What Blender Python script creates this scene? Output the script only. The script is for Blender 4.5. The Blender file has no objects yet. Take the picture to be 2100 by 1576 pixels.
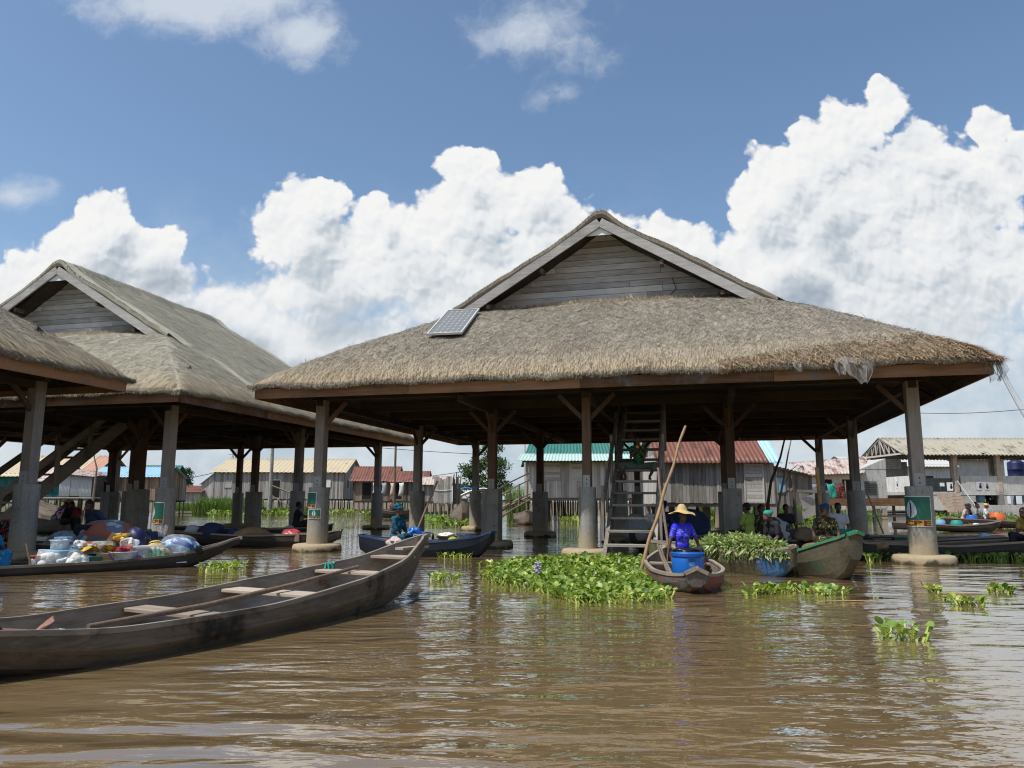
import bpy, bmesh, math, random
import numpy as np
from mathutils import Vector, Matrix

# ------------------------------------------------------------------ camera, sky, sun, exposure
SC = bpy.context.scene
COL = SC.collection
rnd = random.Random(7)
R = np.random.default_rng(11)
PI = math.pi
CAMH, FPX, PITCH, ROLL = 1.25, 1537.46, 0.1542, 0.0027
cd = bpy.data.cameras.new('camera')
cam = bpy.data.objects.new('camera', cd)
COL.objects.link(cam)
cd.sensor_fit = 'HORIZONTAL'
cd.sensor_width = 36.0
cd.lens = FPX / 2100 * 36.0
cd.clip_start, cd.clip_end = 0.05, 3000
_f = Vector((0, math.cos(PITCH), math.sin(PITCH)))
_u0 = Vector((0, -math.sin(PITCH), math.cos(PITCH)))
_r0 = Vector((1, 0, 0))
_r = _r0 * math.cos(ROLL) + _u0 * math.sin(ROLL)
_u = _u0 * math.cos(ROLL) - _r0 * math.sin(ROLL)
mw = Matrix.Identity(4)
for i in range(3):
    mw[i][0], mw[i][1], mw[i][2] = _r[i], _u[i], -_f[i]
mw[2][3] = CAMH
cam.matrix_world = mw
SC.camera = cam

SC.view_settings.view_transform = 'Standard'
SC.view_settings.look = 'None'
SC.view_settings.gamma = 1.0
SC.view_settings.exposure = 0.0
SC.render.engine = 'CYCLES'
SC.cycles.use_denoising = True
SC.cycles.max_bounces = 7
SC.cycles.adaptive_threshold = 0.015
SC.cycles.adaptive_min_samples = 20
SC.cycles.transparent_max_bounces = 16
SC.cycles.filter_width = 1.15
SC.cycles.caustics_reflective = False
SC.cycles.caustics_refractive = False


def ray(px, py):
    """direction of a photograph pixel (2100 x 1576), for measuring where things stand"""
    d = FPX * _f + (px - 1050) * _r - (py - 788) * _u
    return d.normalized()


def W(px, py, z=0.0):
    """where the sight line of a pixel meets the height z"""
    d = ray(px, py)
    t = (z - CAMH) / d.z
    return Vector((d.x * t, d.y * t, z))


def Y(px, py, D):
    """where the sight line of a pixel meets the depth D"""
    d = ray(px, py)
    t = D / d.y
    return Vector((d.x * t, D, CAMH + d.z * t))


# ---- node helper
class NT:
    def __init__(s, nt):
        s.nt = nt

    def n(s, typ, ins=None, **props):
        nd = s.nt.nodes.new(typ)
        for k, v in props.items():
            setattr(nd, k, v)
        for k, v in (ins or {}).items():
            s.set(nd.inputs[k], v)
        return nd

    def set(s, sock, v):
        if isinstance(v, bpy.types.NodeSocket):
            s.nt.links.new(v, sock)
        elif isinstance(v, (tuple, list)) and sock.type == 'RGBA' and len(v) == 3:
            sock.default_value = (*v, 1)
        else:
            sock.default_value = v

    def m(s, op, a, b=0.0, c=None, clamp=False):
        ins = {0: a, 1: b}
        if c is not None:
            ins[2] = c
        return s.n('ShaderNodeMath', ins, operation=op, use_clamp=clamp).outputs[0]

    def v(s, op, a, b=None):
        ins = {0: a}
        if b is not None:
            ins[1] = b
        nd = s.n('ShaderNodeVectorMath', ins, operation=op)
        return nd.outputs['Value'] if op in ('LENGTH', 'DOT_PRODUCT', 'DISTANCE') else nd.outputs[0]

    def noise(s, vec, scale, detail=4.0, rough=0.55, dist=0.0, color=False):
        nd = s.n('ShaderNodeTexNoise', {'Vector': vec, 'Scale': scale, 'Detail': detail, 'Roughness': rough, 'Distortion': dist})
        return nd.outputs['Color' if color else 'Fac']

    def vor(s, vec, scale, feature='F1', detail=0.0, rough=0.5, smooth=0.5, rand=1.0, out='Distance'):
        nd = s.n('ShaderNodeTexVoronoi', feature=feature)
        for k, v in (('Vector', vec), ('Scale', scale), ('Detail', detail), ('Roughness', rough), ('Smoothness', smooth), ('Randomness', rand)):
            if k in nd.inputs:
                s.set(nd.inputs[k], v)
        return nd.outputs[out]

    def wave(s, vec, scale, dist=2.0, detail=2.0, dscale=1.0, direction='X', profile='SIN'):
        nd = s.n('ShaderNodeTexWave', {'Vector': vec, 'Scale': scale, 'Distortion': dist, 'Detail': detail, 'Detail Scale': dscale},
                 bands_direction=direction, wave_profile=profile)
        return nd.outputs['Fac']

    def map(s, vec, scale=(1, 1, 1), loc=(0, 0, 0), rot=(0, 0, 0)):
        return s.n('ShaderNodeMapping', {'Vector': vec, 'Scale': scale, 'Location': loc, 'Rotation': rot}).outputs[0]

    def ramp(s, fac, stops, interp='LINEAR'):
        nd = s.n('ShaderNodeValToRGB', {0: fac})
        cr = nd.color_ramp
        cr.interpolation = interp
        while len(cr.elements) < len(stops):
            cr.elements.new(0.5)
        for e, (p, c) in zip(cr.elements, stops):
            e.position = p
            e.color = (c, c, c, 1) if isinstance(c, (int, float)) else (*c[:3], 1)
        return nd.outputs[0]

    def ss(s, x, a, b):
        return s.n('ShaderNodeMapRange', {'Value': x, 'From Min': a, 'From Max': b}, interpolation_type='SMOOTHSTEP').outputs[0]

    def mix(s, fac, a, b, blend='MIX'):
        nd = s.nt.nodes.new('ShaderNodeMix')
        nd.data_type = 'RGBA'
        nd.blend_type = blend
        s.set(nd.inputs[0], fac)
        s.set(nd.inputs[6], a)
        s.set(nd.inputs[7], b)
        return nd.outputs[2]

    def bump(s, h, strength=0.5, dist=0.02, normal=None):
        ins = {'Height': h, 'Strength': strength, 'Distance': dist}
        if normal is not None:
            ins['Normal'] = normal
        return s.n('ShaderNodeBump', ins).outputs[0]

    def attr(s, name):
        return s.n('ShaderNodeAttribute', attribute_name=name).outputs['Fac']


SUN = Vector((-0.476, -0.309, 1.0)).normalized()      # towards the sun: high, from behind and left of the camera
EL = math.asin(SUN.z)
wd = bpy.data.worlds.new('World')
SC.world = wd
wd.use_nodes = True
wd.cycles.sampling_method = 'MANUAL'
wd.cycles.sample_map_resolution = 512
wd.node_tree.nodes.clear()
w = NT(wd.node_tree)
sky = w.n('ShaderNodeTexSky', sky_type='NISHITA')
sky.sun_disc = False
sky.sun_elevation = EL
sky.sun_rotation = math.atan2(SUN.x, SUN.y)
sky.air_density = 1.0
sky.dust_density = 1.2
sky.ozone_density = 1.6
gen = w.n('ShaderNodeTexCoord').outputs['Generated']
sep = w.n('ShaderNodeSeparateXYZ', {0: gen})
yy = w.m('MAXIMUM', w.m('ABSOLUTE', sep.outputs[1]), 0.12)
SX = w.m('DIVIDE', sep.outputs[0], yy)
SZ = w.m('DIVIDE', sep.outputs[2], yy)
P0 = w.n('ShaderNodeCombineXYZ', {0: SX, 1: SZ, 2: 0.0}).outputs[0]


def skyxy(px, py):
    d = ray(px, py)
    return d.x / d.y, d.z / d.y


CUMULUS = [  # centre and half-size of each lobe of the cumulus banks, in photograph pixels
    (640, 402, 80, 56), (618, 480, 115, 95), (770, 430, 38, 42), (945, 345, 74, 66), (955, 440, 135, 115), (1085, 398, 95, 74),
    (1140, 460, 125, 92), (1250, 470, 90, 62), (840, 510, 190, 115), (1370, 505, 135, 82), (1450, 570, 150, 105), (1000, 580, 330, 160),
    (690, 580, 170, 110), (1815, 205, 62, 74), (1752, 262, 100, 98), (1675, 310, 95, 88), (1610, 350, 95, 94), (1555, 410, 88, 84),
    (1720, 430, 190, 170), (1890, 305, 92, 84), (1930, 365, 175, 125), (2030, 268, 58, 56), (2090, 340, 105, 90), (1900, 540, 330, 190),
    (1610, 540, 130, 110), (1760, 670, 380, 160), (1800, 355, 130, 95), (1965, 430, 180, 115), (215, 438, 95, 66), (195, 490, 140, 88), (110, 555, 105, 80), (300, 510, 100, 76),
    (300, 600, 170, 96), (430, 650, 150, 80), (20, 600, 100, 60), (640, 720, 360, 100), (1250, 760, 500, 140)]


def envelope(P):
    h = None
    for (cx, cy, rx, ry) in CUMULUS:
        x, z = skyxy(cx, cy)
        q = w.v('MULTIPLY', w.v('SUBTRACT', P, (x, z, 0)), (FPX / rx, FPX / ry, 0))
        e = w.m('SUBTRACT', 1.0, w.v('LENGTH', q))
        h = e if h is None else w.n('ShaderNodeMath', {0: h, 1: e, 2: 0.12}, operation='SMOOTH_MAX').outputs[0]
    return h


def billow(P, warp):
    Q = w.v('ADD', P, warp)
    a = w.vor(Q, 13.0, 'SMOOTH_F1', detail=3.2, rough=0.62, smooth=0.4)
    return w.m('SUBTRACT', 0.62, a)


wn = w.noise(P0, 16.0, 5, 0.6, color=True)
warp = w.v('MULTIPLY', w.v('SUBTRACT', wn, (0.5, 0.5, 0.5)), (0.035, 0.035, 0.0))
lx, lz = -0.5, 0.87
P1 = w.v('ADD', P0, (lx * 0.009, lz * 0.009, 0))
P2 = w.v('ADD', P0, (lx * 0.055, lz * 0.055, 0))
E0 = envelope(w.v('ADD', P0, warp))
E2 = envelope(w.v('ADD', P2, warp))
B0 = billow(P0, warp)
B1 = billow(P1, warp)
fb = w.noise(P0, 9.0, 5, 0.6)
H0 = w.m('ADD', w.m('ADD', w.m('ADD', E0, w.m('MULTIPLY', B0, 0.62)), w.m('MULTIPLY', w.m('SUBTRACT', fb, 0.5), 0.42)), w.m('ADD', 0.26, w.m('MULTIPLY', w.ss(SZ, 0.40, 0.24), 0.20)))
low = w.ss(SZ, 0.36, 0.14)                                   # lower down the banks lose their edges in the haze
a_c = w.ss(H0, 0.0, w.m('ADD', 0.17, w.m('MULTIPLY', low, 0.75)))
relief = w.m('MULTIPLY', w.m('SUBTRACT', B0, B1), w.m('SUBTRACT', 0.72, w.m('MULTIPLY', low, 0.52)))
soft = w.noise(w.v('ADD', P0, w.v('MULTIPLY', warp, (1.5, 1.5, 0))), 2.6, 3, 0.5)
deep = w.m('MULTIPLY', w.ss(E2, 0.05, 0.85), w.m('ADD', 0.34, w.m('MULTIPLY', w.ss(soft, 0.42, 0.66), 0.42)))
lit = w.m('ADD', w.m('SUBTRACT', 0.92, deep), relief, clamp=True)
lit = w.m('SUBTRACT', lit, w.m('MULTIPLY', low, 0.24), clamp=True)
ccol = w.ramp(lit, [(0.0, (0.40, 0.47, 0.56)), (0.35, (0.60, 0.66, 0.72)), (0.62, (0.86, 0.89, 0.92)), (1.0, (1.0, 1.0, 0.99))])
# thin veils: the soft cloud at the top and the wisps beside it
veil = None
for (cx, cy, rx, ry, g) in [(430, -10, 400, 150, 1.0), (620, 70, 200, 110, 0.8), (1110, 70, 250, 170, 0.55), (1150, 195, 120, 70, 0.45),
                            (560, 470, 130, 90, 0.42), (30, 400, 130, 60, 0.6)]:
    x, z = skyxy(cx, cy)
    q = w.v('MULTIPLY', w.v('SUBTRACT', P0, (x, z, 0)), (FPX / rx, FPX / ry, 0))
    e = w.m('MULTIPLY', w.m('SUBTRACT', 1.0, w.v('LENGTH', q), clamp=True), g)
    veil = e if veil is None else w.m('MAXIMUM', veil, e)
vn = w.noise(w.v('ADD', P0, w.v('MULTIPLY', warp, (1.5, 1.5, 0))), 7.0, 7, 0.62)
a_v = w.m('MULTIPLY', w.ss(w.m('ADD', w.m('MULTIPLY', veil, 1.25), w.m('MULTIPLY', w.m('SUBTRACT', vn, 0.5), 2.3)), 0.12, 0.95), 0.85)
a_v = w.m('MULTIPLY', a_v, w.ss(veil, 0.0, 0.15))
a_h = w.m('MULTIPLY', w.m('ADD', w.ss(SZ, 0.40, 0.14), w.m('MULTIPLY', w.m('SUBTRACT', fb, 0.5), 0.9), clamp=True), w.m('MULTIPLY', w.ss(SZ, 0.50, 0.32), 0.93))            # pale, cloudy air near the horizon
SKYS = 0.148
skyc = w.mix(1.0, sky.outputs[0], (SKYS, SKYS, SKYS), 'MULTIPLY')
skyc = w.mix(1.0, skyc, (0.92, 0.99, 1.0), 'MULTIPLY')
CB = 0.92
c1 = w.mix(a_h, skyc, w.mix(w.ss(fb, 0.3, 0.7), (0.45, 0.55, 0.65), (0.70, 0.755, 0.80)))
c2 = w.mix(a_v, c1, (0.66, 0.72, 0.80))
c3 = w.mix(a_c, c2, w.mix(1.0, ccol, (CB, CB, CB), 'MULTIPLY'))
bg = w.n('ShaderNodeBackground', {'Color': c3, 'Strength': 1.0})
wo = w.n('ShaderNodeOutputWorld', {'Surface': bg.outputs[0]})

sl = bpy.data.lights.new('sun', 'SUN')
sl.energy = 5.0
sl.angle = math.radians(0.55)
sl.color = (1.0, 0.955, 0.88)
sun = bpy.data.objects.new('sun', sl)
COL.objects.link(sun)
sun.rotation_euler = (-SUN).to_track_quat('-Z', 'Y').to_euler()
sun.location = (0, 0, 60)


# ------------------------------------------------------------------ mesh helper
class MB:
    def __init__(s):
        s.V, s.F, s.T, s.Q, s.n = [], [], [], [], 0

    def raw(s, v, f, t=0.5, q=0.0):
        v = np.asarray(v, float).reshape(-1, 3)
        f = np.asarray(f, int)
        s.V.append(v)
        s.F.append(f + s.n)
        s.T.append(np.broadcast_to(np.asarray(t, float), (len(v),)))
        s.Q.append(np.broadcast_to(np.asarray(q, float), (len(v),)))
        s.n += len(v)
        return s

    def box(s, c, d, rot=None, t=None, q=0.0):
        sx, sy, sz = d[0] / 2, d[1] / 2, d[2] / 2
        v = np.array([(x, y, z) for z in (-sz, sz) for y in (-sy, sy) for x in (-sx, sx)], float)
        if rot is not None:
            v = v @ np.array(rot).T
        v = v + np.array(c, float)
        return s.raw(v, [(0, 2, 3, 1), (4, 5, 7, 6), (0, 1, 5, 4), (2, 6, 7, 3), (0, 4, 6, 2), (1, 3, 7, 5)], rnd.random() if t is None else t, q)

    def beam(s, a, b, wd_, ht, up=(0, 0, 1), t=None, q=0.0):
        a, b = Vector(a), Vector(b)
        x = (b - a)
        L = x.length
        x.normalize()
        u = Vector(up)
        y = u.cross(x)
        if y.length < 1e-4:
            y = Vector((0, 1, 0)).cross(x)
        y.normalize()
        z = x.cross(y)
        rot = Matrix((x, y, z)).transposed()
        return s.box((a + b) / 2, (L, wd_, ht), np.array(rot), t, q)

    def tube(s, pts, r, n=8, t=None, cap=True, q=0.0):
        P = [Vector(p) for p in pts]
        rs = list(r) if isinstance(r, (list, tuple, np.ndarray)) else [r] * len(P)
        V = []
        nrm = None
        for i, p in enumerate(P):
            d = (P[min(i + 1, len(P) - 1)] - P[max(i - 1, 0)])
            d = d.normalized() if d.length > 1e-9 else Vector((0, 0, 1))
            if nrm is None:
                nrm = d.orthogonal().normalized()
            else:
                nrm = (nrm - d * nrm.dot(d))
                nrm = nrm.normalized() if nrm.length > 1e-6 else d.orthogonal().normalized()
            bn = d.cross(nrm)
            for k in range(n):
                a = 2 * PI * k / n
                V.append(p + (nrm * math.cos(a) + bn * math.sin(a)) * rs[i])
        F = [(i * n + k, i * n + (k + 1) % n, (i + 1) * n + (k + 1) % n, (i + 1) * n + k) for i in range(len(P) - 1) for k in range(n)]
        tt = rnd.random() if t is None else t
        s.raw(V, F, tt, q)
        if cap:
            base = s.n - len(V)
            for i0, order in ((0, -1), (len(P) - 1, 1)):
                c = P[i0]
                idx = [i0 * n + k for k in range(n)]
                ring = [V[j] for j in idx]
                s.raw([c] + ring, [(0, 1 + k, 1 + (k + 1) % n) if order > 0 else (0, 1 + (k + 1) % n, 1 + k) for k in range(n)], tt, q)
        return s

    def lathe(s, prof, n=24, c=(0, 0, 0), t=None, wob=0.0, q=0.0, squash=1.0):
        c = np.array(c, float)
        V = []
        ph = [rnd.random() * 6.28 for _ in range(3)]
        for (r, z) in prof:
            for k in range(n):
                a = 2 * PI * k / n
                rr = r * (1 + wob * (math.sin(2 * a + ph[0]) + 0.6 * math.sin(3 * a + ph[1] + z * 3)))
                V.append((rr * math.cos(a), rr * math.sin(a) * squash, z))
        F = [(i * n + k, i * n + (k + 1) % n, (i + 1) * n + (k + 1) % n, (i + 1) * n + k) for i in range(len(prof) - 1) for k in range(n)]
        return s.raw(np.array(V) + c, F, rnd.random() if t is None else t, q)

    def ell(s, c, r, n=12, rot=None, t=None, q=0.0, bump=0.0):
        V = []
        m = max(6, n // 2 + 2)
        for i in range(m + 1):
            th = PI * i / m
            for k in range(n):
                a = 2 * PI * k / n
                g = 1 + bump * (rnd.random() - 0.5)
                V.append((r[0] * math.sin(th) * math.cos(a) * g, r[1] * math.sin(th) * math.sin(a) * g, r[2] * math.cos(th) * g))
        V = np.array(V)
        if rot is not None:
            V = V @ np.array(rot).T
        F = [(i * n + k, (i + 1) * n + k, (i + 1) * n + (k + 1) % n, i * n + (k + 1) % n) for i in range(m) for k in range(n)]
        return s.raw(V + np.array(c, float), F, rnd.random() if t is None else t, q)

    def grid(s, P, t=0.5, q=0.0, flip=False):
        P = np.asarray(P, float)
        a, b = P.shape[:2]
        i, j = np.meshgrid(np.arange(a - 1), np.arange(b - 1), indexing='ij')
        i, j = i.ravel(), j.ravel()
        F = np.stack([i * b + j, (i + 1) * b + j, (i + 1) * b + j + 1, i * b + j + 1], 1)
        if flip:
            F = F[:, ::-1]
        return s.raw(P.reshape(-1, 3), F, np.ravel(t) if np.ndim(t) else t, np.ravel(q) if np.ndim(q) else q)

    def xf(s, M):
        A = np.array(M)
        s.V = [v @ A[:3, :3].T + A[:3, 3] for v in s.V]
        return s

    def mesh(s, name, smooth=False):
        me = bpy.data.meshes.new(name)
        V = np.concatenate(s.V)
        me.vertices.add(len(V))
        me.vertices.foreach_set('co', V.astype(np.float32).ravel())
        idx, tot = [], []
        for f in s.F:
            if f.size:
                idx.append(f.ravel())
                tot.append(np.full(len(f), f.shape[1]))
        idx, tot = np.concatenate(idx), np.concatenate(tot)
        me.loops.add(len(idx))
        me.loops.foreach_set('vertex_index', idx.astype(np.int32))
        me.polygons.add(len(tot))
        me.polygons.foreach_set('loop_start', (np.cumsum(tot) - tot).astype(np.int32))
        me.polygons.foreach_set('loop_total', tot.astype(np.int32))
        me.polygons.foreach_set('use_smooth', np.full(len(tot), bool(smooth)))
        me.update(calc_edges=True)
        for nm, arr in (('t', s.T), ('q', s.Q)):
            at = me.attributes.new(nm, 'FLOAT', 'POINT')
            at.data.foreach_set('value', np.concatenate(arr).astype(np.float32))
        me.validate()
        return me

    def obj(s, name, mat, parent=None, smooth=False, bevel=0.0, loc=None, solid=0.0):
        me = s.mesh(name, smooth)
        me.materials.append(mat)
        o = bpy.data.objects.new(name, me)
        COL.objects.link(o)
        if loc is not None:
            o.location = loc
        if parent is not None:
            o.parent = parent
        if solid:
            md = o.modifiers.new('solid', 'SOLIDIFY')
            md.thickness = solid
        if bevel:
            md = o.modifiers.new('bevel', 'BEVEL')
            md.width = bevel
            md.segments = 2
            md.limit_method = 'ANGLE'
        return o


def tag(o, label=None, cat=None, group=None, kind=None):
    if label:
        o['label'] = label
    if cat:
        o['category'] = cat
    if group:
        o['group'] = group
    if kind:
        o['kind'] = kind
    return o


def thing(name, label, cat, loc=(0, 0, 0), rz=0.0, group=None):
    o = bpy.data.objects.new(name, None)
    o.empty_display_size = 0.2
    COL.objects.link(o)
    o.location = loc
    o.rotation_euler = (0, 0, rz)
    return tag(o, label, cat, group)


KIDS = {}


def copy_tree(o, parent=None):
    kids = {}
    for x in bpy.data.objects:
        if x.parent is not None:
            kids.setdefault(x.parent.name, []).append(x)

    def go(src, par):
        c = src.copy()
        COL.objects.link(c)
        if par is not None:
            c.parent = par
        for ch in kids.get(src.name, []):
            go(ch, c)
        return c
    return go(o, parent)


def rotz(a):
    return np.array([[math.cos(a), -math.sin(a), 0], [math.sin(a), math.cos(a), 0], [0, 0, 1]])


# ------------------------------------------------------------------ materials
MATS = {}


def material(name):
    m = bpy.data.materials.new(name)
    m.use_nodes = True
    m.node_tree.nodes.clear()
    g = NT(m.node_tree)
    out = g.n('ShaderNodeOutputMaterial')
    b = g.n('ShaderNodeBsdfPrincipled')
    g.nt.links.new(b.outputs[0], out.inputs[0])
    g.b, g.out = b, out
    tc = g.n('ShaderNodeTexCoord')
    g.obj = tc.outputs['Object']
    g.pos = g.n('ShaderNodeNewGeometry').outputs['Position']
    MATS[name] = m
    return m, g


def setp(g, color=None, rough=None, metal=None, normal=None, spec=None, **kw):
    for k, v in (('Base Color', color), ('Roughness', rough), ('Metallic', metal), ('Normal', normal), ('Specular IOR Level', spec)):
        if v is not None:
            g.set(g.b.inputs[k], v)
    for k, v in kw.items():
        g.set(g.b.inputs[k.replace('_', ' ')], v)


def wood(name, dark, light, axis='x', scale=1.0, rough=0.85, stain=None, bump=0.35, tvar=0.5):
    m, g = material(name)
    st = {'x': (0.6, 9, 9), 'y': (9, 0.6, 9), 'z': (9, 9, 0.6)}[axis]
    v = g.map(g.obj, tuple(a * scale for a in st))
    t = g.attr('t')
    off = g.n('ShaderNodeCombineXYZ', {0: g.m('MULTIPLY', t, 37.0), 1: g.m('MULTIPLY', t, 91.0), 2: g.m('MULTIPLY', t, 53.0)}).outputs[0]
    vv = g.v('ADD', v, off)
    a = g.noise(vv, 2.2, 7, 0.65, 0.6)
    b = g.noise(g.v('ADD', g.obj, off), 1.7, 4, 0.6)
    f = g.m('ADD', g.m('MULTIPLY', a, 0.75), g.m('ADD', g.m('MULTIPLY', b, 0.45), g.m('MULTIPLY', g.m('SUBTRACT', t, 0.5), tvar)))
    c = g.ramp(f, [(0.28, dark), (0.85, light)])
    if stain:
        k = g.ss(g.noise(g.obj, 1.1, 6, 0.7), 0.52, 0.68)
        c = g.mix(k, c, stain)
    setp(g, c, rough, normal=g.bump(a, bump, 0.012), spec=0.25)
    return m


wood('gable_board', (0.24, 0.235, 0.225), (0.62, 0.61, 0.59), 'x', 1.0, tvar=0.45, bump=0.25)
wood('barge_board', (0.15, 0.145, 0.14), (0.43, 0.42, 0.40), 'x', 1.0, tvar=0.2)
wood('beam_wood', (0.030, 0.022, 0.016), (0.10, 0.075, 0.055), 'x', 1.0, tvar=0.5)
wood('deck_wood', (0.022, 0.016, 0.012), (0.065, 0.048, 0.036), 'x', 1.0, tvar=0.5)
wood('fascia_wood', (0.10, 0.056, 0.030), (0.34, 0.19, 0.10), 'x', 0.7, tvar=0.6, stain=(0.16, 0.15, 0.14))
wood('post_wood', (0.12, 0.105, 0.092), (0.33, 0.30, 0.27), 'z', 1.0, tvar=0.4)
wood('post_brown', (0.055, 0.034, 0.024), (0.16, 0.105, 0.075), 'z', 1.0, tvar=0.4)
wood('stair_wood', (0.10, 0.09, 0.08), (0.33, 0.30, 0.27), 'x', 1.0, tvar=0.5)
wood('stringer_wood', (0.10, 0.085, 0.07), (0.34, 0.31, 0.27), 'y', 1.0, tvar=0.4)
wood('plank_grey', (0.13, 0.12, 0.11), (0.40, 0.385, 0.36), 'z', 0.8, tvar=0.6)
wood('plank_dark', (0.07, 0.06, 0.055), (0.21, 0.195, 0.18), 'z', 0.8, tvar=0.6)
wood('plank_brown', (0.12, 0.085, 0.06), (0.30, 0.23, 0.17), 'z', 0.8, tvar=0.6)
wood('plank_pale', (0.28, 0.26, 0.235), (0.58, 0.555, 0.52), 'z', 0.8, tvar=0.5)
wood('plank_teal', (0.01, 0.07, 0.075), (0.03, 0.16, 0.16), 'z', 0.8, tvar=0.4)
wood('plank_side', (0.16, 0.15, 0.135), (0.46, 0.44, 0.41), 'x', 0.8, tvar=0.5)
wood('stick_wood', (0.085, 0.065, 0.045), (0.27, 0.225, 0.17), 'z', 0.8, tvar=0.7)
wood('pole_wood', (0.10, 0.065, 0.045), (0.27, 0.19, 0.135), 'x', 0.8, tvar=0.3, rough=0.6)
wood('bamboo', (0.20, 0.12, 0.06), (0.45, 0.31, 0.16), 'z', 0.5, tvar=0.3, rough=0.5)
wood('hull_wood', (0.036, 0.027, 0.020), (0.185, 0.142, 0.103), 'x', 1.2, tvar=0.35, stain=(0.02, 0.017, 0.014))
wood('hull_inside', (0.10, 0.082, 0.066), (0.37, 0.32, 0.265), 'x', 1.2, tvar=0.4, stain=(0.055, 0.05, 0.045))
wood('hull_grey', (0.095, 0.078, 0.062), (0.30, 0.255, 0.21), 'x', 1.2, tvar=0.35, stain=(0.06, 0.05, 0.043))
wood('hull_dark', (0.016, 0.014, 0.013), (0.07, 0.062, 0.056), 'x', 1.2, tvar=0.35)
wood('thwart_wood', (0.20, 0.16, 0.125), (0.44, 0.37, 0.30), 'y', 1.0, tvar=0.3)
wood('rim_wood', (0.14, 0.11, 0.085), (0.36, 0.295, 0.235), 'x', 1.0, tvar=0.3)


def hull_paint(name, base, paint, amount, low=(0.05, 0.045, 0.04), axis_at=None):
    """old paint on a plank hull, worn off in patches"""
    m, g = material(name)
    n1 = g.noise(g.map(g.obj, (0.8, 2.5, 2.5)), 2.4, 7, 0.7)
    n2 = g.noise(g.map(g.obj, (2, 9, 9)), 3.0, 6, 0.65)
    wbase = g.ramp(n2, [(0.3, low), (0.75, base)])
    k = g.ss(n1, 0.62 - amount * 0.4, 0.70 - amount * 0.4)
    if axis_at is not None:
        x = g.n('ShaderNodeSeparateXYZ', {0: g.obj}).outputs[0]
        xn = g.m('ADD', x, g.m('MULTIPLY', g.m('SUBTRACT', n1, 0.5), 0.5))
        k = g.m('MULTIPLY', g.m('MULTIPLY', g.ss(xn, axis_at, axis_at + 0.06), g.ss(xn, -0.06, -0.16)), g.ss(n2, 0.42, 0.50))
    c = g.mix(k, wbase, g.mix(g.m('MULTIPLY', n2, 0.4), paint, low))
    setp(g, c, 0.6, normal=g.bump(n2, 0.3, 0.01), spec=0.35)
    return m


hull_paint('hull_blue', (0.007, 0.009, 0.014), (0.005, 0.009, 0.021), 0.6, (0.006, 0.008, 0.014))
hull_paint('hull_bluetip', (0.15, 0.145, 0.075), (0.03, 0.15, 0.37), 0.5, (0.06, 0.055, 0.035), axis_at=-0.56)
hull_paint('hull_green', (0.115, 0.10, 0.062), (0.04, 0.11, 0.06), 0.10, (0.06, 0.052, 0.038))
hull_paint('hull_red', (0.15, 0.135, 0.12), (0.30, 0.05, 0.035), 0.32, (0.06, 0.05, 0.045))
hull_paint('rim_green', (0.10, 0.18, 0.10), (0.04, 0.23, 0.11), 0.8, (0.09, 0.10, 0.06))
hull_paint('rim_blue', (0.05, 0.075, 0.12), (0.025, 0.055, 0.13), 0.7, (0.03, 0.04, 0.06))


def concrete(name, c1, c2, wet=True, rough=0.9):
    m, g = material(name)
    a = g.noise(g.pos, 2.1, 7, 0.65)
    b = g.noise(g.pos, 26.0, 4, 0.6)
    sp = g.ss(g.noise(g.pos, 9.0, 3, 0.5), 0.60, 0.72)
    c = g.ramp(g.m('ADD', g.m('MULTIPLY', a, 0.7), g.m('MULTIPLY', b, 0.3)), [(0.32, c1), (0.68, c2)])
    c = g.mix(g.m('MULTIPLY', sp, 0.45), c, (0.07, 0.065, 0.055))
    st = g.ss(g.noise(g.map(g.pos, (5, 5, 0.45)), 1.6, 5, 0.6), 0.52, 0.66)
    c = g.mix(g.m('MULTIPLY', st, 0.35), c, (0.10, 0.095, 0.08))
    if wet:
        z = g.n('ShaderNodeSeparateXYZ', {0: g.pos}).outputs[2]
        zn = g.m('ADD', z, g.m('MULTIPLY', g.m('SUBTRACT', g.noise(g.pos, 3.0, 5, 0.6), 0.5), 0.35))
        c = g.mix(g.m('MULTIPLY', g.ss(zn, 0.75, 0.25), 0.65), c, (0.36, 0.28, 0.17))
        c = g.mix(g.ss(zn, 0.09, 0.0), c, (0.055, 0.05, 0.03))
    setp(g, c, rough, normal=g.bump(g.m('ADD', b, g.m('MULTIPLY', a, 2.0)), 0.45, 0.012), spec=0.2)
    return m


concrete('concrete', (0.20, 0.197, 0.18), (0.36, 0.355, 0.325))
concrete('footing_concrete', (0.22, 0.19, 0.14), (0.42, 0.37, 0.28))
concrete('plaster', (0.36, 0.355, 0.335), (0.52, 0.515, 0.49), wet=False)
concrete('plaster_white_and_sunlit', (0.58, 0.57, 0.54), (0.78, 0.77, 0.74), wet=False)
concrete('plaster_pink', (0.50, 0.42, 0.36), (0.66, 0.57, 0.50), wet=False)
concrete('plaster_post', (0.33, 0.26, 0.20), (0.50, 0.41, 0.33), wet=False)


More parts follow.
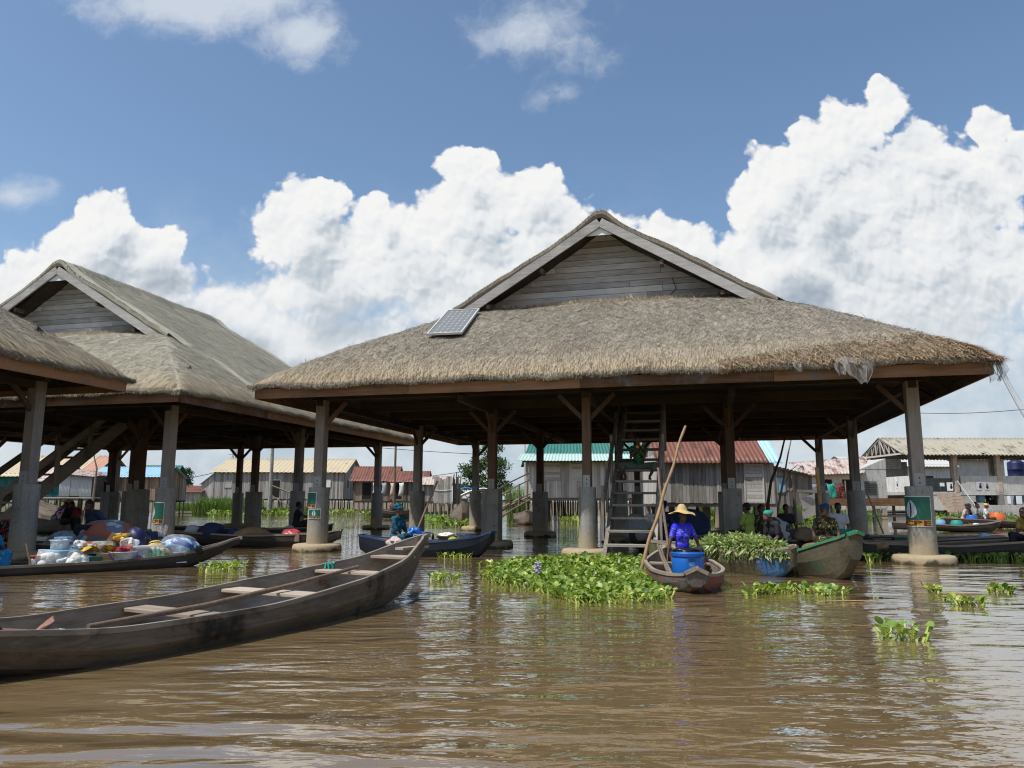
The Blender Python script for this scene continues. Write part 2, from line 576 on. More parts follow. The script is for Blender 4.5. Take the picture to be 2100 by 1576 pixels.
def thatch(name, dark, mid, light):
    m, g = material(name)
    t, q = g.attr('t'), g.attr('q')
    a = g.noise(g.pos, 0.55, 5, 0.6)
    b = g.noise(g.pos, 30.0, 4, 0.7)
    f = g.m('ADD', g.m('MULTIPLY', t, 0.42), g.m('ADD', g.m('MULTIPLY', a, 0.42), g.m('MULTIPLY', b, 0.22)))
    c = g.ramp(f, [(0.22, dark), (0.55, mid), (0.86, light)])
    gr = g.ss(g.noise(g.pos, 0.9, 4, 0.6), 0.5, 0.7)
    on = g.n('ShaderNodeSeparateXYZ', {0: g.n('ShaderNodeTexCoord').outputs['Normal']})
    sidef = g.ss(g.m('SUBTRACT', g.m('ABSOLUTE', on.outputs[0]), g.m('ABSOLUTE', on.outputs[1])), -0.1, 0.1)
    s1 = g.noise(g.map(g.obj, (0.55, 11, 0.55)), 1.0, 6, 0.65, 0.4)
    s2 = g.noise(g.map(g.obj, (11, 0.9, 0.9)), 1.0, 6, 0.65, 0.8)
    stk = g.m('ADD', g.m('MULTIPLY', s1, sidef), g.m('MULTIPLY', s2, g.m('SUBTRACT', 1.0, sidef)))
    c = g.mix(g.m('MULTIPLY', g.ss(stk, 0.52, 0.72), g.m('ADD', 0.18, g.m('MULTIPLY', sidef, 0.45))), c, light)
    c = g.mix(g.m('MULTIPLY', g.ss(stk, 0.46, 0.30), g.m('ADD', 0.25, g.m('MULTIPLY', sidef, 0.35))), c, dark)
    c = g.mix(g.m('MULTIPLY', gr, 0.3), c, g.mix(t, (0.18, 0.175, 0.135), (0.33, 0.32, 0.25)))
    fresh = g.ramp(g.m('ADD', g.m('MULTIPLY', t, 0.7), g.m('MULTIPLY', b, 0.3)), [(0.15, (0.20, 0.15, 0.09)), (0.5, (0.42, 0.335, 0.215)), (0.9, (0.62, 0.52, 0.35))])
    c = g.mix(q, c, fresh)
    setp(g, c, 0.85, normal=g.bump(g.m('ADD', b, g.m('MULTIPLY', stk, 1.6)), 0.7, 0.03), spec=0.15)
    return m


thatch('thatch', (0.135, 0.12, 0.097), (0.30, 0.27, 0.222), (0.50, 0.455, 0.38))
thatch('thatch_pale', (0.20, 0.19, 0.15), (0.40, 0.38, 0.31), (0.62, 0.59, 0.49))
thatch('thatch_orange', (0.34, 0.21, 0.12), (0.56, 0.38, 0.23), (0.74, 0.57, 0.38))


def sheet_metal(name, base, rust, amount, rough=0.5, axis=(1, 0.5, 1), metal=0.0):
    m, g = material(name)
    a = g.noise(g.map(g.obj, (1.6, 0.5, 0.5)), 1.3, 7, 0.7)
    b = g.noise(g.obj, 9.0, 4, 0.6)
    k = g.ss(g.m('ADD', a, g.m('MULTIPLY', g.m('SUBTRACT', b, 0.5), 0.3)), 0.72 - amount * 0.45, 0.82 - amount * 0.35)
    c = g.mix(k, g.mix(g.m('MULTIPLY', b, 0.35), base, tuple(x * 0.55 for x in base)), g.mix(b, rust, tuple(x * 0.5 for x in rust)))
    setp(g, c, rough, metal, spec=0.4)
    return m


RUST = (0.20, 0.075, 0.04)
sheet_metal('roof_tan', (0.52, 0.43, 0.28), (0.36, 0.27, 0.16), 0.35)
sheet_metal('roof_rust', (0.19, 0.075, 0.048), (0.10, 0.042, 0.03), 0.5)
sheet_metal('roof_rust_pale', (0.50, 0.42, 0.37), (0.26, 0.10, 0.065), 0.55)
sheet_metal('roof_green', (0.035, 0.165, 0.135), (0.025, 0.11, 0.09), 0.35)
sheet_metal('roof_palegreen', (0.42, 0.56, 0.52), (0.25, 0.30, 0.27), 0.3)
sheet_metal('roof_blue', (0.40, 0.66, 0.80), (0.30, 0.48, 0.60), 0.2)
sheet_metal('roof_skyblue', (0.30, 0.50, 0.64), (0.22, 0.34, 0.44), 0.3)
sheet_metal('roof_cement', (0.36, 0.33, 0.255), (0.20, 0.18, 0.14), 0.5)
sheet_metal('roof_grey', (0.50, 0.50, 0.49), (0.30, 0.22, 0.18), 0.25)
sheet_metal('roof_orange', (0.48, 0.26, 0.17), (0.40, 0.30, 0.20), 0.3)
sheet_metal('metal_grey', (0.40, 0.43, 0.46), (0.28, 0.24, 0.21), 0.25)
sheet_metal('bracket', (0.36, 0.37, 0.37), (0.20, 0.15, 0.12), 0.2)


def plain(name, col, rough=0.6, var=0.25, metal=0.0, bump=0.0, spec=0.4, scale=6.0, **kw):
    m, g = material(name)
    a = g.noise(g.obj, scale, 5, 0.6)
    c = g.mix(g.m('MULTIPLY', a, var * 2, clamp=True), col, tuple(x * 0.45 for x in col))
    setp(g, c, rough, metal, spec=spec, **kw)
    if bump:
        setp(g, normal=g.bump(a, bump, 0.01))
    return m


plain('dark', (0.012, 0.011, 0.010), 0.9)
plain('bolt', (0.02, 0.02, 0.022), 0.6)
plain('wire', (0.03, 0.03, 0.03), 0.6)
plain('white_paint', (0.76, 0.76, 0.74), 0.6, 0.12)
plain('paper_white', (0.74, 0.78, 0.80), 0.7, 0.1)
plain('poster_green', (0.018, 0.125, 0.085), 0.5, 0.12)
plain('poster_yellow', (0.52, 0.36, 0.05), 0.6, 0.15)
plain('poster_red', (0.20, 0.02, 0.012), 0.6, 0.15)
plain('poster_navy', (0.006, 0.010, 0.035), 0.6, 0.1)
plain('poster_shell', (0.55, 0.60, 0.70), 0.5, 0.2, scale=12)
plain('poster_lilac', (0.55, 0.52, 0.62), 0.6, 0.2)
plain('blue_plastic', (0.010, 0.13, 0.50), 0.34, 0.12, spec=0.5)
plain('blue_lid', (0.012, 0.10, 0.40), 0.4, 0.12)
plain('teal_plastic', (0.02, 0.30, 0.26), 0.4, 0.12)
plain('orange_plastic', (0.62, 0.14, 0.03), 0.4, 0.12)
plain('red_plastic', (0.50, 0.045, 0.03), 0.4, 0.12)
plain('navy_plastic', (0.012, 0.016, 0.075), 0.45, 0.12)
plain('white_plastic', (0.66, 0.69, 0.72), 0.4, 0.12)
plain('skyblue_plastic', (0.20, 0.42, 0.62), 0.4, 0.15)
plain('violet_plastic', (0.09, 0.07, 0.30), 0.4, 0.15)
plain('black_plastic', (0.012, 0.012, 0.014), 0.4, 0.12)
plain('black_bag', (0.010, 0.010, 0.012), 0.3, 0.2, bump=0.5)
plain('carton', (0.30, 0.19, 0.10), 0.8, 0.2)
plain('carton_green', (0.02, 0.09, 0.06), 0.7, 0.2)
plain('yellow_pack', (0.68, 0.42, 0.05), 0.4, 0.35, scale=14)
plain('yellow_fruit', (0.66, 0.46, 0.12), 0.5, 0.25)
plain('stripe_dark', (0.05, 0.03, 0.02), 0.6, 0.2)
plain('red_pack', (0.45, 0.05, 0.07), 0.4, 0.4, scale=14)
plain('bottle_green', (0.02, 0.33, 0.09), 0.12, 0.1, spec=0.6)
plain('bottle_label', (0.05, 0.42, 0.13), 0.5, 0.35, scale=20)
plain('bottle_cap', (0.75, 0.76, 0.74), 0.4, 0.1)
plain('rice_white', (0.72, 0.71, 0.66), 0.7, 0.2, bump=0.4)
plain('solar_frame', (0.62, 0.63, 0.62), 0.4, 0.1, metal=0.3)
plain('rope_green', (0.03, 0.34, 0.26), 0.7, 0.3)
plain('cloth_white', (0.62, 0.62, 0.60), 0.85, 0.25, bump=0.3)
plain('cloth_pink', (0.62, 0.46, 0.42), 0.85, 0.4, bump=0.4, scale=10)
plain('cloth_grey', (0.30, 0.32, 0.35), 0.85, 0.3, bump=0.3)
plain('cloth_navy', (0.025, 0.04, 0.10), 0.85, 0.3, bump=0.3)
plain('tarp_white', (0.78, 0.80, 0.81), 0.6, 0.15)
plain('tarp_blue', (0.03, 0.18, 0.55), 0.6, 0.2)
plain('skin', (0.115, 0.058, 0.036), 0.5, 0.2, spec=0.4)
plain('skin_foot', (0.26, 0.125, 0.085), 0.55, 0.3, spec=0.35, bump=0.2, scale=30)
plain('hair', (0.008, 0.007, 0.007), 0.8, 0.2, bump=0.6, scale=40)
plain('eye_white', (0.55, 0.53, 0.50), 0.3, 0.05)
plain('shirt_yellow', (0.52, 0.36, 0.08), 0.85, 0.3, bump=0.3)
plain('shirt_lime', (0.26, 0.36, 0.06), 0.85, 0.25, bump=0.3)
plain('shirt_white', (0.62, 0.63, 0.66), 0.85, 0.2, bump=0.3)
plain('shirt_dark', (0.018, 0.018, 0.024), 0.85, 0.3, bump=0.3)
plain('shirt_purple', (0.36, 0.17, 0.38), 0.85, 0.3, bump=0.3)
plain('shirt_pink', (0.55, 0.42, 0.38), 0.85, 0.3, bump=0.3)
plain('trouser_grey', (0.13, 0.17, 0.15), 0.85, 0.3, bump=0.3)
plain('trouser_dark', (0.02, 0.02, 0.024), 0.85, 0.3, bump=0.3)
plain('cap_teal', (0.03, 0.30, 0.25), 0.85, 0.3, bump=0.4)
plain('cap_blue', (0.02, 0.05, 0.22), 0.85, 0.3, bump=0.4)
plain('flower', (0.45, 0.40, 0.68), 0.7, 0.2)
plain('louver', (0.05, 0.055, 0.06), 0.5, 0.3)
plain('earth', (0.16, 0.13, 0.08), 0.95, 0.4, bump=0.5, scale=1.0)


def print_cloth(name, cols, scale=14.0):
    """printed cotton: two or three colours in a swirling pattern"""
    m, g = material(name)
    nz = g.noise(g.obj, scale * 0.35, 2, 0.5, color=True)
    v = g.vor(g.v('ADD', g.obj, g.v('MULTIPLY', nz, (0.12, 0.12, 0.12))), scale, 'F1')
    v2 = g.vor(g.obj, scale * 0.6, 'F1', out='Color')
    k = g.n('ShaderNodeSeparateColor', {0: v2}).outputs[0]
    c = g.mix(g.ss(v, 0.30, 0.34), cols[1], cols[0])
    if len(cols) > 2:
        c = g.mix(g.ss(k, 0.62, 0.66), c, cols[2])
    setp(g, c, 0.85, normal=g.bump(g.noise(g.obj, 8.0, 4, 0.6), 0.3, 0.02), spec=0.2)
    return m


print_cloth('print_teal', [(0.008, 0.085, 0.115), (0.05, 0.22, 0.20), (0.01, 0.035, 0.10)], 26)
print_cloth('print_blue', [(0.02, 0.16, 0.36), (0.03, 0.40, 0.48), (0.008, 0.03, 0.12)], 13)
print_cloth('print_green', [(0.008, 0.055, 0.03), (0.30, 0.30, 0.16), (0.02, 0.14, 0.07)], 22)
print_cloth('print_red', [(0.02, 0.018, 0.02), (0.36, 0.26, 0.22), (0.30, 0.03, 0.03)], 24)
print_cloth('print_olive', [(0.035, 0.035, 0.012), (0.32, 0.28, 0.13), (0.02, 0.02, 0.02)], 24)
print_cloth('print_orange', [(0.04, 0.06, 0.08), (0.50, 0.20, 0.04), (0.40, 0.42, 0.42)], 9)
print_cloth('print_check', [(0.30, 0.44, 0.62), (0.62, 0.68, 0.72), (0.05, 0.11, 0.30)], 13)
print_cloth('print_bundle', [(0.17, 0.22, 0.29), (0.50, 0.53, 0.56), (0.36, 0.13, 0.08)], 4.5)
print_cloth('label_print', [(0.55, 0.58, 0.60), (0.55, 0.38, 0.08), (0.25, 0.12, 0.30)], 16)


def blue_shirt():
    m, g = material('shirt_blue')
    n = g.noise(g.map(g.obj, (9, 9, 22)), 1.0, 3, 0.7, 2.2)
    x = g.n('ShaderNodeSeparateXYZ', {0: g.obj})
    band = g.m('MULTIPLY', g.ss(x.outputs[1], 0.0, 0.05), g.m('MULTIPLY', g.ss(x.outputs[2], 0.16, 0.21), g.ss(x.outputs[2], 0.47, 0.42)))
    k = g.m('MULTIPLY', g.m('MULTIPLY', g.ss(n, 0.535, 0.545), g.ss(n, 0.58, 0.57)), band)
    c = g.mix(g.m('MULTIPLY', k, 0.85), (0.022, 0.022, 0.60), (0.42, 0.42, 0.55))
    setp(g, c, 0.7, normal=g.bump(g.noise(g.obj, 9.0, 4, 0.6), 0.4, 0.02), spec=0.3)


blue_shirt()


def straw_mat():
    m, g = material('straw')
    a = g.wave(g.obj, 60.0, 1.0, 2, 1.0, 'Z')
    n = g.noise(g.obj, 40.0, 4, 0.6)
    setp(g, g.ramp(g.m('ADD', g.m('MULTIPLY', a, 0.4), g.m('MULTIPLY', n, 0.6)), [(0.2, (0.34, 0.23, 0.09)), (0.8, (0.66, 0.50, 0.24))]), 0.8, normal=g.bump(a, 0.5, 0.004))
    m, g = material('basket')
    a = g.wave(g.obj, 30.0, 0.6, 2, 1.0, 'Z')
    n = g.noise(g.map(g.obj, (30, 30, 6)), 1.0, 4, 0.6)
    setp(g, g.ramp(g.m('ADD', g.m('MULTIPLY', a, 0.5), g.m('MULTIPLY', n, 0.5)), [(0.2, (0.12, 0.075, 0.035)), (0.8, (0.40, 0.29, 0.15))]), 0.8, normal=g.bump(a, 0.6, 0.006))


straw_mat()


def leaf(name, c1, c2, c3, trans=0.35, rough=0.4):
    m, g = material(name)
    t = g.attr('t')
    n = g.noise(g.pos, 3.0, 3, 0.5)
    c = g.ramp(g.m('ADD', g.m('MULTIPLY', t, 0.75), g.m('MULTIPLY', n, 0.3)), [(0.09, (0.17, 0.11, 0.045)), (0.16, c1), (0.55, c2), (0.95, c3)])
    setp(g, c, rough, spec=0.4)
    tr = g.n('ShaderNodeBsdfTranslucent', {'Color': g.mix(1.0, c, (1.0, 1.0, 0.55), 'MULTIPLY')})
    mx = g.n('ShaderNodeMixShader', {0: trans, 1: g.b.outputs[0], 2: tr.outputs[0]})
    g.nt.links.new(mx.outputs[0], g.out.inputs[0])
    return m


leaf('hyacinth_leaf', (0.05, 0.12, 0.018), (0.19, 0.305, 0.045), (0.52, 0.57, 0.15))
leaf('greens_leaf', (0.11, 0.18, 0.05), (0.30, 0.39, 0.13), (0.60, 0.63, 0.32))
leaf('tree_leaf', (0.022, 0.05, 0.013), (0.05, 0.10, 0.025), (0.11, 0.16, 0.045), 0.25)
leaf('reed_leaf', (0.05, 0.12, 0.02), (0.12, 0.22, 0.04), (0.24, 0.30, 0.08))
leaf('dry_leaf', (0.14, 0.10, 0.05), (0.27, 0.21, 0.12), (0.40, 0.33, 0.2), 0.15)


def clear_plastic(name, tint, alpha):
    m, g = material(name)
    n = g.noise(g.obj, 7.0, 4, 0.6, 1.0)
    setp(g, tint, 0.22, normal=g.bump(n, 0.6, 0.03), spec=0.6, Alpha=g.ramp(n, [(0.3, alpha * 0.6), (0.7, min(1, alpha * 1.5))]))
    return m


clear_plastic('clear_bag', (0.70, 0.76, 0.82), 0.17)
clear_plastic('clear_tub', (0.62, 0.68, 0.72), 0.55)


def net_mat():
    m, g = material('net')
    a = g.wave(g.map(g.obj, (1, 1, 1), rot=(0, 0, 0)), 42.0, 0.5, 1, 1.0, 'DIAGONAL')
    b = g.wave(g.map(g.obj, (-1, 1, 1)), 42.0, 0.5, 1, 1.0, 'DIAGONAL')
    n = g.noise(g.obj, 5.0, 4, 0.6)
    k = g.m('MAXIMUM', g.ss(a, 0.72, 0.9), g.ss(b, 0.72, 0.9))
    al = g.m('ADD', g.m('MULTIPLY', k, 0.55), g.m('MULTIPLY', g.ss(n, 0.45, 0.75), 0.30), clamp=True)
    setp(g, (0.40, 0.38, 0.35), 0.8, Alpha=al)


net_mat()


def solar_mat():
    m, g = material('solar_cells')
    s = g.n('ShaderNodeSeparateXYZ', {0: g.obj})
    x = g.m('FRACT', g.m('ADD', g.m('MULTIPLY', s.outputs[0], 6 / 0.86), 0.0))
    y = g.m('FRACT', g.m('MULTIPLY', s.outputs[1], 9 / 2.03))
    dx = g.m('ABSOLUTE', g.m('SUBTRACT', x, 0.5))
    dy = g.m('ABSOLUTE', g.m('SUBTRACT', y, 0.5))
    line = g.m('MAXIMUM', g.ss(dx, 0.465, 0.48), g.ss(dy, 0.47, 0.49))
    dia = g.ss(g.m('ADD', dx, dy), 0.84, 0.87)
    c = g.mix(g.m('MAXIMUM', g.m('MULTIPLY', line, 0.4), dia), (0.155, 0.16, 0.165), (0.50, 0.52, 0.53))
    setp(g, c, 0.5, spec=0.3)


solar_mat()


def water_mat():
    m, g = material('water')
    p = g.pos
    calm = g.ss(g.noise(g.map(p, (0.10, 0.22, 0.1)), 1.0, 3, 0.5), 0.36, 0.62)
    big = g.noise(g.map(p, (0.75, 1.7, 1.0), rot=(0, 0, 0.22)), 1.0, 2.0, 0.45, 0.5)
    rip = g.noise(g.map(p, (2.2, 6.5, 1.0), rot=(0, 0, -0.10)), 1.0, 2.0, 0.45, 0.6)
    fine = g.noise(g.map(p, (11.0, 19.0, 1.0), rot=(0, 0, 0.15)), 1.0, 2.0, 0.5)
    h = g.m('ADD', g.m('MULTIPLY', big, 0.62), g.m('ADD', g.m('MULTIPLY', rip, g.m('ADD', 0.10, g.m('MULTIPLY', calm, 0.26))), g.m('MULTIPLY', fine, g.m('ADD', 0.006, g.m('MULTIPLY', calm, 0.040)))))
    ps = g.n('ShaderNodeSeparateXYZ', {0: p})
    wake = g.wave(g.map(p, (0.25, 1.0, 1.0), rot=(0, 0, 0.20)), 0.62, 3.0, 2.0, 0.7, 'Y')
    wk = g.m('MULTIPLY', g.m('MULTIPLY', g.ss(ps.outputs[1], 6.6, 4.4), g.ss(ps.outputs[0], 2.2, -1.2)), 1.0)
    h = g.m('ADD', h, g.m('MULTIPLY', g.m('MULTIPLY', wake, g.ss(g.noise(g.map(p, (0.5, 0.9, 1)), 1.0, 3, 0.5), 0.35, 0.65)), g.m('MULTIPLY', wk, 0.34)))
    mud = g.noise(g.map(p, (0.3, 0.6, 0.3)), 1.0, 4, 0.6)
    c = g.ramp(mud, [(0.3, (0.150, 0.103, 0.050)), (0.7, (0.19, 0.133, 0.067))])
    setp(g, c, 0.015, normal=g.bump(h, 1.0, 0.062), spec=0.95, IOR=1.50, Coat_Weight=0.7, Coat_Roughness=0.012, Coat_IOR=1.5)
    g.nt.links.new(g.b.inputs['Normal'].links[0].from_socket, g.b.inputs['Coat Normal'])


water_mat()
M = MATS


# ------------------------------------------------------------------ the setting: water and far bank
def sheet(name, x0, x1, y0, y1, z, mat):
    m = MB()
    m.raw([(x0, y0, z), (x1, y0, z), (x1, y1, z), (x0, y1, z)], [(0, 1, 2, 3)])
    o = m.obj(name, mat)
    return tag(o, kind='structure')


sheet('water', -900, 900, -300, 1600, 0.0, M['water'])


def shore(x):
    return 70 - 14 * np.exp(-((x - 18) / 16.0) ** 2) + 2.2 * np.sin(x * 0.31) + 1.2 * np.sin(x * 0.83 + 1)


gx = np.linspace(-260, 260, 131)
gy = np.concatenate([np.linspace(-6, 14, 21), np.linspace(16, 500, 30)])
XX, DD = np.meshgrid(gx, gy, indexing='ij')
YYg = shore(XX) + DD
ZZ = -0.35 + 0.62 / (1 + np.exp(-(DD - 0.5) * 0.9)) + 0.08 * np.sin(XX * 0.4) * np.sin(YYg * 0.33)
bank = MB().grid(np.stack([XX, YYg, ZZ], 2))
tag(bank.obj('far_bank_ground', M['earth'], smooth=True), kind='structure')

# ------------------------------------------------------------------ the market pavilions
TH = -0.2491
O = np.array([-4.858, 19.12, 0.0])
UR, VR = 13.74, 13.47
UC, VC = UR / 2, VR / 2
OL, OF = 1.16, 1.25                       # overhang of the fascia
TL, TF = 1.28, 1.37                       # overhang of the thatch
ZT, SL = 4.12, 0.61                       # thatch top at the eave, slope
VB, VG = 2.48, 3.30                       # plane of the bargeboards, plane of the gable wall
ZC = 1.565                                # top of the concrete piers
ca, sa = math.cos(TH), math.sin(TH)


def UV(u, v, z=0.0):
    """pavilion grid coordinates -> world"""
    return Vector((O[0] + u * ca - v * sa, O[1] + u * sa + v * ca, z))


def nz(u, v):
    return 0.03 * (np.sin(1.7 * u + 0.6 * v + 1) * np.sin(1.3 * v - 0.4 * u) + 0.6 * np.sin(3.9 * u + 2.1 * v) * np.sin(4.3 * v - 1.1 * u) + 0.4 * np.sin(9 * u) * np.sin(8 * v + u))


def smin(a, b, k):
    h = np.clip(0.5 + 0.5 * (b - a) / k, 0, 1)
    return b * (1 - h) + a * h - k * h * (1 - h)


def dud(u, v):
    du = smin(u + TL, UR + TL - u, 0.5)
    dv = np.minimum(v + TF, VR + TF - v)
    return du, dv


def skirt_z(u, v):
    du, dv = dud(u, v)
    dv = np.where(dv > 4.25, 4.25 + 0.12 * (dv - 4.25), dv)
    d = smin(du, dv, 0.45)
    d = np.maximum(d, 0)
    return ZT + SL * d - 0.11 * np.exp(-d / 0.16) + nz(u, v) + 0.10 * np.sin(np.clip(d / 4.2, 0, 1) * PI)


def main_z(u, v):
    du, dv = dud(u, v)
    du = np.maximum(du, 0)
    return ZT + SL * du - 0.11 * np.exp(-du / 0.16) + nz(u, v) + 0.05 * np.clip((du - 3.0) / 0.7, -0.6, 1) + 0.17 * np.exp(-((u - UC) / 0.38) ** 2) + 0.10 * np.sin(np.clip(du / 8, 0, 1) * PI)


def thatch_mesh():
    m = MB()
    us = np.concatenate([-TL + np.array([0, .04, .1, .18, .3, .45, .6]), np.linspace(-TL + 0.8, UR + TL - 0.8, 78), UR + TL - np.array([.6, .45, .3, .18, .1, .04, 0])])
    vs = -TF + np.concatenate([[0, .04, .1, .18, .3, .45, .6], np.linspace(0.8, 4.74, 22)])
    for side in (0, 1):
        U_, V_ = np.meshgrid(us, vs, indexing='ij')
        VV = V_ if side == 0 else VR - V_
        Z_ = skirt_z(U_, VV)
        q = np.exp(-np.minimum(*dud(U_, VV)) / 0.55) * 0.75
        m.grid(np.stack([U_, VV, Z_], 2), 0.45, q, flip=side == 1)
    vm = np.linspace(VB, VR - VB, 40)
    U_, V_ = np.meshgrid(us, vm, indexing='ij')
    m.grid(np.stack([U_, V_, main_z(U_, V_)], 2), 0.45, 0.0)
    # thick edge at the gable ends of the upper roof
    ug = np.linspace(UC - 4.55, UC + 4.55, 70)
    for v0, s in ((VB, 1), (VR - VB, -1)):
        zt = main_z(ug, np.full_like(ug, v0))
        rows = [np.stack([ug, np.full_like(ug, v0 - s * 0.05 * k), zt - d], 1) for k, d in ((0, 0.0), (1.3, 0.05), (1.3, 0.14), (0, 0.22), (-8, 0.24))]
        m.grid(np.stack(rows, 1), 0.35, 0.05, flip=s < 0)
    # lip of the eaves: rolls under to the fascia
    n = 420
    for (a, b, nrm) in (((-TL, -TF), (UR + TL, -TF), (0, -1)), ((UR + TL, VR + TF), (-TL, VR + TF), (0, 1)), ((-TL, VR + TF), (-TL, -TF), (-1, 0)), ((UR + TL, -TF), (UR + TL, VR + TF), (1, 0))):
        k = np.linspace(0, 1, n)
        U_ = a[0] + (b[0] - a[0]) * k
        V_ = a[1] + (b[1] - a[1]) * k
        zt = skirt_z(U_, V_)
        wob = 0.018 * np.sin(k * 91) + 0.014 * np.sin(k * 37 + 1) + R.uniform(-.018, .018, n)
        tx, ty = (b[0] - a[0]), (b[1] - a[1])
        ll = math.hypot(tx, ty)
        rows = []
        for o_, dz in ((0.0, 0.0), (0.03, -0.03), (0.025, -0.065), (-0.02, -0.095), (-0.15, -0.10)):
            kk = 0.5 + (k - 0.5) * (1 + 2 * o_ / ll)
            rows.append(np.stack([a[0] + tx * kk + nrm[0] * o_, a[1] + ty * kk + nrm[1] * o_, zt + dz + wob * (dz < 0)], 1))
        m.grid(np.stack(rows, 1), 0.2, 0.05, flip=True)
    # loose straws lying over it all
    def blades(u, v, zf, side, ln, jit, wid, lift, q, t):
        N = len(u)
        du = np.where(u < UC, -1.0, 1.0)
        dv = np.where(v < VC, -1.0, 1.0)
        dx = np.where(side, du, 0.0)
        dy = np.where(side, 0.0, dv)
        an = R.normal(0, 1, N) * jit
        d2x, d2y = dx * np.cos(an) - dy * np.sin(an), dx * np.sin(an) + dy * np.cos(an)
        p = np.stack([u, v, zf(u, v) + 0.012], 1)
        u2, v2 = u + d2x * ln, v + d2y * ln
        slope = (np.where(side, d2x * dx, d2y * dy))
        z2 = p[:, 2] - SL * slope * ln + lift
        e = np.stack([u2, v2, z2], 1)
        sx = np.stack([-d2y, d2x, np.zeros(N)], 1) * (wid / 2)[:, None]
        mid = (p + e) / 2 + np.array([0, 0, 0.012])
        V = np.stack([p - sx, p + sx, mid + sx, mid - sx, e], 1)
        i = np.arange(N)[:, None] * 5
        m.raw(V.reshape(-1, 3), np.concatenate([i + np.array([[0, 1, 2, 3]])]), np.repeat(t, 5), np.repeat(q, 5))
        m.F.append((i + np.array([[3, 2, 4]])) + m.n - N * 5)
    N = 190000
    u = R.uniform(-TL, UR + TL, N)
    v = R.uniform(-TF, VR + TF, N)
    du = np.minimum(u + TL, UR + TL - u)
    dv = np.minimum(v + TF, VR + TF - v)
    inner = dv < 4.3
    side = np.where(inner, du < dv, True)
    keep = ~(~inner & (du < 0)) 
    d = np.where(inner, np.minimum(du, dv), du)
    zf = lambda a, b: np.where(np.minimum(b + TF, VR + TF - b) < 4.3, skirt_z(a, b), main_z(a, b))
    jit = np.where(d < 0.7, 0.28, 0.75) * np.where(side & ~inner, 0.5, 1)
    q = np.clip(np.exp(-d / 0.6) * 1.1 * (0.6 + 0.8 * R.random(N)), 0, 1)
    q = np.maximum(q, np.where((dv > 3.9) & (dv < 4.5) & ~side, 0.7 * R.random(N), 0))
    ln = R.uniform(0.09, 0.26, N)
    blades(u, v, zf, side, ln, jit, R.uniform(0.004, 0.010, N), R.uniform(0.003, 0.03, N), q, np.clip(R.normal(0.5, 0.22, N), 0, 1))
    # fringe hanging over the eaves
    Nf = 46000
    k = R.random(Nf)
    wh = R.integers(0, 4, Nf)
    u = np.select([wh == 0, wh == 1, wh == 2], [np.full(Nf, -TL + 0.03), np.full(Nf, UR + TL - 0.03), -TL + k * (UR + 2 * TL)], -TL + k * (UR + 2 * TL))
    v = np.select([wh == 0, wh == 1, wh == 2], [-TF + k * (VR + 2 * TF), -TF + k * (VR + 2 * TF), np.full(Nf, -TF + 0.03)], np.full(Nf, VR + TF - 0.03))
    side = wh < 2
    ln = R.uniform(0.03, 0.105, Nf)
    fz = R.uniform(0.0, 0.10, Nf)
    blades(u, v, lambda a, b: skirt_z(a, b) - fz, side, ln, np.full(Nf, 0.5), R.uniform(0.004, 0.010, Nf), R.uniform(-0.07, 0.02, Nf), R.random(Nf) * 0.55 * (fz < 0.05), np.clip(R.normal(0.42, 0.25, Nf) - fz * 1.8, 0, 1))
    # straws sticking up over the ridge and the top of the skirt
    Ng = 5000
    u = R.uniform(UC - 4.2, UC + 4.2, Ng)
    v = np.where(R.random(Ng) < 0.6, 2.80 + 0.25 * R.random(Ng), VB + 0.05 * R.random(Ng))
    top = v < VB + 0.06
    z0 = np.where(top, main_z(u, v), skirt_z(u, v))
    an = R.uniform(0, 2 * PI, Ng)
    ln = R.uniform(0.06, 0.20, Ng)
    p = np.stack([u, v, z0], 1)
    e = p + np.stack([np.cos(an) * ln * 0.8, np.sin(an) * ln * 0.4 - np.where(top, 0.10, 0), np.where(top, -0.4, 0.75) * ln], 1)
    sx = np.stack([np.full(Ng, 0.007), np.zeros(Ng), np.zeros(Ng)], 1)
    i = np.arange(Ng)[:, None] * 3
    m.raw(np.stack([p - sx, p + sx, e], 1).reshape(-1, 3), i + np.array([[0, 1, 2]]), np.repeat(R.random(Ng), 3), np.repeat(np.where(top, 0.15, 0.75), 3))
    return m


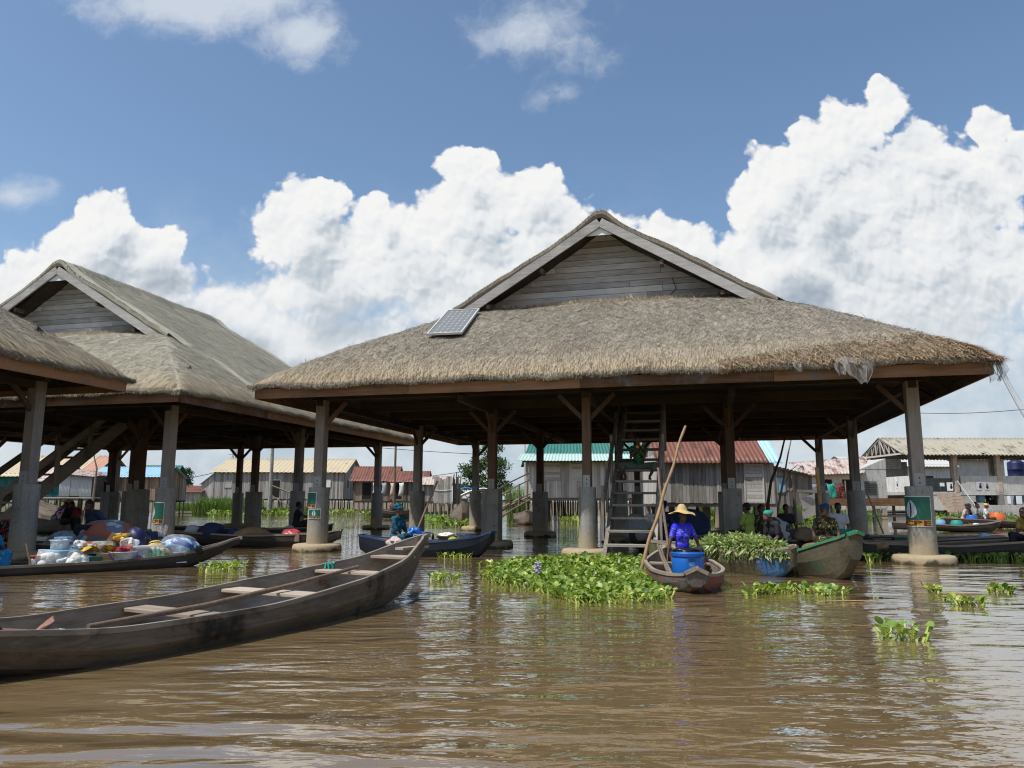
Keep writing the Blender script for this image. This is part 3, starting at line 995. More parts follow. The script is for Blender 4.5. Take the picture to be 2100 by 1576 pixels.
def column(par, u, v, round_, rad, hw, wmat='post_wood', braces='u', top=3.78):
    m = MB().box((u, v, (ZC - 0.1 + top) / 2), (hw, hw, top - ZC + 0.1))
    c = m.obj('column', M[wmat], par, bevel=0.012)
    c['place'] = (u, v)
    p = MB()
    if round_:
        p.lathe([(rad * 1.02, -0.6), (rad * 1.02, 0.1), (rad * 0.99, 0.6), (rad * 0.97, 1.2), (rad, ZC - 0.02), (rad * 0.96, ZC), (0.0, ZC)], 36, (u, v, 0), wob=0.012)
        p.obj('concrete_pier', M['concrete'], c, smooth=False).data.polygons.foreach_set('use_smooth', [True] * (36 * 6))
    else:
        p.box((u, v, (ZC - 0.6) / 2), (rad * 1.85, rad * 1.85, ZC + 0.6))
        p.obj('concrete_pier', M['concrete'], c, bevel=0.02)
    fr = 0.60 if round_ else 0.58
    f = MB()
    f.lathe([(fr * 0.96, -0.6), (fr * 0.99, -0.02), (fr, 0.05), (fr * 0.985, 0.12), (fr * 0.94, 0.165), (fr * 0.8, 0.18), (0.0, 0.185)], 40, (u, v, 0), wob=0.010)
    o = f.obj('footing', M['footing_concrete'], c, smooth=True)
    for s in (-1, 1):
        MB().box((u, v + s * (hw / 2 + 0.004), ZC + 0.12), (hw * 0.78, 0.012, 0.30)).obj('bracket_plate', M['bracket'], c)
    b = MB()
    for s in (-1, 1):
        for dz in (0.07, 0.17):
            b.lathe([(0.0, 0), (0.018, 0), (0.018, 0.016), (0, 0.016)], 8)
            b.V[-1] = b.V[-1] @ np.array([[1, 0, 0], [0, 0, 1], [0, -1, 0]]).T[:, :] * 1.0
            b.V[-1] = np.stack([b.V[-1][:, 0] + u, b.V[-1][:, 1] * 1.0 + v + s * (hw / 2 + 0.010), b.V[-1][:, 2] + ZC + dz], 1)
    b.obj('bolt', M['bolt'], c)
    for ax in braces:
        for s in (-1, 1):
            du, dv = (s, 0) if ax == 'u' else (0, s)
            if (ax == 'u' and ((u < 0.1 and s < 0) or (u > UR - 0.1 and s > 0))) or (ax == 'v' and ((v < 0.1 and s < 0) or (v > VR - 0.1 and s > 0))):
                continue
            k = MB().beam((u + du * (hw / 2 - 0.02), v + dv * (hw / 2 - 0.02), top - 0.64), (u + du * 0.66, v + dv * 0.66, top - 0.06), 0.06, 0.10)
            k.obj('knee_brace', M['post_brown'], c)
    return c


def gable_boards(v, sgn):
    m = MB()
    z = 6.30
    k = 0
    while z < 8.72:
        h = 0.172 + 0.012 * rnd.random()
        half = (8.95 - (z + h * 0.5)) / SL + 0.22
        half = min(half, 4.25)
        cuts = [-half] + sorted(rnd.uniform(-half * 0.9, half * 0.9) for _ in range(1 if half > 2 else 0)) + [half]
        for a, b in zip(cuts, cuts[1:]):
            tilt = 0.09 * sgn
            rot = np.array([[1, 0, 0], [0, math.cos(tilt), -math.sin(tilt)], [0, math.sin(tilt), math.cos(tilt)]])
            m.box((UC + (a + b) / 2, v + rnd.uniform(-0.004, 0.004), z + h / 2), (b - a - 0.010, 0.022, h - 0.014), rot)
        z += h
        k += 1
    return m


def build_pavilion():
    pav = thing('market_pavilion', 'pending', 'pavilion', UV(0, 0), TH)
    th = thatch_mesh().obj('thatch_roof', M['thatch'], pav, smooth=False)
    # underside of the eaves and rafters
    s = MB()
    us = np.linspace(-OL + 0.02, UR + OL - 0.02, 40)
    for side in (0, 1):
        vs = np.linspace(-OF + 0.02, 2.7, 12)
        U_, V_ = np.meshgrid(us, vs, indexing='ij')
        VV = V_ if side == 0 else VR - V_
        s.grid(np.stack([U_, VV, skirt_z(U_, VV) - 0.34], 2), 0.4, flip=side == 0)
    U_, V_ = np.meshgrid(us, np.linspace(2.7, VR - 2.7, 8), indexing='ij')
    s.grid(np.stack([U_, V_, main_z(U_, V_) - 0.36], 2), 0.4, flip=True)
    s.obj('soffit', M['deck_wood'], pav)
    zr0 = 3.92
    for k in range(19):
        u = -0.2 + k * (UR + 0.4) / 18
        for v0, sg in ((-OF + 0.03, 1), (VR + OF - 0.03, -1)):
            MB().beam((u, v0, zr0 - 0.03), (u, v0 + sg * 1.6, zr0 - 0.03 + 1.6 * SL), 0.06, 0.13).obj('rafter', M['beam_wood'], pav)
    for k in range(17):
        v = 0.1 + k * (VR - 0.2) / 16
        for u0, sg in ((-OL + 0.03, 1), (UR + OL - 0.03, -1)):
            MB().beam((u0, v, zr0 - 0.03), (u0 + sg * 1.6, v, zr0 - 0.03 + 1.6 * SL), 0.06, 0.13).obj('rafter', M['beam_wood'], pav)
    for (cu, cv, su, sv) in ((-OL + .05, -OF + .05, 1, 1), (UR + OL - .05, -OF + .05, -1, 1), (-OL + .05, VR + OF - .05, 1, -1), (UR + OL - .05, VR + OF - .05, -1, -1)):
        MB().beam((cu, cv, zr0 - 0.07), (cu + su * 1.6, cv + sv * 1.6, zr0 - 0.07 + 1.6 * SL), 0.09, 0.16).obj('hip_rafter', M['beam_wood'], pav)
    # fascia boards round the eaves, each side of several lengths
    def fascia(a, b, n):
        a, b = Vector(a), Vector(b)
        m = MB()
        for k in range(n):
            p, q = a.lerp(b, k / n), a.lerp(b, (k + 1) / n)
            d = (q - p).normalized() * 0.004
            m.beam(p + d, q - d, 0.05, 0.235 + 0.006 * (k % 2), t=rnd.random())
        m.obj('fascia_board', M['fascia_wood'], pav)
    zf = 3.805
    fascia((-OL, -OF, zf), (UR + OL, -OF, zf), 4)
    fascia((-OL, VR + OF, zf), (UR + OL, VR + OF, zf), 4)
    fascia((-OL, -OF + 0.03, zf), (-OL, VR + OF - 0.03, zf), 4)
    fascia((UR + OL, -OF + 0.03, zf), (UR + OL, VR + OF - 0.03, zf), 4)
    # gables
    gable_boards(VG, 1).obj('gable_wall', M['gable_board'], pav)
    gable_boards(VR - VG, -1).obj('gable_wall', M['gable_board'], pav)
    for v0 in (VG + 0.05, VR - VG - 0.05):
        MB().raw([(UC - 4.3, v0, 6.25), (UC + 4.3, v0, 6.25), (UC, v0, 8.9)], [(0, 1, 2)]).obj('gable_backing', M['dark'], pav)
    for v0, sg in ((VB - 0.03, -1), (VR - VB + 0.03, 1)):
        for s_ in (-1, 1):
            MB().beam((UC + s_ * 0.01, v0, 8.86), (UC + s_ * 4.25, v0, 8.86 - 4.24 * SL), 0.05, 0.245).obj('bargeboard', M['barge_board'], pav)
        m = MB()
        m.raw([(UC - 0.36, v0 - sg * 0.04, 8.50), (UC + 0.36, v0 - sg * 0.04, 8.50), (UC, v0 - sg * 0.04, 8.73), (UC - 0.36, v0 - sg * 0.06, 8.50), (UC + 0.36, v0 - sg * 0.06, 8.50), (UC, v0 - sg * 0.06, 8.73)],
              [(0, 1, 2), (5, 4, 3)])
        m.obj('gable_gap_light', M['white_paint'], pav)  # white triangle paints the light showing in the gap at the apex
        for s_ in (-1, 1):
            for w_ in (1.65, 3.2):
                MB().box((UC + s_ * w_, v0 - sg * 0.21, 8.62 - w_ * SL), (0.10, 0.34, 0.12)).obj('purlin', M['post_brown'], pav)
    # sheathing under the gable overhang
    m = MB()
    for v0, v1 in ((VB, VG + 0.05), (VR - VG - 0.05, VR - VB)):
        for s_ in (-1, 1):
            uu = UC + s_ * np.linspace(0.0, 4.4, 20)
            P = np.stack([np.stack([uu, np.full_like(uu, vv), main_z(UC + s_ * np.linspace(0.45, 4.85, 20), np.full_like(uu, vv)) - 0.02], 1) for vv in (v0, v1)], 1)
            m.grid(P, 0.3)
    m.obj('gable_soffit', M['deck_wood'], pav)
    # upper floor: planks with an opening for the stair, and its beams
    d = MB()
    z0 = 4.06
    k = -0.35
    while k < VR + 0.3:
        wd_ = 0.235
        for (a, b) in (((-0.3, 7.15), (8.45, UR + 0.3)) if 2.6 < k < 4.6 else ((-0.3, UR + 0.3),)):
            d.box(((a + b) / 2, k + wd_ / 2, z0), (b - a, wd_ - 0.008, 0.045))
        k += wd_
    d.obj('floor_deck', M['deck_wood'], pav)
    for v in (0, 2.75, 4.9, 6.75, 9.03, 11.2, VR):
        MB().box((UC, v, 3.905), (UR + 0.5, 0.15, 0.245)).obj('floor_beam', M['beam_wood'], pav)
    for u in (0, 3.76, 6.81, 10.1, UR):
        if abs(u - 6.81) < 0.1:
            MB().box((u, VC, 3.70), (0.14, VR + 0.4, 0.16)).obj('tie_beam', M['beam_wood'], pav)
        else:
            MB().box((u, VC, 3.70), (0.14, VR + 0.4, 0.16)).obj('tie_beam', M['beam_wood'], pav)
    # columns: an outer ring on round piers, an inner ring on square ones
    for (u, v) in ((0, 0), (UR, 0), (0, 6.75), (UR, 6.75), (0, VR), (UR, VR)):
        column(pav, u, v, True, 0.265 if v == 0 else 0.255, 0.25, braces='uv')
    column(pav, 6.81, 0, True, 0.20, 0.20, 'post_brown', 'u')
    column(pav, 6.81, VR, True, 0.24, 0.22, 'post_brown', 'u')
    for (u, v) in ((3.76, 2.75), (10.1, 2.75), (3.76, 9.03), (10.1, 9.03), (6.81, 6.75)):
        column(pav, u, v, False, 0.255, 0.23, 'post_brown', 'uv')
    return pav


def build_stair():
    """open wooden stair from the water to the upper floor"""
    st = thing('wooden_staircase', 'pending', 'staircase', UV(7.83, -0.88), TH)
    rise, run, n = 0.283, 0.395, 13
    L = Vector((0, run, rise))
    for s in (-1, 1):
        a = Vector((s * 0.53, -0.38, -0.38))
        b = Vector((s * 0.53, n * run + 0.1, 0.18 + n * rise))
        MB().beam(a, b, 0.085, 0.40).obj('stringer', M['stringer_wood'], st)
        h = MB()
        off = Vector((s * 0.045, 0, 0.82))
        h.beam(Vector((s * 0.61, 0.62, 0.50 + 0.80)), Vector((s * 0.61, n * run, 0.25 + n * rise + 0.62)), 0.05, 0.20)
        h.obj('handrail', M['stringer_wood'], st)
        for (y_, top) in ((0.66, 1.02), (1.5, 1.0), (2.5, 1.0), (3.7, 0.85)):
            z_ = -0.1 + y_ * rise / run
            MB().box((s * 0.640, y_, z_ + top / 2 + 0.1), (0.055, 0.15, top + 0.2)).obj('handrail_post', M['post_wood'], st)
    for k in range(n):
        MB().box((0, 0.10 + k * run, 0.30 + k * rise), (0.99, 0.27, 0.055)).obj('tread', M['stair_wood'], st, bevel=0.006)
    return st


pav = build_pavilion()
stair = build_stair()
PAVS = [pav]
DU, DV = -18.25, -17.74
pav2 = copy_tree(pav)
pav2.location = UV(DU, 0.0)
for ch in pav2.children_recursive:
    if ch.name.startswith('column') and abs(ch['place'][0] - 10.1) < 0.1:
        ch.location.x = 0.42                      # its inner posts stand a little farther out
    if ch.name.startswith('thatch_roof'):
        ch.material_slots[0].link = 'OBJECT'
        ch.material_slots[0].material = M['thatch_pale']
pav3 = copy_tree(pav)
pav3.location = UV(DU - 0.02, DV)
pav2.rotation_euler = pav3.rotation_euler = (0, 0, TH)
G_ = 'thatched pavilions of the floating market'
tag(pav, 'thatched market pavilion with a solar panel on its front roof slope', 'pavilion', G_)
tag(pav2, 'thatched market pavilion beyond the loaded canoe, its long side slope pale grey green', 'pavilion', G_)
tag(pav3, 'nearest thatched pavilion, only one eave corner and one rear pier in the photo', 'pavilion', G_)
st2 = copy_tree(stair)
st2.location = UV(7.83 + DU, -0.88)
GS = 'staircases up into the pavilions'
tag(stair, 'open wooden staircase with a woman sitting on it', 'staircase', GS)
tag(st2, 'dark wooden staircase under the pavilion behind the loaded canoe', 'staircase', GS)


# frayed fresh straw on the near corner of the main roof
def frayed():
    m = MB()
    N = 4600
    k = R.random(N) ** 1.9
    u = UR + TL - 0.02 - k * 5.2
    v = -TF + R.random(N) ** 1.3 * 0.85 * np.clip(1.25 - k, 0.2, 1)
    sw = R.random(N) < 0.25
    u2 = UR + TL - R.random(N) * 0.6
    v2 = -TF + R.random(N) * 2.4
    u, v = np.where(sw, u2, u), np.where(sw, v2, v)
    z = skirt_z(u, v) + 0.02
    an = np.where(sw, R.normal(0.0, 0.3, N), R.normal(-1.1, 0.4, N))
    ln = R.uniform(0.12, 0.36, N)
    dx, dy = np.cos(an), np.sin(an)
    p = np.stack([u, v, z], 1)
    e = p + np.stack([dx * ln, dy * ln, -0.40 * ln + R.uniform(-0.03, 0.07, N)], 1)
    sx = np.stack([-dy, dx, np.zeros(N)], 1) * 0.008
    i = np.arange(N)[:, None] * 3
    m.raw(np.stack([p - sx, p + sx, e], 1).reshape(-1, 3), i + np.array([[0, 1, 2]]), np.repeat(R.random(N), 3))
    return m.obj('frayed_thatch', M['thatch_orange'], pav)


frayed()


# ------------------------------------------------------------------ houses on stilts beyond the pavilions
def plank_wall(m, a, b, z0, z1, w=0.17, gap=0.012, horiz=False, top=None, rag=0.03):
    a, b = np.array(a, float), np.array(b, float)
    L = np.linalg.norm(b - a)
    d = (b - a) / L
    ang = math.atan2(d[1], d[0])
    R_ = rotz(ang)
    if horiz:
        z = z0
        while z < z1 - 0.02:
            h = min(w * rnd.uniform(0.9, 1.1), z1 - z)
            c = (a + b) / 2
            m.box((c[0], c[1], z + h / 2), (L, 0.025, h - gap), R_)
            z += h
        return m
    s = 0.0
    while s < L - 0.02:
        ww = min(w * rnd.uniform(0.75, 1.25), L - s)
        c = a + d * (s + ww / 2)
        zt = z1 if top is None else top((s + ww / 2) / L)
        zb = z0 + rnd.uniform(-rag, rag)
        off = rnd.uniform(-0.006, 0.006)
        m.box((c[0] - d[1] * off, c[1] + d[0] * off, (zb + zt) / 2), (ww - gap, 0.026, zt - zb), R_)
        s += ww
    return m


def corr(p00, p10, p01, p11, pitch=0.2, amp=0.022, per=6):
    """corrugated sheet between two edges; p00-p10 is the eave, p01-p11 the ridge"""
    p00, p10, p01, p11 = [np.array(p, float) for p in (p00, p10, p01, p11)]
    L = np.linalg.norm(p10 - p00)
    n = max(8, int(L / pitch * per))
    k = np.linspace(0, 1, n + 1)
    nrm = np.cross(p10 - p00, p01 - p00)
    nrm /= np.linalg.norm(nrm)
    if nrm[2] < 0:
        nrm = -nrm
    rows = []
    for j in np.linspace(0, 1, 7):
        e = p00 + (p01 - p00) * j
        f = p10 + (p11 - p10) * j
        P = e + (f - e) * k[:, None] + nrm * (amp * np.sin(k * L / pitch * 2 * PI))[:, None] + nrm * 0.01 * rnd.uniform(-1, 1)
        if j == 0:
            P = P + (p00 - p01) / np.linalg.norm(p00 - p01) * (0.03 * np.sin(np.floor(k * L / 0.8) * 7.1))[:, None]
        rows.append(P)
    return MB().grid(np.stack(rows, 1), 0.5)


def stilts(par, L, Wd, zf, nx, ny, mat='stick_wood', r=0.06, square=False, z0=-0.6):
    for i in range(nx):
        for j in range(ny):
            x = 0.1 + (L - 0.2) * i / max(1, nx - 1)
            y = 0.1 + (Wd - 0.2) * j / max(1, ny - 1)
            m = MB()
            if square:
                m.box((x, y, (zf + z0) / 2), (r * 2, r * 2, zf - z0))
            else:
                m.tube([(x + rnd.uniform(-.08, .08), y + rnd.uniform(-.05, .05), z0), (x + rnd.uniform(-.03, .03), y, zf * 0.5), (x, y, zf)], [r * rnd.uniform(.8, 1.3), r, r * rnd.uniform(.8, 1.1)], 7)
            m.obj('stilt', M[mat], par)


def opening(par, name, x, z0, w, h, y=-0.03, mat='dark', frame='plank_pale', horiz=False):
    if name == 'door' and mat != 'dark' or name == 'shutter':
        m = MB()
        plank_wall(m, (x - w / 2, y), (x + w / 2, y), z0, z0 + h, 0.16, horiz=horiz, rag=0)
        o = m.obj(name, M[mat], par)
    else:
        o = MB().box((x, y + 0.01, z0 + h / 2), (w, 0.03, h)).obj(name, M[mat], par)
    f = MB()
    t = 0.06
    for (cx, cz, sx, sz) in ((x - w / 2 - t / 2, z0 + h / 2, t, h + 2 * t), (x + w / 2 + t / 2, z0 + h / 2, t, h + 2 * t), (x, z0 + h + t / 2, w - 0.004, t), (x, z0 - t / 2, w - 0.004, t)):
        f.box((cx, y - 0.015, cz), (sx, 0.04, sz))
    f.obj('frame', M[frame], o)
    return o


def house(name, label, X, Yd, rz, L, Wd, zf, ze, zr, wall, roof, group='houses on stilts along the far bank', over=0.3, pitch=0.25, horiz=False, openings=(), nst=(7, 3), stilt='stick_wood', sq=False,
          sr=0.06, roof2=None, split=0.0, hip=0.0, ends=None, floor='plank_dark', gable_y=False):
    h = thing(name, label, 'house', (X, Yd, 0), rz, group)
    w_ = MB()
    plank_wall(w_, (0, 0), (L, 0), zf, ze, horiz=horiz)
    plank_wall(w_, (L, Wd), (0, Wd), zf, ze)
    gt = (lambda s: ze + (zr - ze - 0.05) * (1 - abs(2 * s - 1)))
    plank_wall(w_, (L, 0.03), (L, Wd - 0.03), zf, ze, top=gt)
    plank_wall(w_, (0, Wd - 0.03), (0, 0.03), zf, ze, top=gt)
    w_.obj('plank_wall', M[wall], h)
    MB().box((L / 2, Wd / 2, zf + 0.0), (L - 0.06, Wd - 0.06, 0.06)).obj('floor_platform', M[floor], h)
    m = MB()
    for j in range(3):
        m2 = MB().box((L / 2, 0.12 + (Wd - 0.24) * j / 2, zf - 0.10), (L + 0.1, 0.12, 0.14))
        m2.obj('floor_beam', M[floor], h)
    dz = (zr - ze) / (Wd / 2)
    o = over
    if split:
        xs = [(-o, split, roof), (split, L + o, roof2)]
    else:
        xs = [(-o, L + o, roof)]
    for (xa, xb, mt) in xs:
        ra, rb = xa + (hip if xa < 0 else 0), xb - (hip if xb > L else 0)
        corr((xa, -o, ze - dz * o), (xb, -o, ze - dz * o), (ra, Wd / 2, zr), (rb, Wd / 2, zr), pitch).obj('roof_sheet', M[mt], h, smooth=True, solid=0.012)
        corr((xb, Wd + o, ze - dz * o), (xa, Wd + o, ze - dz * o), (rb, Wd / 2, zr), (ra, Wd / 2, zr), pitch).obj('roof_sheet', M[mt], h, smooth=True, solid=0.012)
    for (nm, x, z, w, hh, mat, fr, hz) in openings:
        opening(h, nm, x, z, w, hh, mat=mat, frame=fr, horiz=hz)
    stilts(h, L, Wd, zf - 0.16, nst[0], nst[1], stilt, sr, sq)
    return h


# long tan-roofed house
h = house('stilt_house', 'long grey plank house with a tan ribbed metal roof and a dark open doorway', -28.4, 72, 0, 12.4, 8.0, 1.35, 3.95, 5.35, 'plank_grey', 'roof_tan', pitch=0.42, nst=(14, 4),
          openings=[('door', 5.9, 1.45, 0.92, 1.65, 'dark', 'plank_pale', False), ('shutter', 1.4, 2.45, 0.6, 0.62, 'plank_pale', 'plank_pale', True), ('shutter', 10.9, 2.5, 0.5, 0.7, 'white_paint', 'plank_pale', True)])
for (yy_, zz_, hh_) in ((1.8, 2.4, 0.8), (4.4, 2.2, 1.2)):
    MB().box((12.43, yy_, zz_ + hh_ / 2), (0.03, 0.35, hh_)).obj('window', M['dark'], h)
# bamboo gangway in front of it
gw = thing('bamboo_gangway', 'rickety bamboo railing and gangway in front of the long tan-roofed house', 'gangway', Y(600, 1045, 66) * 1.0)
gw.location.z = 0
for k, (a, b) in enumerate([((-2.2, 0, 2.6), (2.6, 0, 0.8)), ((-2.2, 0.6, 2.5), (2.6, 0.6, 0.7)), ((-2.0, 0, 1.7), (0.6, 0, 0.1)), ((0.6, 0.2, 0.0), (2.4, 0.3, 1.9)), ((-0.6, 0.5, 1.8), (1.8, 0.2, 0.1))]):
    MB().tube([a, b], 0.05, 6).obj('pole', M['stick_wood'], gw)
for x in (-2.0, -0.6, 1.0, 2.4):
    MB().tube([(x, 0.1, -0.5), (x + 0.05, 0.1, 2.3 - (x + 2) * 0.36)], 0.05, 6).obj('post', M['stick_wood'], gw)

# small grey house behind, gable to the camera
p = Y(397, 1023, 78)
house('stilt_house', 'small pale grey house with its gable to the water left of the long house', p.x + 2.3, 80.5, PI / 2, 5.5, 2.6, 1.3, 3.0, 4.05, 'plank_pale', 'roof_grey', nst=(3, 2), over=0.2)
g_ = thing('low_shack', 'low shack with a rusty red roof beside the small grey gable house', 'shack', (Y(362, 1040, 80).x, 80, 0), 0, 'houses on stilts along the far bank')
w_ = MB()
plank_wall(w_, (0, 0), (2.4, 0), 0.9, 2.1)
plank_wall(w_, (2.4, 2), (0, 2), 0.9, 2.3)
plank_wall(w_, (2.4, 0), (2.4, 2), 0.9, 2.1)
w_.obj('plank_wall', M['plank_pale'], g_)
corr((-0.2, -0.3, 2.05), (2.7, -0.3, 2.05), (-0.2, 2.2, 2.75), (2.7, 2.2, 2.75), 0.2).obj('roof_sheet', M['roof_rust'], g_, smooth=True, solid=0.012)
stilts(g_, 2.4, 2, 0.95, 3, 2)

# rust-roofed shacks right of the long house
h = house('stilt_house', 'ramshackle house with a low dark rust roof and an open cluttered porch', -14.2, 68, 0, 3.6, 4.2, 1.2, 3.15, 4.35, 'plank_brown', 'roof_rust', nst=(5, 3), over=0.4,
          openings=[('door', 1.2, 1.3, 0.8, 1.5, 'dark', 'plank_dark', False), ('window', 2.6, 1.9, 0.6, 0.7, 'dark', 'plank_dark', False)])
h = house('stilt_house', 'dark plank house with a rust roof right of the cluttered porch', -10.5, 66, 0, 2.9, 3.4, 1.2, 3.0, 3.85, 'plank_dark', 'roof_rust', nst=(5, 3), over=0.35,
          openings=[('door', 0.6, 1.3, 0.7, 1.4, 'dark', 'plank_grey', False)])
cl = MB()
for k in range(4):
    x0 = -12.0 + k * 0.75
    P = np.array([[(x0 + i * 0.1 + 0.05 * math.sin(j), 65.4 + 0.05 * math.sin(i * 1.3 + j), 2.75 - j * 0.28 - 0.04 * math.sin(i)) for j in range(5)] for i in range(5)])
    o = MB().grid(P).obj('laundry', M[['cloth_white', 'cloth_grey', 'cloth_pink', 'cloth_white'][k]], None, smooth=True, solid=0.01)
    tag(o, ['white cloth hung by the porch post of the rust-roofed house', 'grey cloth hung second along the porch of the rust-roofed house', 'pinkish cloth hung on the porch of the rust-roofed house',
            'white cloth hung nearest the dark plank house'][k], 'laundry', 'laundry on the rust-roofed porch')
h = house('stilt_house', 'grey shack with a low tin roof right of the dark plank house', -7.6, 64, 0, 2.3, 2.6, 1.15, 2.7, 3.3, 'plank_grey', 'roof_rust_pale', nst=(4, 2), over=0.3)
pn = thing('plank_screen', 'tall screen of upright grey planks on thin stilts, tied with a pale rope', 'screen', (Y(889, 1040, 56).x, 56, 0))
m = MB()
plank_wall(m, (0, 0), (1.35, 0), 1.05, 2.9, 0.14, top=lambda s: 2.9 + 0.12 * math.sin(s * 9))
m.obj('plank_panel', M['plank_grey'], pn)
m = MB()
plank_wall(m, (1.4, 0.1), (1.9, 1.2), 0.95, 2.6, 0.14, top=lambda s: 2.75 + 0.25 * math.sin(s * 14))
m.obj('side_panel', M['plank_dark'], pn)
stilts(pn, 1.8, 0.8, 1.0, 6, 2, r=0.05)
MB().tube([(-0.02, -0.04, 2.0), (0.7, -0.045, 1.96), (1.38, -0.04, 2.02)], 0.02, 6).obj('rope', M['tarp_white'], pn)
for x in (1.42, 1.6, 1.75):
    MB().tube([(x, 0.3, 1.0), (x + 0.04, 0.3, 3.15 + 0.2 * math.sin(x * 9))], 0.04, 6).obj('stake', M['stick_wood'], pn)

# tarpaulin shelter
tp = thing('tarpaulin_shelter', 'white and blue tarpaulin stretched low between poles in front of the tree', 'shelter', (Y(990, 1030, 60).x, 60, 0))
k = np.linspace(0, 1, 9)
A_, B_ = np.meshgrid(k, k, indexing='ij')
P = np.stack([-1.9 + 3.9 * A_, -0.5 + 2.5 * B_, 1.55 + 0.65 * np.sin(A_ * PI) * (1 - 0.3 * B_) + 0.08 * np.sin(B_ * 9)], 2)
MB().grid(P).obj('white_sheet', M['tarp_white'], tp, smooth=True, solid=0.015)
P = np.stack([-2.1 + 1.5 * A_, 0.6 + 1.4 * B_, 2.05 + 0.2 * np.sin(A_ * PI) + 0.05 * np.sin(B_ * 9)], 2)
MB().grid(P).obj('blue_sheet', M['tarp_blue'], tp, smooth=True, solid=0.015)
for (x, y) in ((-1.85, -0.45), (1.95, -0.45), (0.0, -0.4), (-1.85, 1.9), (1.95, 1.9)):
    MB().tube([(x, y, -0.5), (x, y, 1.62 + (0.5 if abs(x) < 0.1 else 0))], 0.04, 6).obj('pole', M['stick_wood'], tp)

# log ramp beside the green-roofed house
rp = thing('log_ramp', 'ramp of rough brown logs with a pole rail leading up to the green-roofed house', 'ramp', (Y(1052, 1060, 44).x, 44, 0))
for (a, b, r) in [((-1.5, 0, 0.35), (1.0, 0.3, 1.65), 0.06), ((-1.4, 0.3, 0.25), (1.0, 0.6, 1.5), 0.07), ((-1.0, -0.2, 0.1), (1.0, 0.1, 1.3), 0.06), ((-1.1, 0, 1.75), (0.95, 0.2, 2.85), 0.04), ((-1.0, 0, 1.35), (0.95, 0.2, 2.45), 0.04),
                  ((-1.7, 0.4, 1.15), (0.9, 0.2, 1.25), 0.06), ((-1.9, 0.1, 1.05), (0.2, 0.3, 1.2), 0.05)]:
    MB().tube([a, ((a[0] + b[0]) / 2, (a[1] + b[1]) / 2, (a[2] + b[2]) / 2 + 0.05), b], r, 7).obj('log', M['stick_wood'], rp)
for x in (-1.5, -0.9, -0.2, 0.3, 0.8):
    MB().tube([(x, 0.1, -0.5), (x + 0.06, 0.1, 2.05 + x * 0.55)], 0.045, 6).obj('post', M['stick_wood'], rp)

# green-roofed house with shutters
h = house('stilt_house', 'weathered plank house with a green metal roof, a pale lower eave and two closed shutters', 0.86, 46, 0, 7.5, 6.0, 1.42, 3.75, 5.9, 'plank_pale', 'roof_green', nst=(16, 4), over=0.25, pitch=0.22, hip=0.9, sr=0.055,
          openings=[('shutter', 1.6, 2.5, 0.95, 1.05, 'plank_pale', 'plank_pale', True), ('shutter', 3.25, 2.5, 0.95, 1.05, 'plank_pale', 'plank_pale', True), ('shutter', 5.6, 2.4, 0.95, 1.1, 'plank_grey', 'plank_pale', True)])
corr((-0.55, -0.85, 3.62), (8.0, -0.85, 3.62), (-0.30, 0.30, 4.12), (7.8, 0.30, 4.12), 0.2).obj('lower_roof_sheet', M['roof_palegreen'], h, smooth=True, solid=0.012)

# rust-roofed plank house just behind the pavilion
h = house('stilt_house', 'grey plank house with a rust red corrugated roof, light blue sheets at its right end', 6.8, 34.2, 0, 5.1, 4.6, 1.16, 3.16, 4.75, 'plank_grey', 'roof_rust', nst=(5, 3), stilt='concrete', sq=True, sr=0.15, over=0.3,
          roof2='roof_blue', split=4.82, pitch=0.2, openings=[('door', 4.15, 1.22, 0.78, 1.65, 'plank_pale', 'plank_pale', True)], hip=0.0)
m = MB()
plank_wall(m, (-0.05, 0.0), (-0.05, 4.6), 1.1, 3.4)
m.obj('side_boarding', M['plank_pale'], h)

# low shack and the pink house right of it
sh = thing('low_shack', 'low dark plank shack with a sloping roof between the rust-roofed house and the pink house', 'shack', (Y(1590, 1030, 40).x, 40, 0), 0, 'houses on stilts along the far bank')
w_ = MB()
plank_wall(w_, (0, 0), (2.0, 0), 1.0, 3.0, top=lambda s: 3.05 - 0.5 * s)
plank_wall(w_, (2.0, 0), (2.0, 3), 1.0, 2.5)
w_.obj('plank_wall', M['plank_dark'], sh)
corr((-0.2, -0.35, 3.14), (2.3, -0.35, 2.52), (-0.2, 3.2, 3.3), (2.3, 3.2, 2.7), 0.2).obj('roof_sheet', M['roof_rust_pale'], sh, smooth=True, solid=0.012)
opening(sh, 'window', 0.35, 1.75, 0.36, 0.75, mat='skyblue_plastic', frame='plank_brown')
stilts(sh, 2.0, 3, 1.0, 3, 2)

pk = thing('plastered_house', 'pinkish plastered house with a low rusty white roof and a louvred window', 'house', (Y(1655, 1030, 54).x, 54, 0), 0, 'houses on stilts along the far bank')
MB().box((1.95, 2.0, 2.0), (3.9, 4.0, 2.5)).obj('pink_wall', M['plaster_pink'], pk)
MB().box((4.85, 2.0, 2.15), (1.85, 3.96, 2.8)).obj('grey_wall', M['plaster'], pk)
gt = MB()
gt.raw([(3.95, 0.0, 3.55), (5.8, 0.0, 3.55), (5.8, 0.0, 4.3), (3.95, 4.0, 3.55), (5.8, 4.0, 3.55), (5.8, 4.0, 4.3)], [(0, 1, 2), (5, 4, 3)])
gt.F.append(np.array([(0, 3, 4, 1), (1, 4, 5, 2), (2, 5, 3, 0)]))
gt.obj('gable_wall', M['plaster'], pk)
corr((-0.2, -0.5, 3.10), (4.0, -0.5, 3.25), (-0.1, 3.0, 4.15), (5.9, 3.0, 4.65), 0.22).obj('roof_sheet', M['roof_rust_pale'], pk, smooth=True, solid=0.012)
m = MB()
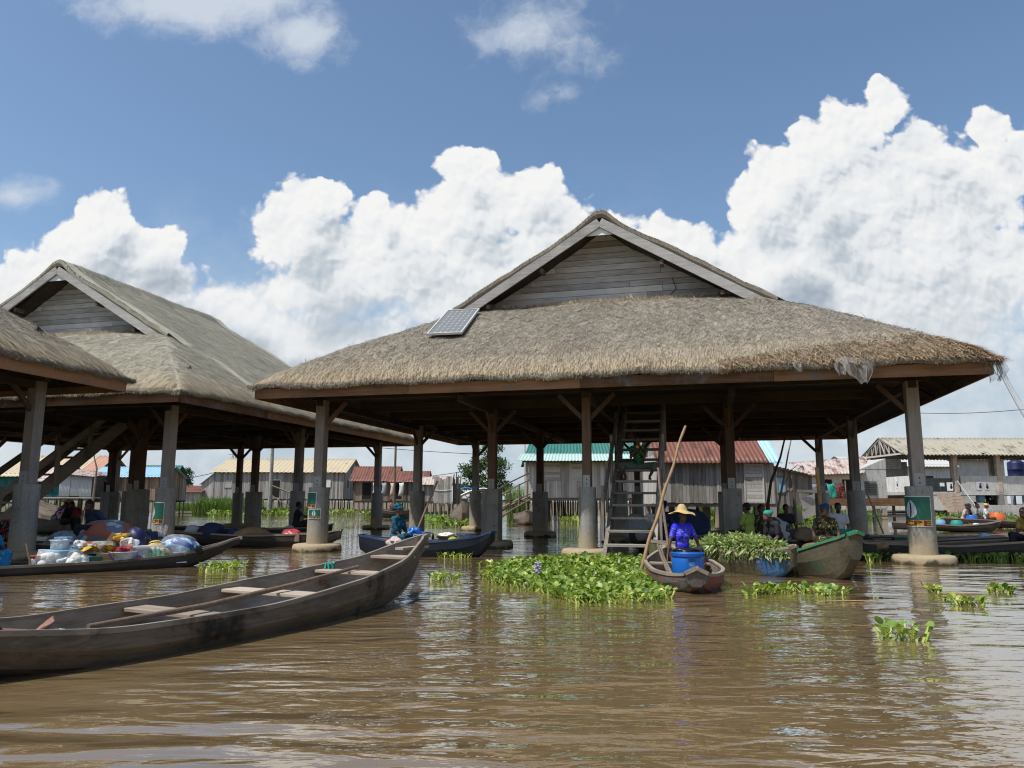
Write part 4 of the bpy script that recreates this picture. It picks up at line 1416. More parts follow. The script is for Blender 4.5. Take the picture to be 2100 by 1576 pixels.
for j in range(8):
    m.box((4.6, -0.04, 1.75 + j * 0.125), (0.85, 0.05, 0.075))
m.obj('louvred_window', M['louver'], pk)
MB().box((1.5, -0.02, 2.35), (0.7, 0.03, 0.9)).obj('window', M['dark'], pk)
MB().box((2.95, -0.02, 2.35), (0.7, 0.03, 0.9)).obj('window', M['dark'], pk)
stilts(pk, 5.6, 4, 0.8, 4, 2, 'concrete', 0.14, True)
# washing in front of it
for k, (px, mt, lb) in enumerate([(1668, 'cloth_grey', 'grey cloth drying at the left end of the line by the pink house'), (1688, 'cloth_navy', 'dark blue cloth drying on the line by the pink house'), (1704, 'rope_green', 'teal cloth drying on the line by the pink house'), (1722, 'print_red', 'black and white patterned cloth drying by the pink house')]):
    c = Y(px, 992, 46)
    P = np.array([[(c.x - 0.28 + i * 0.14, 46 + 0.06 * math.sin(i * 1.9 + j), 2.30 - j * 0.19 + 0.05 * math.sin(i * 2 + k)) for j in range(6)] for i in range(5)])
    o = MB().grid(P).obj('laundry', M[mt], None, smooth=True, solid=0.012)
    tag(o, lb, 'laundry', 'laundry by the pink house')
ln = thing('washing_line', 'washing line on two thin poles in front of the pink house', 'line', (Y(1695, 1000, 46.0).x, 46.1, 0))
MB().tube([(-1.2, 0, 2.36), (0, 0, 2.30), (1.2, 0, 2.38)], 0.012, 5).obj('line', M['wire'], ln)
for x in (-1.2, 1.2):
    MB().tube([(x, 0, -0.5), (x, 0, 2.5)], 0.035, 6).obj('pole', M['stick_wood'], ln)

# brown timber jetty and broken boards
jt = thing('timber_jetty', 'long brown timber beam of a jetty behind the right-hand columns', 'jetty', (Y(1700, 1027, 42).x, 42, 0))
MB().box((2.3, 0, 1.22), (4.8, 0.16, 0.42)).obj('beam', M['fascia_wood'], jt)
MB().box((2.3, 0.75, 1.40), (4.8, 1.3, 0.06)).obj('deck', M['plank_brown'], jt)
for x in (0.2, 1.3, 2.6, 3.7, 4.5):
    MB().box((x, 0.3, 0.3), (0.12, 0.12, 1.8)).obj('post', M['plank_dark'], jt)
MB().box((2.2, -0.05, 0.45), (4.2, 0.07, 0.09)).obj('rail', M['plank_dark'], jt)
bb = thing('broken_boards', 'broken grey boards propped against a post behind the pavilion', 'boards', (Y(1640, 1050, 36).x, 36, 0))
for (a, b, w) in [((-0.9, 0, 1.5), (-0.25, 0, 1.85), 0.10), ((-0.5, 0.1, 0.9), (0.2, 0.2, 0.35), 0.4), ((0.15, 0.15, 1.1), (0.95, 0.3, 1.35), 0.5), ((0.2, 0.2, 0.6), (1.0, 0.2, 0.9), 0.4)]:
    MB().beam(a, b, 0.05, w).obj('board', M['plank_grey'], bb)
MB().tube([(-0.2, 0, -0.5), (-0.22, 0, 2.0)], 0.07, 7).obj('post', M['stick_wood'], bb)
MB().beam((-0.3, 0.05, 1.75), (1.5, 0.1, 1.70), 0.08, 0.12).obj('rail', M['plank_dark'], bb)

# ------------------------------------------------------------------ concrete market hall on the right
HX, HY = Y(1870, 1000, 58).x, 58.0
hall = thing('market_hall', 'open concrete market hall with a pale corrugated roof and a truss gable', 'building', (HX, HY, 0))
HL, HW, zs, zp, ze, zr = 17.0, 6.2, 2.0, 3.22, 4.95, 6.25
MB().box((HL / 2, HW / 2, zs - 0.12), (HL, HW, 0.24)).obj('floor_slab', M['plaster'], hall)
MB().box((HL / 2 + 1.9, 0.09, (zs + zp) / 2), (HL - 3.8, 0.16, zp - zs - 0.004)).obj('parapet', M['plaster'], hall)
MB().box((0.08, HW / 2, (zs + zp) / 2), (0.16, HW, zp - zs)).obj('parapet', M['plaster_white_and_sunlit'], hall)  # end parapet in whiter plaster than the front: sunlight painted into its colour
MB().box((HL / 2, HW - 0.08, (zs + zp) / 2), (HL - 0.4, 0.14, zp - zs)).obj('parapet', M['plaster'], hall)
for i in range(6):
    for j in (0.12, HW - 0.12):
        x = 0.16 + i * (HL - 0.4) / 5
        MB().box((x, j, (zs + ze) / 2), (0.32, 0.30, ze - zs)).obj('post', M['plaster_post'], hall)
        MB().box((x, j, zs / 2 - 0.2), (0.36, 0.36, zs + 0.1)).obj('pier', M['plank_dark'], hall)
dz = (zr - ze) / (HW / 2)
for (a, b) in ((-0.65, HW / 2), (HW + 0.65, HW / 2)):
    za_ = ze + 0.12 - dz * 0.65
    corr((-0.8, a, za_), (HL + 0.6, a, za_), (-0.8, b, zr + 0.12), (HL + 0.6, b, zr + 0.12), 0.30, 0.045).obj('roof_sheet', M['roof_cement'], hall, smooth=True, solid=0.02)
for x in (-0.7, 5.5, 11.3, HL):
    t = MB()
    t.beam((x, -0.5, ze - 0.05), (x, HW + 0.5, ze - 0.05), 0.10, 0.14)
    for s in (0, 1):
        y0 = -0.5 if s == 0 else HW + 0.5
        t.beam((x, y0, ze - 0.08), (x, HW / 2, zr + 0.0), 0.10, 0.12)
        for f in (0.35, 0.6, 0.8):
            y1 = y0 + (HW / 2 - y0) * f
            zt = ze - 0.08 + (zr - ze) * f
            t.beam((x, y1, ze), (x, y1, zt), 0.06, 0.07, up=(0, 1, 0))
            t.beam((x, y1, ze), (x, y0 + (HW / 2 - y0) * min(1, f + 0.2), ze + (zr - ze) * min(1, f + 0.17)), 0.06, 0.06, up=(1, 0, 0))
    t.beam((x, HW / 2, ze), (x, HW / 2, zr), 0.06, 0.08, up=(0, 1, 0))
    t.obj('roof_truss', M['plank_pale'], hall)
MB().box((HL / 2, HW / 2, ze - 0.11), (HL, 0.1, 0.1)).obj('tie_beam', M['plank_dark'], hall)
for y_ in (0.12, HW - 0.12):
    MB().box((HL / 2, y_, ze - 0.0), (HL + 0.3, 0.2, 0.18)).obj('eave_beam', M['plank_dark'], hall)
MB().box((HL / 2 + 2.2, -1.1, 0.40), (HL - 3.0, 2.0, 1.2)).obj('quay_wall', M['plaster'], hall)
# concrete stairs with rail
for k in range(8):
    MB().box((2.7, -1.95 + k * 0.27, 0.13 + k * 0.235), (1.7, 0.36, 0.22)).obj('step', M['plaster_post'], hall)
MB().tube([(3.5, -2.0, 1.0), (3.5, 0.1, 2.95)], 0.035, 6).obj('handrail', M['metal_grey'], hall)
MB().tube([(3.5, -2.0, -0.1), (3.5, -2.0, 1.0)], 0.03, 6).obj('rail_post', M['metal_grey'], hall)
# sign board and posters
sg = thing('sign_board', 'pale painted notice board with faded lettering on the grey wall under the hall roof', 'sign', (Y(1831, 952, 64.0).x, 63.95, Y(1831, 952, 64.0).z))
MB().box((0, 0, 0), (1.35, 0.04, 0.85)).obj('board', M['plaster_white_and_sunlit'], sg)
m = MB()
for j, ln_ in enumerate((0.5, 1.0, 1.05, 0.7)):
    x = -ln_ / 2
    while x < ln_ / 2:
        w_l = rnd.uniform(0.05, 0.16)
        m.box((x + w_l / 2, -0.024, 0.26 - j * 0.16), (w_l, 0.006, 0.07 if j == 0 else 0.04))
        x += w_l + 0.04
m.obj('faded_lettering', M['plaster'], sg)
MB().box((Y(1831, 960, 64.3).x, 64.3, 3.0), (2.4, 0.1, 3.2)).obj('grey_wall', M['plaster'], None)
tag(bpy.data.objects['grey_wall.001'] if 'grey_wall.001' in bpy.data.objects else bpy.data.objects['grey_wall'], 'grey plastered wall carrying the notice board left of the hall', 'wall')
for (px, py, w, hgt, dx, lb, D_) in [(1842, 997, 0.30, 0.62, 0.06, 'white poster with a dark figure on the lit end parapet of the hall', None), (1948, 998, 0.46, 0.66, 0.10, 'white poster with a dark figure at the top of the concrete stairs', 58), (2007, 997, 0.38, 0.62, 0.12, 'lilac and white poster with a dark figure right of the middle hall post', 58), (2023, 998, 0.32, 0.52, 0.05, 'small pale poster beside the lilac one on the hall parapet', 58), (1932, 994, 0.35, 0.28, 0.05, 'small torn white notice on the parapet above the steps', 58)]:
    if D_:
        c = Y(px, py, 57.99)
        po = thing('parapet_poster', lb, 'poster', (c.x, 57.985, c.z), 0, 'posters on the market hall')
    else:
        po = thing('parapet_poster', lb, 'poster', (HX - 0.012, 60.2, 2.62), -PI / 2, 'posters on the market hall')
    MB().box((0, 0, 0), (w, 0.01, hgt)).obj('sheet', M['poster_lilac' if 'lilac' in lb else 'paper_white'], po)
    m = MB()
    m.ell((dx, -0.008, 0.14), (0.06, 0.004, 0.085), 10)
    m.ell((dx, -0.008, -0.06), (0.10, 0.004, 0.14), 10)
    if 'notice' not in lb:
        m.obj('portrait', M['dark'], po)
# buildings behind the hall
bh = thing('plastered_house', 'cream plastered house with a pale metal roof seen through the hall', 'house', (HX + 1.0, 70, 0))
MB().box((4.5, 3, 2.6), (9, 6, 4.2)).obj('wall', M['plaster_white_and_sunlit'], bh)
corr((-0.4, -0.6, 4.45), (9.6, -0.6, 4.45), (-0.4, 3, 5.6), (9.6, 3, 5.6), 0.3).obj('roof_sheet', M['roof_grey'], bh, smooth=True, solid=0.02)
corr((9.6, 6.6, 4.45), (-0.4, 6.6, 4.45), (9.6, 3, 5.6), (-0.4, 3, 5.6), 0.3).obj('roof_sheet', M['roof_grey'], bh, smooth=True, solid=0.02)
for x in (1.2, 4.0, 7.0):
    MB().box((x, -0.02, 3.1), (0.8, 0.04, 1.0)).obj('window', M['louver'], bh)
bt = thing('plastered_house', 'grey concrete block house behind the middle of the hall', 'house', (HX + 9, 76, 0))
MB().box((5, 3, 3), (10, 6, 5)).obj('wall', M['plaster'], bt)
corr((-0.4, -0.6, 5.4), (10.6, -0.6, 5.4), (-0.4, 3, 6.3), (10.6, 3, 6.3), 0.3).obj('roof_sheet', M['roof_rust_pale'], bt, smooth=True, solid=0.02)
tk = thing('water_tank', 'black plastic water tank standing behind the hall parapet', 'tank', (Y(2085, 975, 66).x, 66, 0))
MB().lathe([(0.0, 5.0), (0.25, 4.98), (0.3, 4.85), (0.62, 4.7), (0.66, 4.6), (0.66, 4.1), (0.69, 4.05), (0.66, 4.0), (0.66, 3.5), (0.69, 3.45), (0.66, 3.4), (0.66, 3.0), (0, 3.0)], 20).obj('tank_body', M['navy_plastic'], tk, smooth=True)
for s in (-1, 1):
    MB().box((s * 0.5, 0, 1.4), (0.15, 0.5, 3.2)).obj('leg', M['metal_grey'], tk)
tb = thing('water_barrel', 'light blue barrel standing on a table under the hall', 'barrel', (Y(2013, 1015, 59).x, 59.2, 1.25))
MB().lathe([(0, 0), (0.27, 0), (0.31, 0.1), (0.33, 0.25), (0.31, 0.42), (0.28, 0.5), (0, 0.5)], 16).obj('barrel_body', M['skyblue_plastic'], tb, smooth=True)
m = thing('table', 'small table under the hall carrying the light blue barrel', 'table', (tb.location.x, 59.2, 0))
MB().box((0, 0, 1.215), (1.0, 0.5, 0.06)).obj('table_top', M['plank_brown'], m)
for x in (-0.42, 0.42):
    MB().box((x, 0, 0.7), (0.07, 0.4, 1.0)).obj('leg', M['plank_brown'], m)

# ------------------------------------------------------------------ houses seen under the left pavilion
p = Y(-10, 1000, 62)
h = house('stilt_house', 'big house with a tan and orange metal roof at the far left behind the columns', p.x, 62, 0, 7.6, 6.5, 1.3, 3.35, 5.0, 'plank_teal', 'roof_tan', nst=(8, 3), roof2='roof_orange', split=6.6, pitch=0.35, over=0.5,
          openings=[('door', 4.2, 1.4, 0.9, 1.6, 'dark', 'plank_grey', False)])
p = Y(72, 1000, 55)
h = house('stilt_house', 'teal painted shack with a rusty red and white roof behind the nearest left pier', p.x, 55, 0, 1.95, 2.6, 1.45, 2.75, 3.75, 'plank_teal', 'roof_rust_pale', nst=(3, 2), over=0.3, openings=[('window', 1.0, 1.85, 0.4, 0.55, 'dark', 'plank_teal', False)])
cs = thing('tin_shack', 'shack of upright grey corrugated iron sheets on a plank landing', 'shack', (Y(122, 1000, 54).x, 54, 0), 0, 'houses on stilts along the far bank')
for (xa, xb, za_, zb_) in ((0, 0.75, 1.45, 3.15), (0.7, 1.5, 1.5, 3.0), (1.45, 2.3, 1.45, 2.85)):
    k = np.linspace(xa, xb, int((xb - xa) / 0.02))
    P = np.stack([np.stack([k, -0.02 + 0.022 * np.sin(k / 0.1 * 2 * PI) + (0.05 if xa == 0.7 else 0), np.full_like(k, z)], 1) for z in np.linspace(za_, zb_, 4)], 1)
    MB().grid(P).obj('wall_sheet', M['metal_grey'], cs, smooth=True, solid=0.008)
MB().box((1.15, 0.9, 2.2), (2.2, 1.6, 1.5)).obj('inner_wall', M['plank_dark'], cs)
corr((-0.3, -0.3, 3.1), (2.6, -0.3, 2.85), (-0.3, 2, 3.5), (2.6, 2, 3.2), 0.2).obj('roof_sheet', M['roof_rust_pale'], cs, smooth=True, solid=0.012)
MB().box((1.2, -0.5, 1.36), (3.6, 1.3, 0.08)).obj('landing', M['plank_grey'], cs)
stilts(cs, 2.4, 1.6, 1.3, 4, 2)
p = Y(188, 1000, 56)
h = house('stilt_house', 'brown plank house with light blue roof sheets behind the four left columns', p.x, 56, 0, 5.0, 4.0, 1.2, 3.0, 3.75, 'plank_brown', 'roof_skyblue', nst=(6, 3), over=0.3, openings=[('window', 0.85, 1.75, 0.55, 0.8, 'dark', 'plank_pale', False)])
p = Y(262, 1000, 66)
h = house('stilt_house', 'low house with a green metal roof behind the blue-roofed one', p.x, 66, 0, 3.4, 4.0, 1.2, 2.9, 4.3, 'plank_grey', 'roof_green', nst=(4, 2), over=0.4)

# ------------------------------------------------------------------ poles and wires
def upole(px, D, top, r, lb, mat='stick_wood', bent=None):
    c = Y(px, 1030, D)
    m = MB()
    m.tube([(0, 0, -0.6), (0.02, 0, top * 0.5), (0, 0, top)] if bent is None else bent, [r, r * 0.9, r * 0.75] if bent is None else [r, r, r * 0.8, r * 0.6, r * 0.45][:len(bent)], 8)
    o = m.obj('pole', M[mat], None)
    o.location = (c.x, D, 0)
    return tag(o, lb, 'pole')


upole(553, 64, 8.5, 0.17, 'thick grey utility pole in front of the long tan-roofed house', 'concrete')
upole(808, 60, 9.5, 0.10, 'thin dark utility pole above the rust-roofed shacks')
upole(190, 48, 0, 0.07, 'dark mooring pole with a bent stick tied to its top', bent=[(0, 0, -0.5), (0.02, 0, 1.5), (0.08, 0, 3.2), (-0.15, 0, 3.9), (-0.28, 0, 4.8)])
upole(1570, 30, 0, 0.07, 'crooked leaning pole behind the right half of the pavilion', bent=[(0, 0, -0.5), (0.05, 0, 0.9), (0.25, 0, 2.0), (0.75, 0.2, 3.0), (1.1, 0.3, 4.1)])
upole(1590, 30.5, 0, 0.05, 'thin dark pole leaning beside the crooked one', bent=[(0, 0, -0.5), (0.1, 0, 1.0), (0.4, 0, 2.2), (0.7, 0.2, 3.2), (1.0, 0.3, 4.2)])
tw = thing('dry_palm_twig', 'dry drooping palm twig hanging off the crooked pole', 'twig', (Y(1612, 1000, 30).x, 30, 2.0))
MB().tube([(0, 0, 0.0), (0.2, 0, 0.45), (0.5, 0, 0.68), (0.72, 0, 0.66)], [0.02, 0.016, 0.012, 0.006], 5).obj('stem', M['stick_wood'], tw)
m = MB()
for k in range(16):
    a = rnd.uniform(0, 6.28)
    b = (0.66 + rnd.uniform(-.06, .06), 0, 0.64)
    m.tube([b, (b[0] + 0.12 * math.cos(a), 0.08 * math.sin(a), b[2] - rnd.uniform(0, .15)), (b[0] + 0.16 * math.cos(a), 0.1 * math.sin(a), b[2] - rnd.uniform(.1, .38))], [0.007, 0.006, 0.003], 4)
m.obj('dry_leaflets', M['dry_leaf'], tw)
py = thing('lattice_pylon', 'distant lattice mast above the roof of the long tan-roofed house', 'mast', (Y(476, 1020, 150).x, 150, 0))
m = MB()
for k in range(4):
    sx, sy = (-1, 1)[k % 2], (-1, 1)[k // 2]
    m.tube([(sx * 0.9, sy * 0.9, 0), (sx * 0.25, sy * 0.25, 11.5)], 0.07, 5)
for j in range(12):
    z0, z1 = j * 0.95, (j + 1) * 0.95
    f0, f1 = 0.9 - 0.65 * z0 / 11.5, 0.9 - 0.65 * z1 / 11.5
    m.beam((-f0, -f0, z0), (f1, -f1, z1), 0.07, 0.07)
    m.beam((f0, -f0, z0), (-f1, -f1, z1), 0.07, 0.07)
m.obj('lattice', M['metal_grey'], py)
for z in (8.8, 10.2):
    MB().box((0, 0, z), (2.4, 0.15, 0.12)).obj('cross_arm', M['metal_grey'], py)


def wire(pts, lb, r=0.02, sag=0.3):
    a, b = pts
    P = [a.lerp(b, k / 10) - Vector((0, 0, sag * math.sin(PI * k / 10))) for k in range(11)]
    o = MB().tube(P, r, 5).obj('power_cable', M['wire'])
    return tag(o, lb, 'cable', 'cables across the sky behind the pavilions')


wire((Y(350, 917, 66), Y(700, 905, 62)), 'cable running behind the left pavilion columns above the tan roof', 0.025)
wire((Y(660, 908, 62), Y(1000, 933, 70)), 'cable sloping down from the left eave past the tree', 0.025, 0.1)
wire((Y(860, 980, 60), Y(1010, 955, 74)), 'low cable rising from the plank screen to the tree', 0.025, 0.1)
wire((Y(330, 990, 70), Y(460, 965, 78)), 'cable rising to the left end of the long tan-roofed house', 0.03, 0.1)
wire((Y(1840, 846, 34), Y(2160, 834, 30)), 'dark cable right of the pavilion corner column', 0.014, 0.15)


# ------------------------------------------------------------------ boats
class Boat:
    def __init__(s, label, bow, stern, beam, zs, keel, mat='hull_wood', inner='hull_inside', rim='hull_grey', bowp=1.6, sternp=1.6, eb=0.03, es=0.10, thwarts=(), name='pirogue', cat='boat', group='wooden boats of the market',
                 flare=0.74, floor=True, rimr=0.022, stem=0.0, peak=0.0, strake=0.0):
        bow, stern = Vector((bow[0], bow[1], 0)), Vector((stern[0], stern[1], 0))
        d = bow - stern
        s.L = L = d.length
        s.d = d.normalized()
        s.nv = Vector((-s.d.y, s.d.x, 0))
        s.bow = bow
        s.zs, s.k = zs, keel
        rz = math.atan2(d.y, d.x)
        s.rz = rz
        s.t = t = thing(name, label, cat, bow, rz, group)
        n = 56
        T = np.linspace(0, 1, n)                     # 0 at the bow
        X = -T * L
        zz = np.interp(T, [a for a, _ in zs], [b for _, b in zs])
        kz = np.interp(T, [a for a, _ in keel], [b for _, b in keel])
        ker = np.array([1, 2, 3, 2, 1]) / 9.0
        zz = np.convolve(np.pad(zz, 2, 'edge'), ker, 'valid')
        kz = np.convolve(np.pad(kz, 2, 'edge'), ker, 'valid')
        bb = np.minimum(1 - np.clip(1 - T / 0.5, 0, 1) ** bowp, 1 - np.clip((T - 0.5) / 0.5, 0, 1) ** sternp) * beam / 2
        hb = np.maximum(bb, np.where(T < 0.5, eb, es))
        s.hb = lambda q: float(np.interp(q, T, hb))
        s.zg = lambda q: float(np.interp(q, T, zz))
        out, inn = [], []
        th = 0.028
        for i in range(n):
            b, z, k = hb[i], zz[i], kz[i]
            k = min(k, z - 0.05)
            hgt = z - k
            fl = flare
            ring = [(b, z), (b * (0.5 + 0.5 * (fl + 0.24)), z - hgt * 0.4), (b * (fl + 0.06), k + hgt * 0.22), (b * fl * 0.86, k + 0.035), (b * 0.4, k), (0, k - 0.004)]
            rake = stem * max(0, 1 - T[i] / 0.12)
            sec = [(X[i] - rake * (1 - (zq - k) / max(hgt, 1e-3)), y, zq) for (y, zq) in ring]
            sec2 = [(x, -y, zq) for (x, y, zq) in sec[-2::-1]]
            out.append(sec + sec2)
            bi = max(b - th, 0.004)
            ring = [(bi, z), (bi * (0.5 + 0.5 * (fl + 0.24)), z - hgt * 0.4), (bi * (fl + 0.06), k + hgt * 0.22 + 0.01), (bi * fl * 0.86, k + 0.06), (bi * 0.4, k + 0.04), (0, k + 0.04)]
            sec = [(X[i] - rake * (1 - (zq - k) / max(hgt, 1e-3)) - (0.05 if T[i] < .03 else 0), y, min(zq, z)) for (y, zq) in ring]
            inn.append(sec + [(x, -y, zq) for (x, y, zq) in sec[-2::-1]])
        o, i_ = np.array(out), np.array(inn)
        wob = 0.006 * np.sin(o[:, :, 0:1] * 5.3 + o[:, :, 2:3] * 9)
        o[:, :, 1:2] += wob
        m = MB()
        m.grid(o, 0.5, flip=False)
        for e in (0, -1):
            c = (o[e][0] + o[e][-1]) / 2 + np.array([0.0 if e else 0.03, 0, peak if e == 0 else 0])
            m.raw(np.vstack([[c], o[e]]), [(0, j + 1, j + 2) if e == 0 else (0, j + 2, j + 1) for j in range(10)], 0.5)
            if max(eb, es) > 0.09:
                cb = MB()
                cb.beam(o[e][0] + [0, 0.01, 0.0], c, 0.05, 0.055)
                cb.beam(c, o[e][-1] + [0, -0.01, 0.0], 0.05, 0.055)
                cb.obj('end_cap', M[rim], t)
        hull = m.obj('hull', M[mat], t, smooth=False)
        if strake:
            for sd in (1, -2):
                S_ = MB()
                a_, b_ = o[3:42, 2 if sd == 1 else -3].copy(), o[3:42, 3 if sd == 1 else -4].copy()
                c_ = a_ * 0.35 + b_ * 0.65
                sg = 1 if sd == 1 else -1
                S_.grid(np.stack([c_ + [0, sg * 0.004, 0.022], c_ + [0, sg * 0.030, 0.016], c_ + [0, sg * 0.030, -0.014], c_ + [0, sg * 0.004, -0.022]], 1), 0.5, flip=sd == 1)
                S_.obj('rubbing_strake', M['hull_grey'], hull)
        m = MB()
        m.grid(i_, 0.5, flip=True)
        m.obj('lining', M[inner], hull, smooth=False)
        for sd in (0, -1):
            P = (o[:, sd] + i_[:, sd]) / 2
            P[:, 2] += 0.006
            R2 = MB()
            hw = rimr
            sgn = 1 if sd == 0 else -1
            sec = []
            for (dy, dz) in ((hw, 0.012), (hw, -0.03), (-hw * 0.8, -0.012), (-hw * 0.8, 0.012), (hw, 0.012)):
                q = P.copy()
                q[:, 1] += dy * sgn
                q[:, 2] += dz
                sec.append(q)
            R2.grid(np.stack(sec, 1), 0.5, flip=sd == 0)
            R2.obj('gunwale', M[rim], t)
        for (q, w_) in thwarts:
            x, b, z = -q * L, s.hb(q), s.zg(q)
            MB().box((x, 0, z - 0.055), (w_, 2 * b - 0.07, 0.035), rotz(rnd.uniform(-.03, .03))).obj('thwart', M['thwart_wood'], t, bevel=0.006)
        if floor:
            for q in np.linspace(0.3, 0.8, 4):
                x, b = -q * L, s.hb(q)
                kk = float(np.interp(q, T, kz)) + 0.09
                MB().box((x, 0, kk), (L * 0.11, 2 * b * 0.55, 0.022), None).obj('floorboard', M['thwart_wood'], t)

    def P(s, q, y=0.0, z=0.0):
        """a point in the boat: q along from the bow (0) to the stern (1), y to port"""
        p = s.bow - s.d * (q * s.L) + s.nv * y
        return Vector((p.x, p.y, z))


# the long empty pirogue in front
big = Boat('long weathered grey wooden canoe in front, empty but for a bare foot at its stern', (-1.204, 10.807), (-4.318, 4.762), 1.45,
           [(0, 0.775), (0.054, 0.69), (0.143, 0.507), (0.304, 0.382), (0.536, 0.265), (0.76, 0.26), (0.9, 0.36), (1, 0.45)], [(0, 0.62), (0.05, 0.38), (0.13, 0.05), (0.22, -0.10), (0.74, -0.11), (0.84, -0.02), (0.92, 0.12), (1, 0.26)],
           thwarts=[(0.115, 0.26), (0.235, 0.24), (0.42, 0.26), (0.595, 0.26), (0.86, 0.3)], bowp=2.1, sternp=2.7, eb=0.035, es=0.24, flare=0.78, strake=0.09, floor=False)
MB().box((-0.34, 0, 0.61), (0.62, 0.13, 0.03)).obj('bow_plank', M['thwart_wood'], big.t)
for (x, y, w, l) in ((-1.15, 0.0, 0.3, 0.5), (-2.1, -0.10, 0.3, 0.9), (-3.2, 0.06, 0.32, 1.0), (-4.4, -0.05, 0.32, 0.9)):
    MB().box((x, y, 0.045), (l, w, 0.022), rotz(0.04)).obj('bottom_board', M['thwart_wood'], big.t)
pl = MB().tube([big.P(0.225, -0.02, 0.44), big.P(0.40, -0.10, 0.345), big.P(0.59, -0.24, 0.285), big.P(0.77, -0.40, 0.285)], [0.022, 0.026, 0.027, 0.022], 8).obj('punting_pole', M['pole_wood'], None, smooth=True)
tag(pl, 'long brown punting pole lying lengthwise over the seats of the empty canoe', 'pole')
rp_ = thing('rope_knot', 'green plastic rope knotted round the canoe seat nearest its bow', 'rope', big.P(0.225, 0.42, 0.44))
m = MB()
for k in range(7):
    a = k * 0.9
    m.tube([(0, 0, 0), (0.05 * math.cos(a), 0.05 * math.sin(a), 0.03), (0.09 * math.cos(a + .5), 0.09 * math.sin(a + .5), -0.04 - 0.02 * k)], [0.012, 0.014, 0.006], 5)
m.obj('knot', M['rope_green'], rp_)
bag = MB().ell(big.P(0.795, -0.28, 0.262), (0.07, 0.045, 0.025), 12, bump=0.35).obj('plastic_bag', M['rice_white'], None, smooth=True)
tag(bag, 'small crumpled white bag lying by the bare foot in the empty canoe', 'bag')

# the loaded canoe
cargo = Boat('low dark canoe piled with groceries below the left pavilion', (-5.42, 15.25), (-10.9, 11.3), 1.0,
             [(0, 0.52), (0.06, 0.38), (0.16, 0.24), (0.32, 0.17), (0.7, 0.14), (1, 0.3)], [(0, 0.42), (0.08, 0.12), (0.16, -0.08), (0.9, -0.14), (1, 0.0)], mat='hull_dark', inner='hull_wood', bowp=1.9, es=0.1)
tealb = Boat('dark blue boat of the woman in the teal headwrap', (-0.42, 17.15), (-3.6, 18.35), 1.0,
             [(0, 0.56), (0.1, 0.44), (0.35, 0.33), (0.7, 0.30), (1, 0.42)], [(0, 0.36), (0.08, 0.02), (0.2, -0.12), (0.9, -0.12), (1, 0.1)], mat='hull_blue', inner='hull_inside', rim='rim_blue', bowp=2.8, eb=0.16, es=0.12)
blueb = Boat('small grey boat with red paint on its blunt bow, carrying a blue barrel', (2.50, 10.42), (2.98, 14.6), 1.12,
             [(0, 0.29), (0.02, 0.26), (0.08, 0.23), (0.3, 0.25), (0.7, 0.29), (1, 0.4)], [(0, 0.12), (0.06, -0.02), (0.14, -0.12), (0.9, -0.12), (1, 0.1)], mat='hull_red', inner='hull_grey', rim='rim_wood', bowp=4.2, eb=0.14, es=0.1, thwarts=[(0.57, 0.26)], rimr=0.03, peak=0.075)
greenb = Boat('boat with a blue painted tip heaped with fresh green leaves', (4.66, 12.65), (2.95, 16.1), 0.96,
              [(0, 0.50), (0.1, 0.44), (0.4, 0.38), (1, 0.42)], [(0, 0.22), (0.07, -0.02), (0.16, -0.12), (0.9, -0.12), (1, 0.1)], mat='hull_bluetip', inner='hull_inside', rim='rim_wood', bowp=2.5, eb=0.07, es=0.1, peak=0.03)
rimb = Boat('tall broad boat with a green gunwale and a high bow, right of the green leaves', (5.44, 12.1), (4.95, 16.9), 1.08,
            [(0, 0.74), (0.06, 0.66), (0.22, 0.42), (0.45, 0.31), (1, 0.36)], [(0, 0.40), (0.05, 0.06), (0.12, -0.10), (0.9, -0.12), (1, 0.1)], mat='hull_green', inner='hull_inside', rim='rim_green', bowp=2.6, eb=0.13, es=0.1, rimr=0.035, peak=0.05)
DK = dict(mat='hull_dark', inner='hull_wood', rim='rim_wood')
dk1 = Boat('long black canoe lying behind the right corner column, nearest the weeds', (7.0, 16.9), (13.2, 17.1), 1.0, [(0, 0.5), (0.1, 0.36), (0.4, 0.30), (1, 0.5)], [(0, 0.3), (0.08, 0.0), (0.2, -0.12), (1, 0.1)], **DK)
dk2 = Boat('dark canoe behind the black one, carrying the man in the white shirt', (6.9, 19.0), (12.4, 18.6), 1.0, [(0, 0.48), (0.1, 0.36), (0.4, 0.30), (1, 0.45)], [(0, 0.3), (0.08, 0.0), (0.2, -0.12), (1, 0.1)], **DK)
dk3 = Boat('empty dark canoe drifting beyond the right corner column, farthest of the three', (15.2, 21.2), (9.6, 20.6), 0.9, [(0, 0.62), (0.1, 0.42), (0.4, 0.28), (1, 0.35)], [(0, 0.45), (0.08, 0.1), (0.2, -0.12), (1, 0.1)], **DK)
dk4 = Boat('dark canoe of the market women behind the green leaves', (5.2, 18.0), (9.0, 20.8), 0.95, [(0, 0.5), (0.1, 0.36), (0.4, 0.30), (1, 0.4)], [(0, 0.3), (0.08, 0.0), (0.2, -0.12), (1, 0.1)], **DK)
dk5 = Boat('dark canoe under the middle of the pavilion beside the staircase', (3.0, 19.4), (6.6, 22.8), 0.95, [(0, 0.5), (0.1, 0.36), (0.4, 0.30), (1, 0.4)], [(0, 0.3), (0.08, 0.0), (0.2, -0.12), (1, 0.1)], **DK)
dl1 = Boat('shaded canoe with cloth bundles under the left pavilion, just behind the loaded canoe', (-7.6, 17.6), (-12.6, 16.2), 1.05, [(0, 0.42), (0.1, 0.34), (0.4, 0.28), (1, 0.4)], [(0, 0.25), (0.08, 0.0), (0.2, -0.12), (1, 0.1)], **DK)
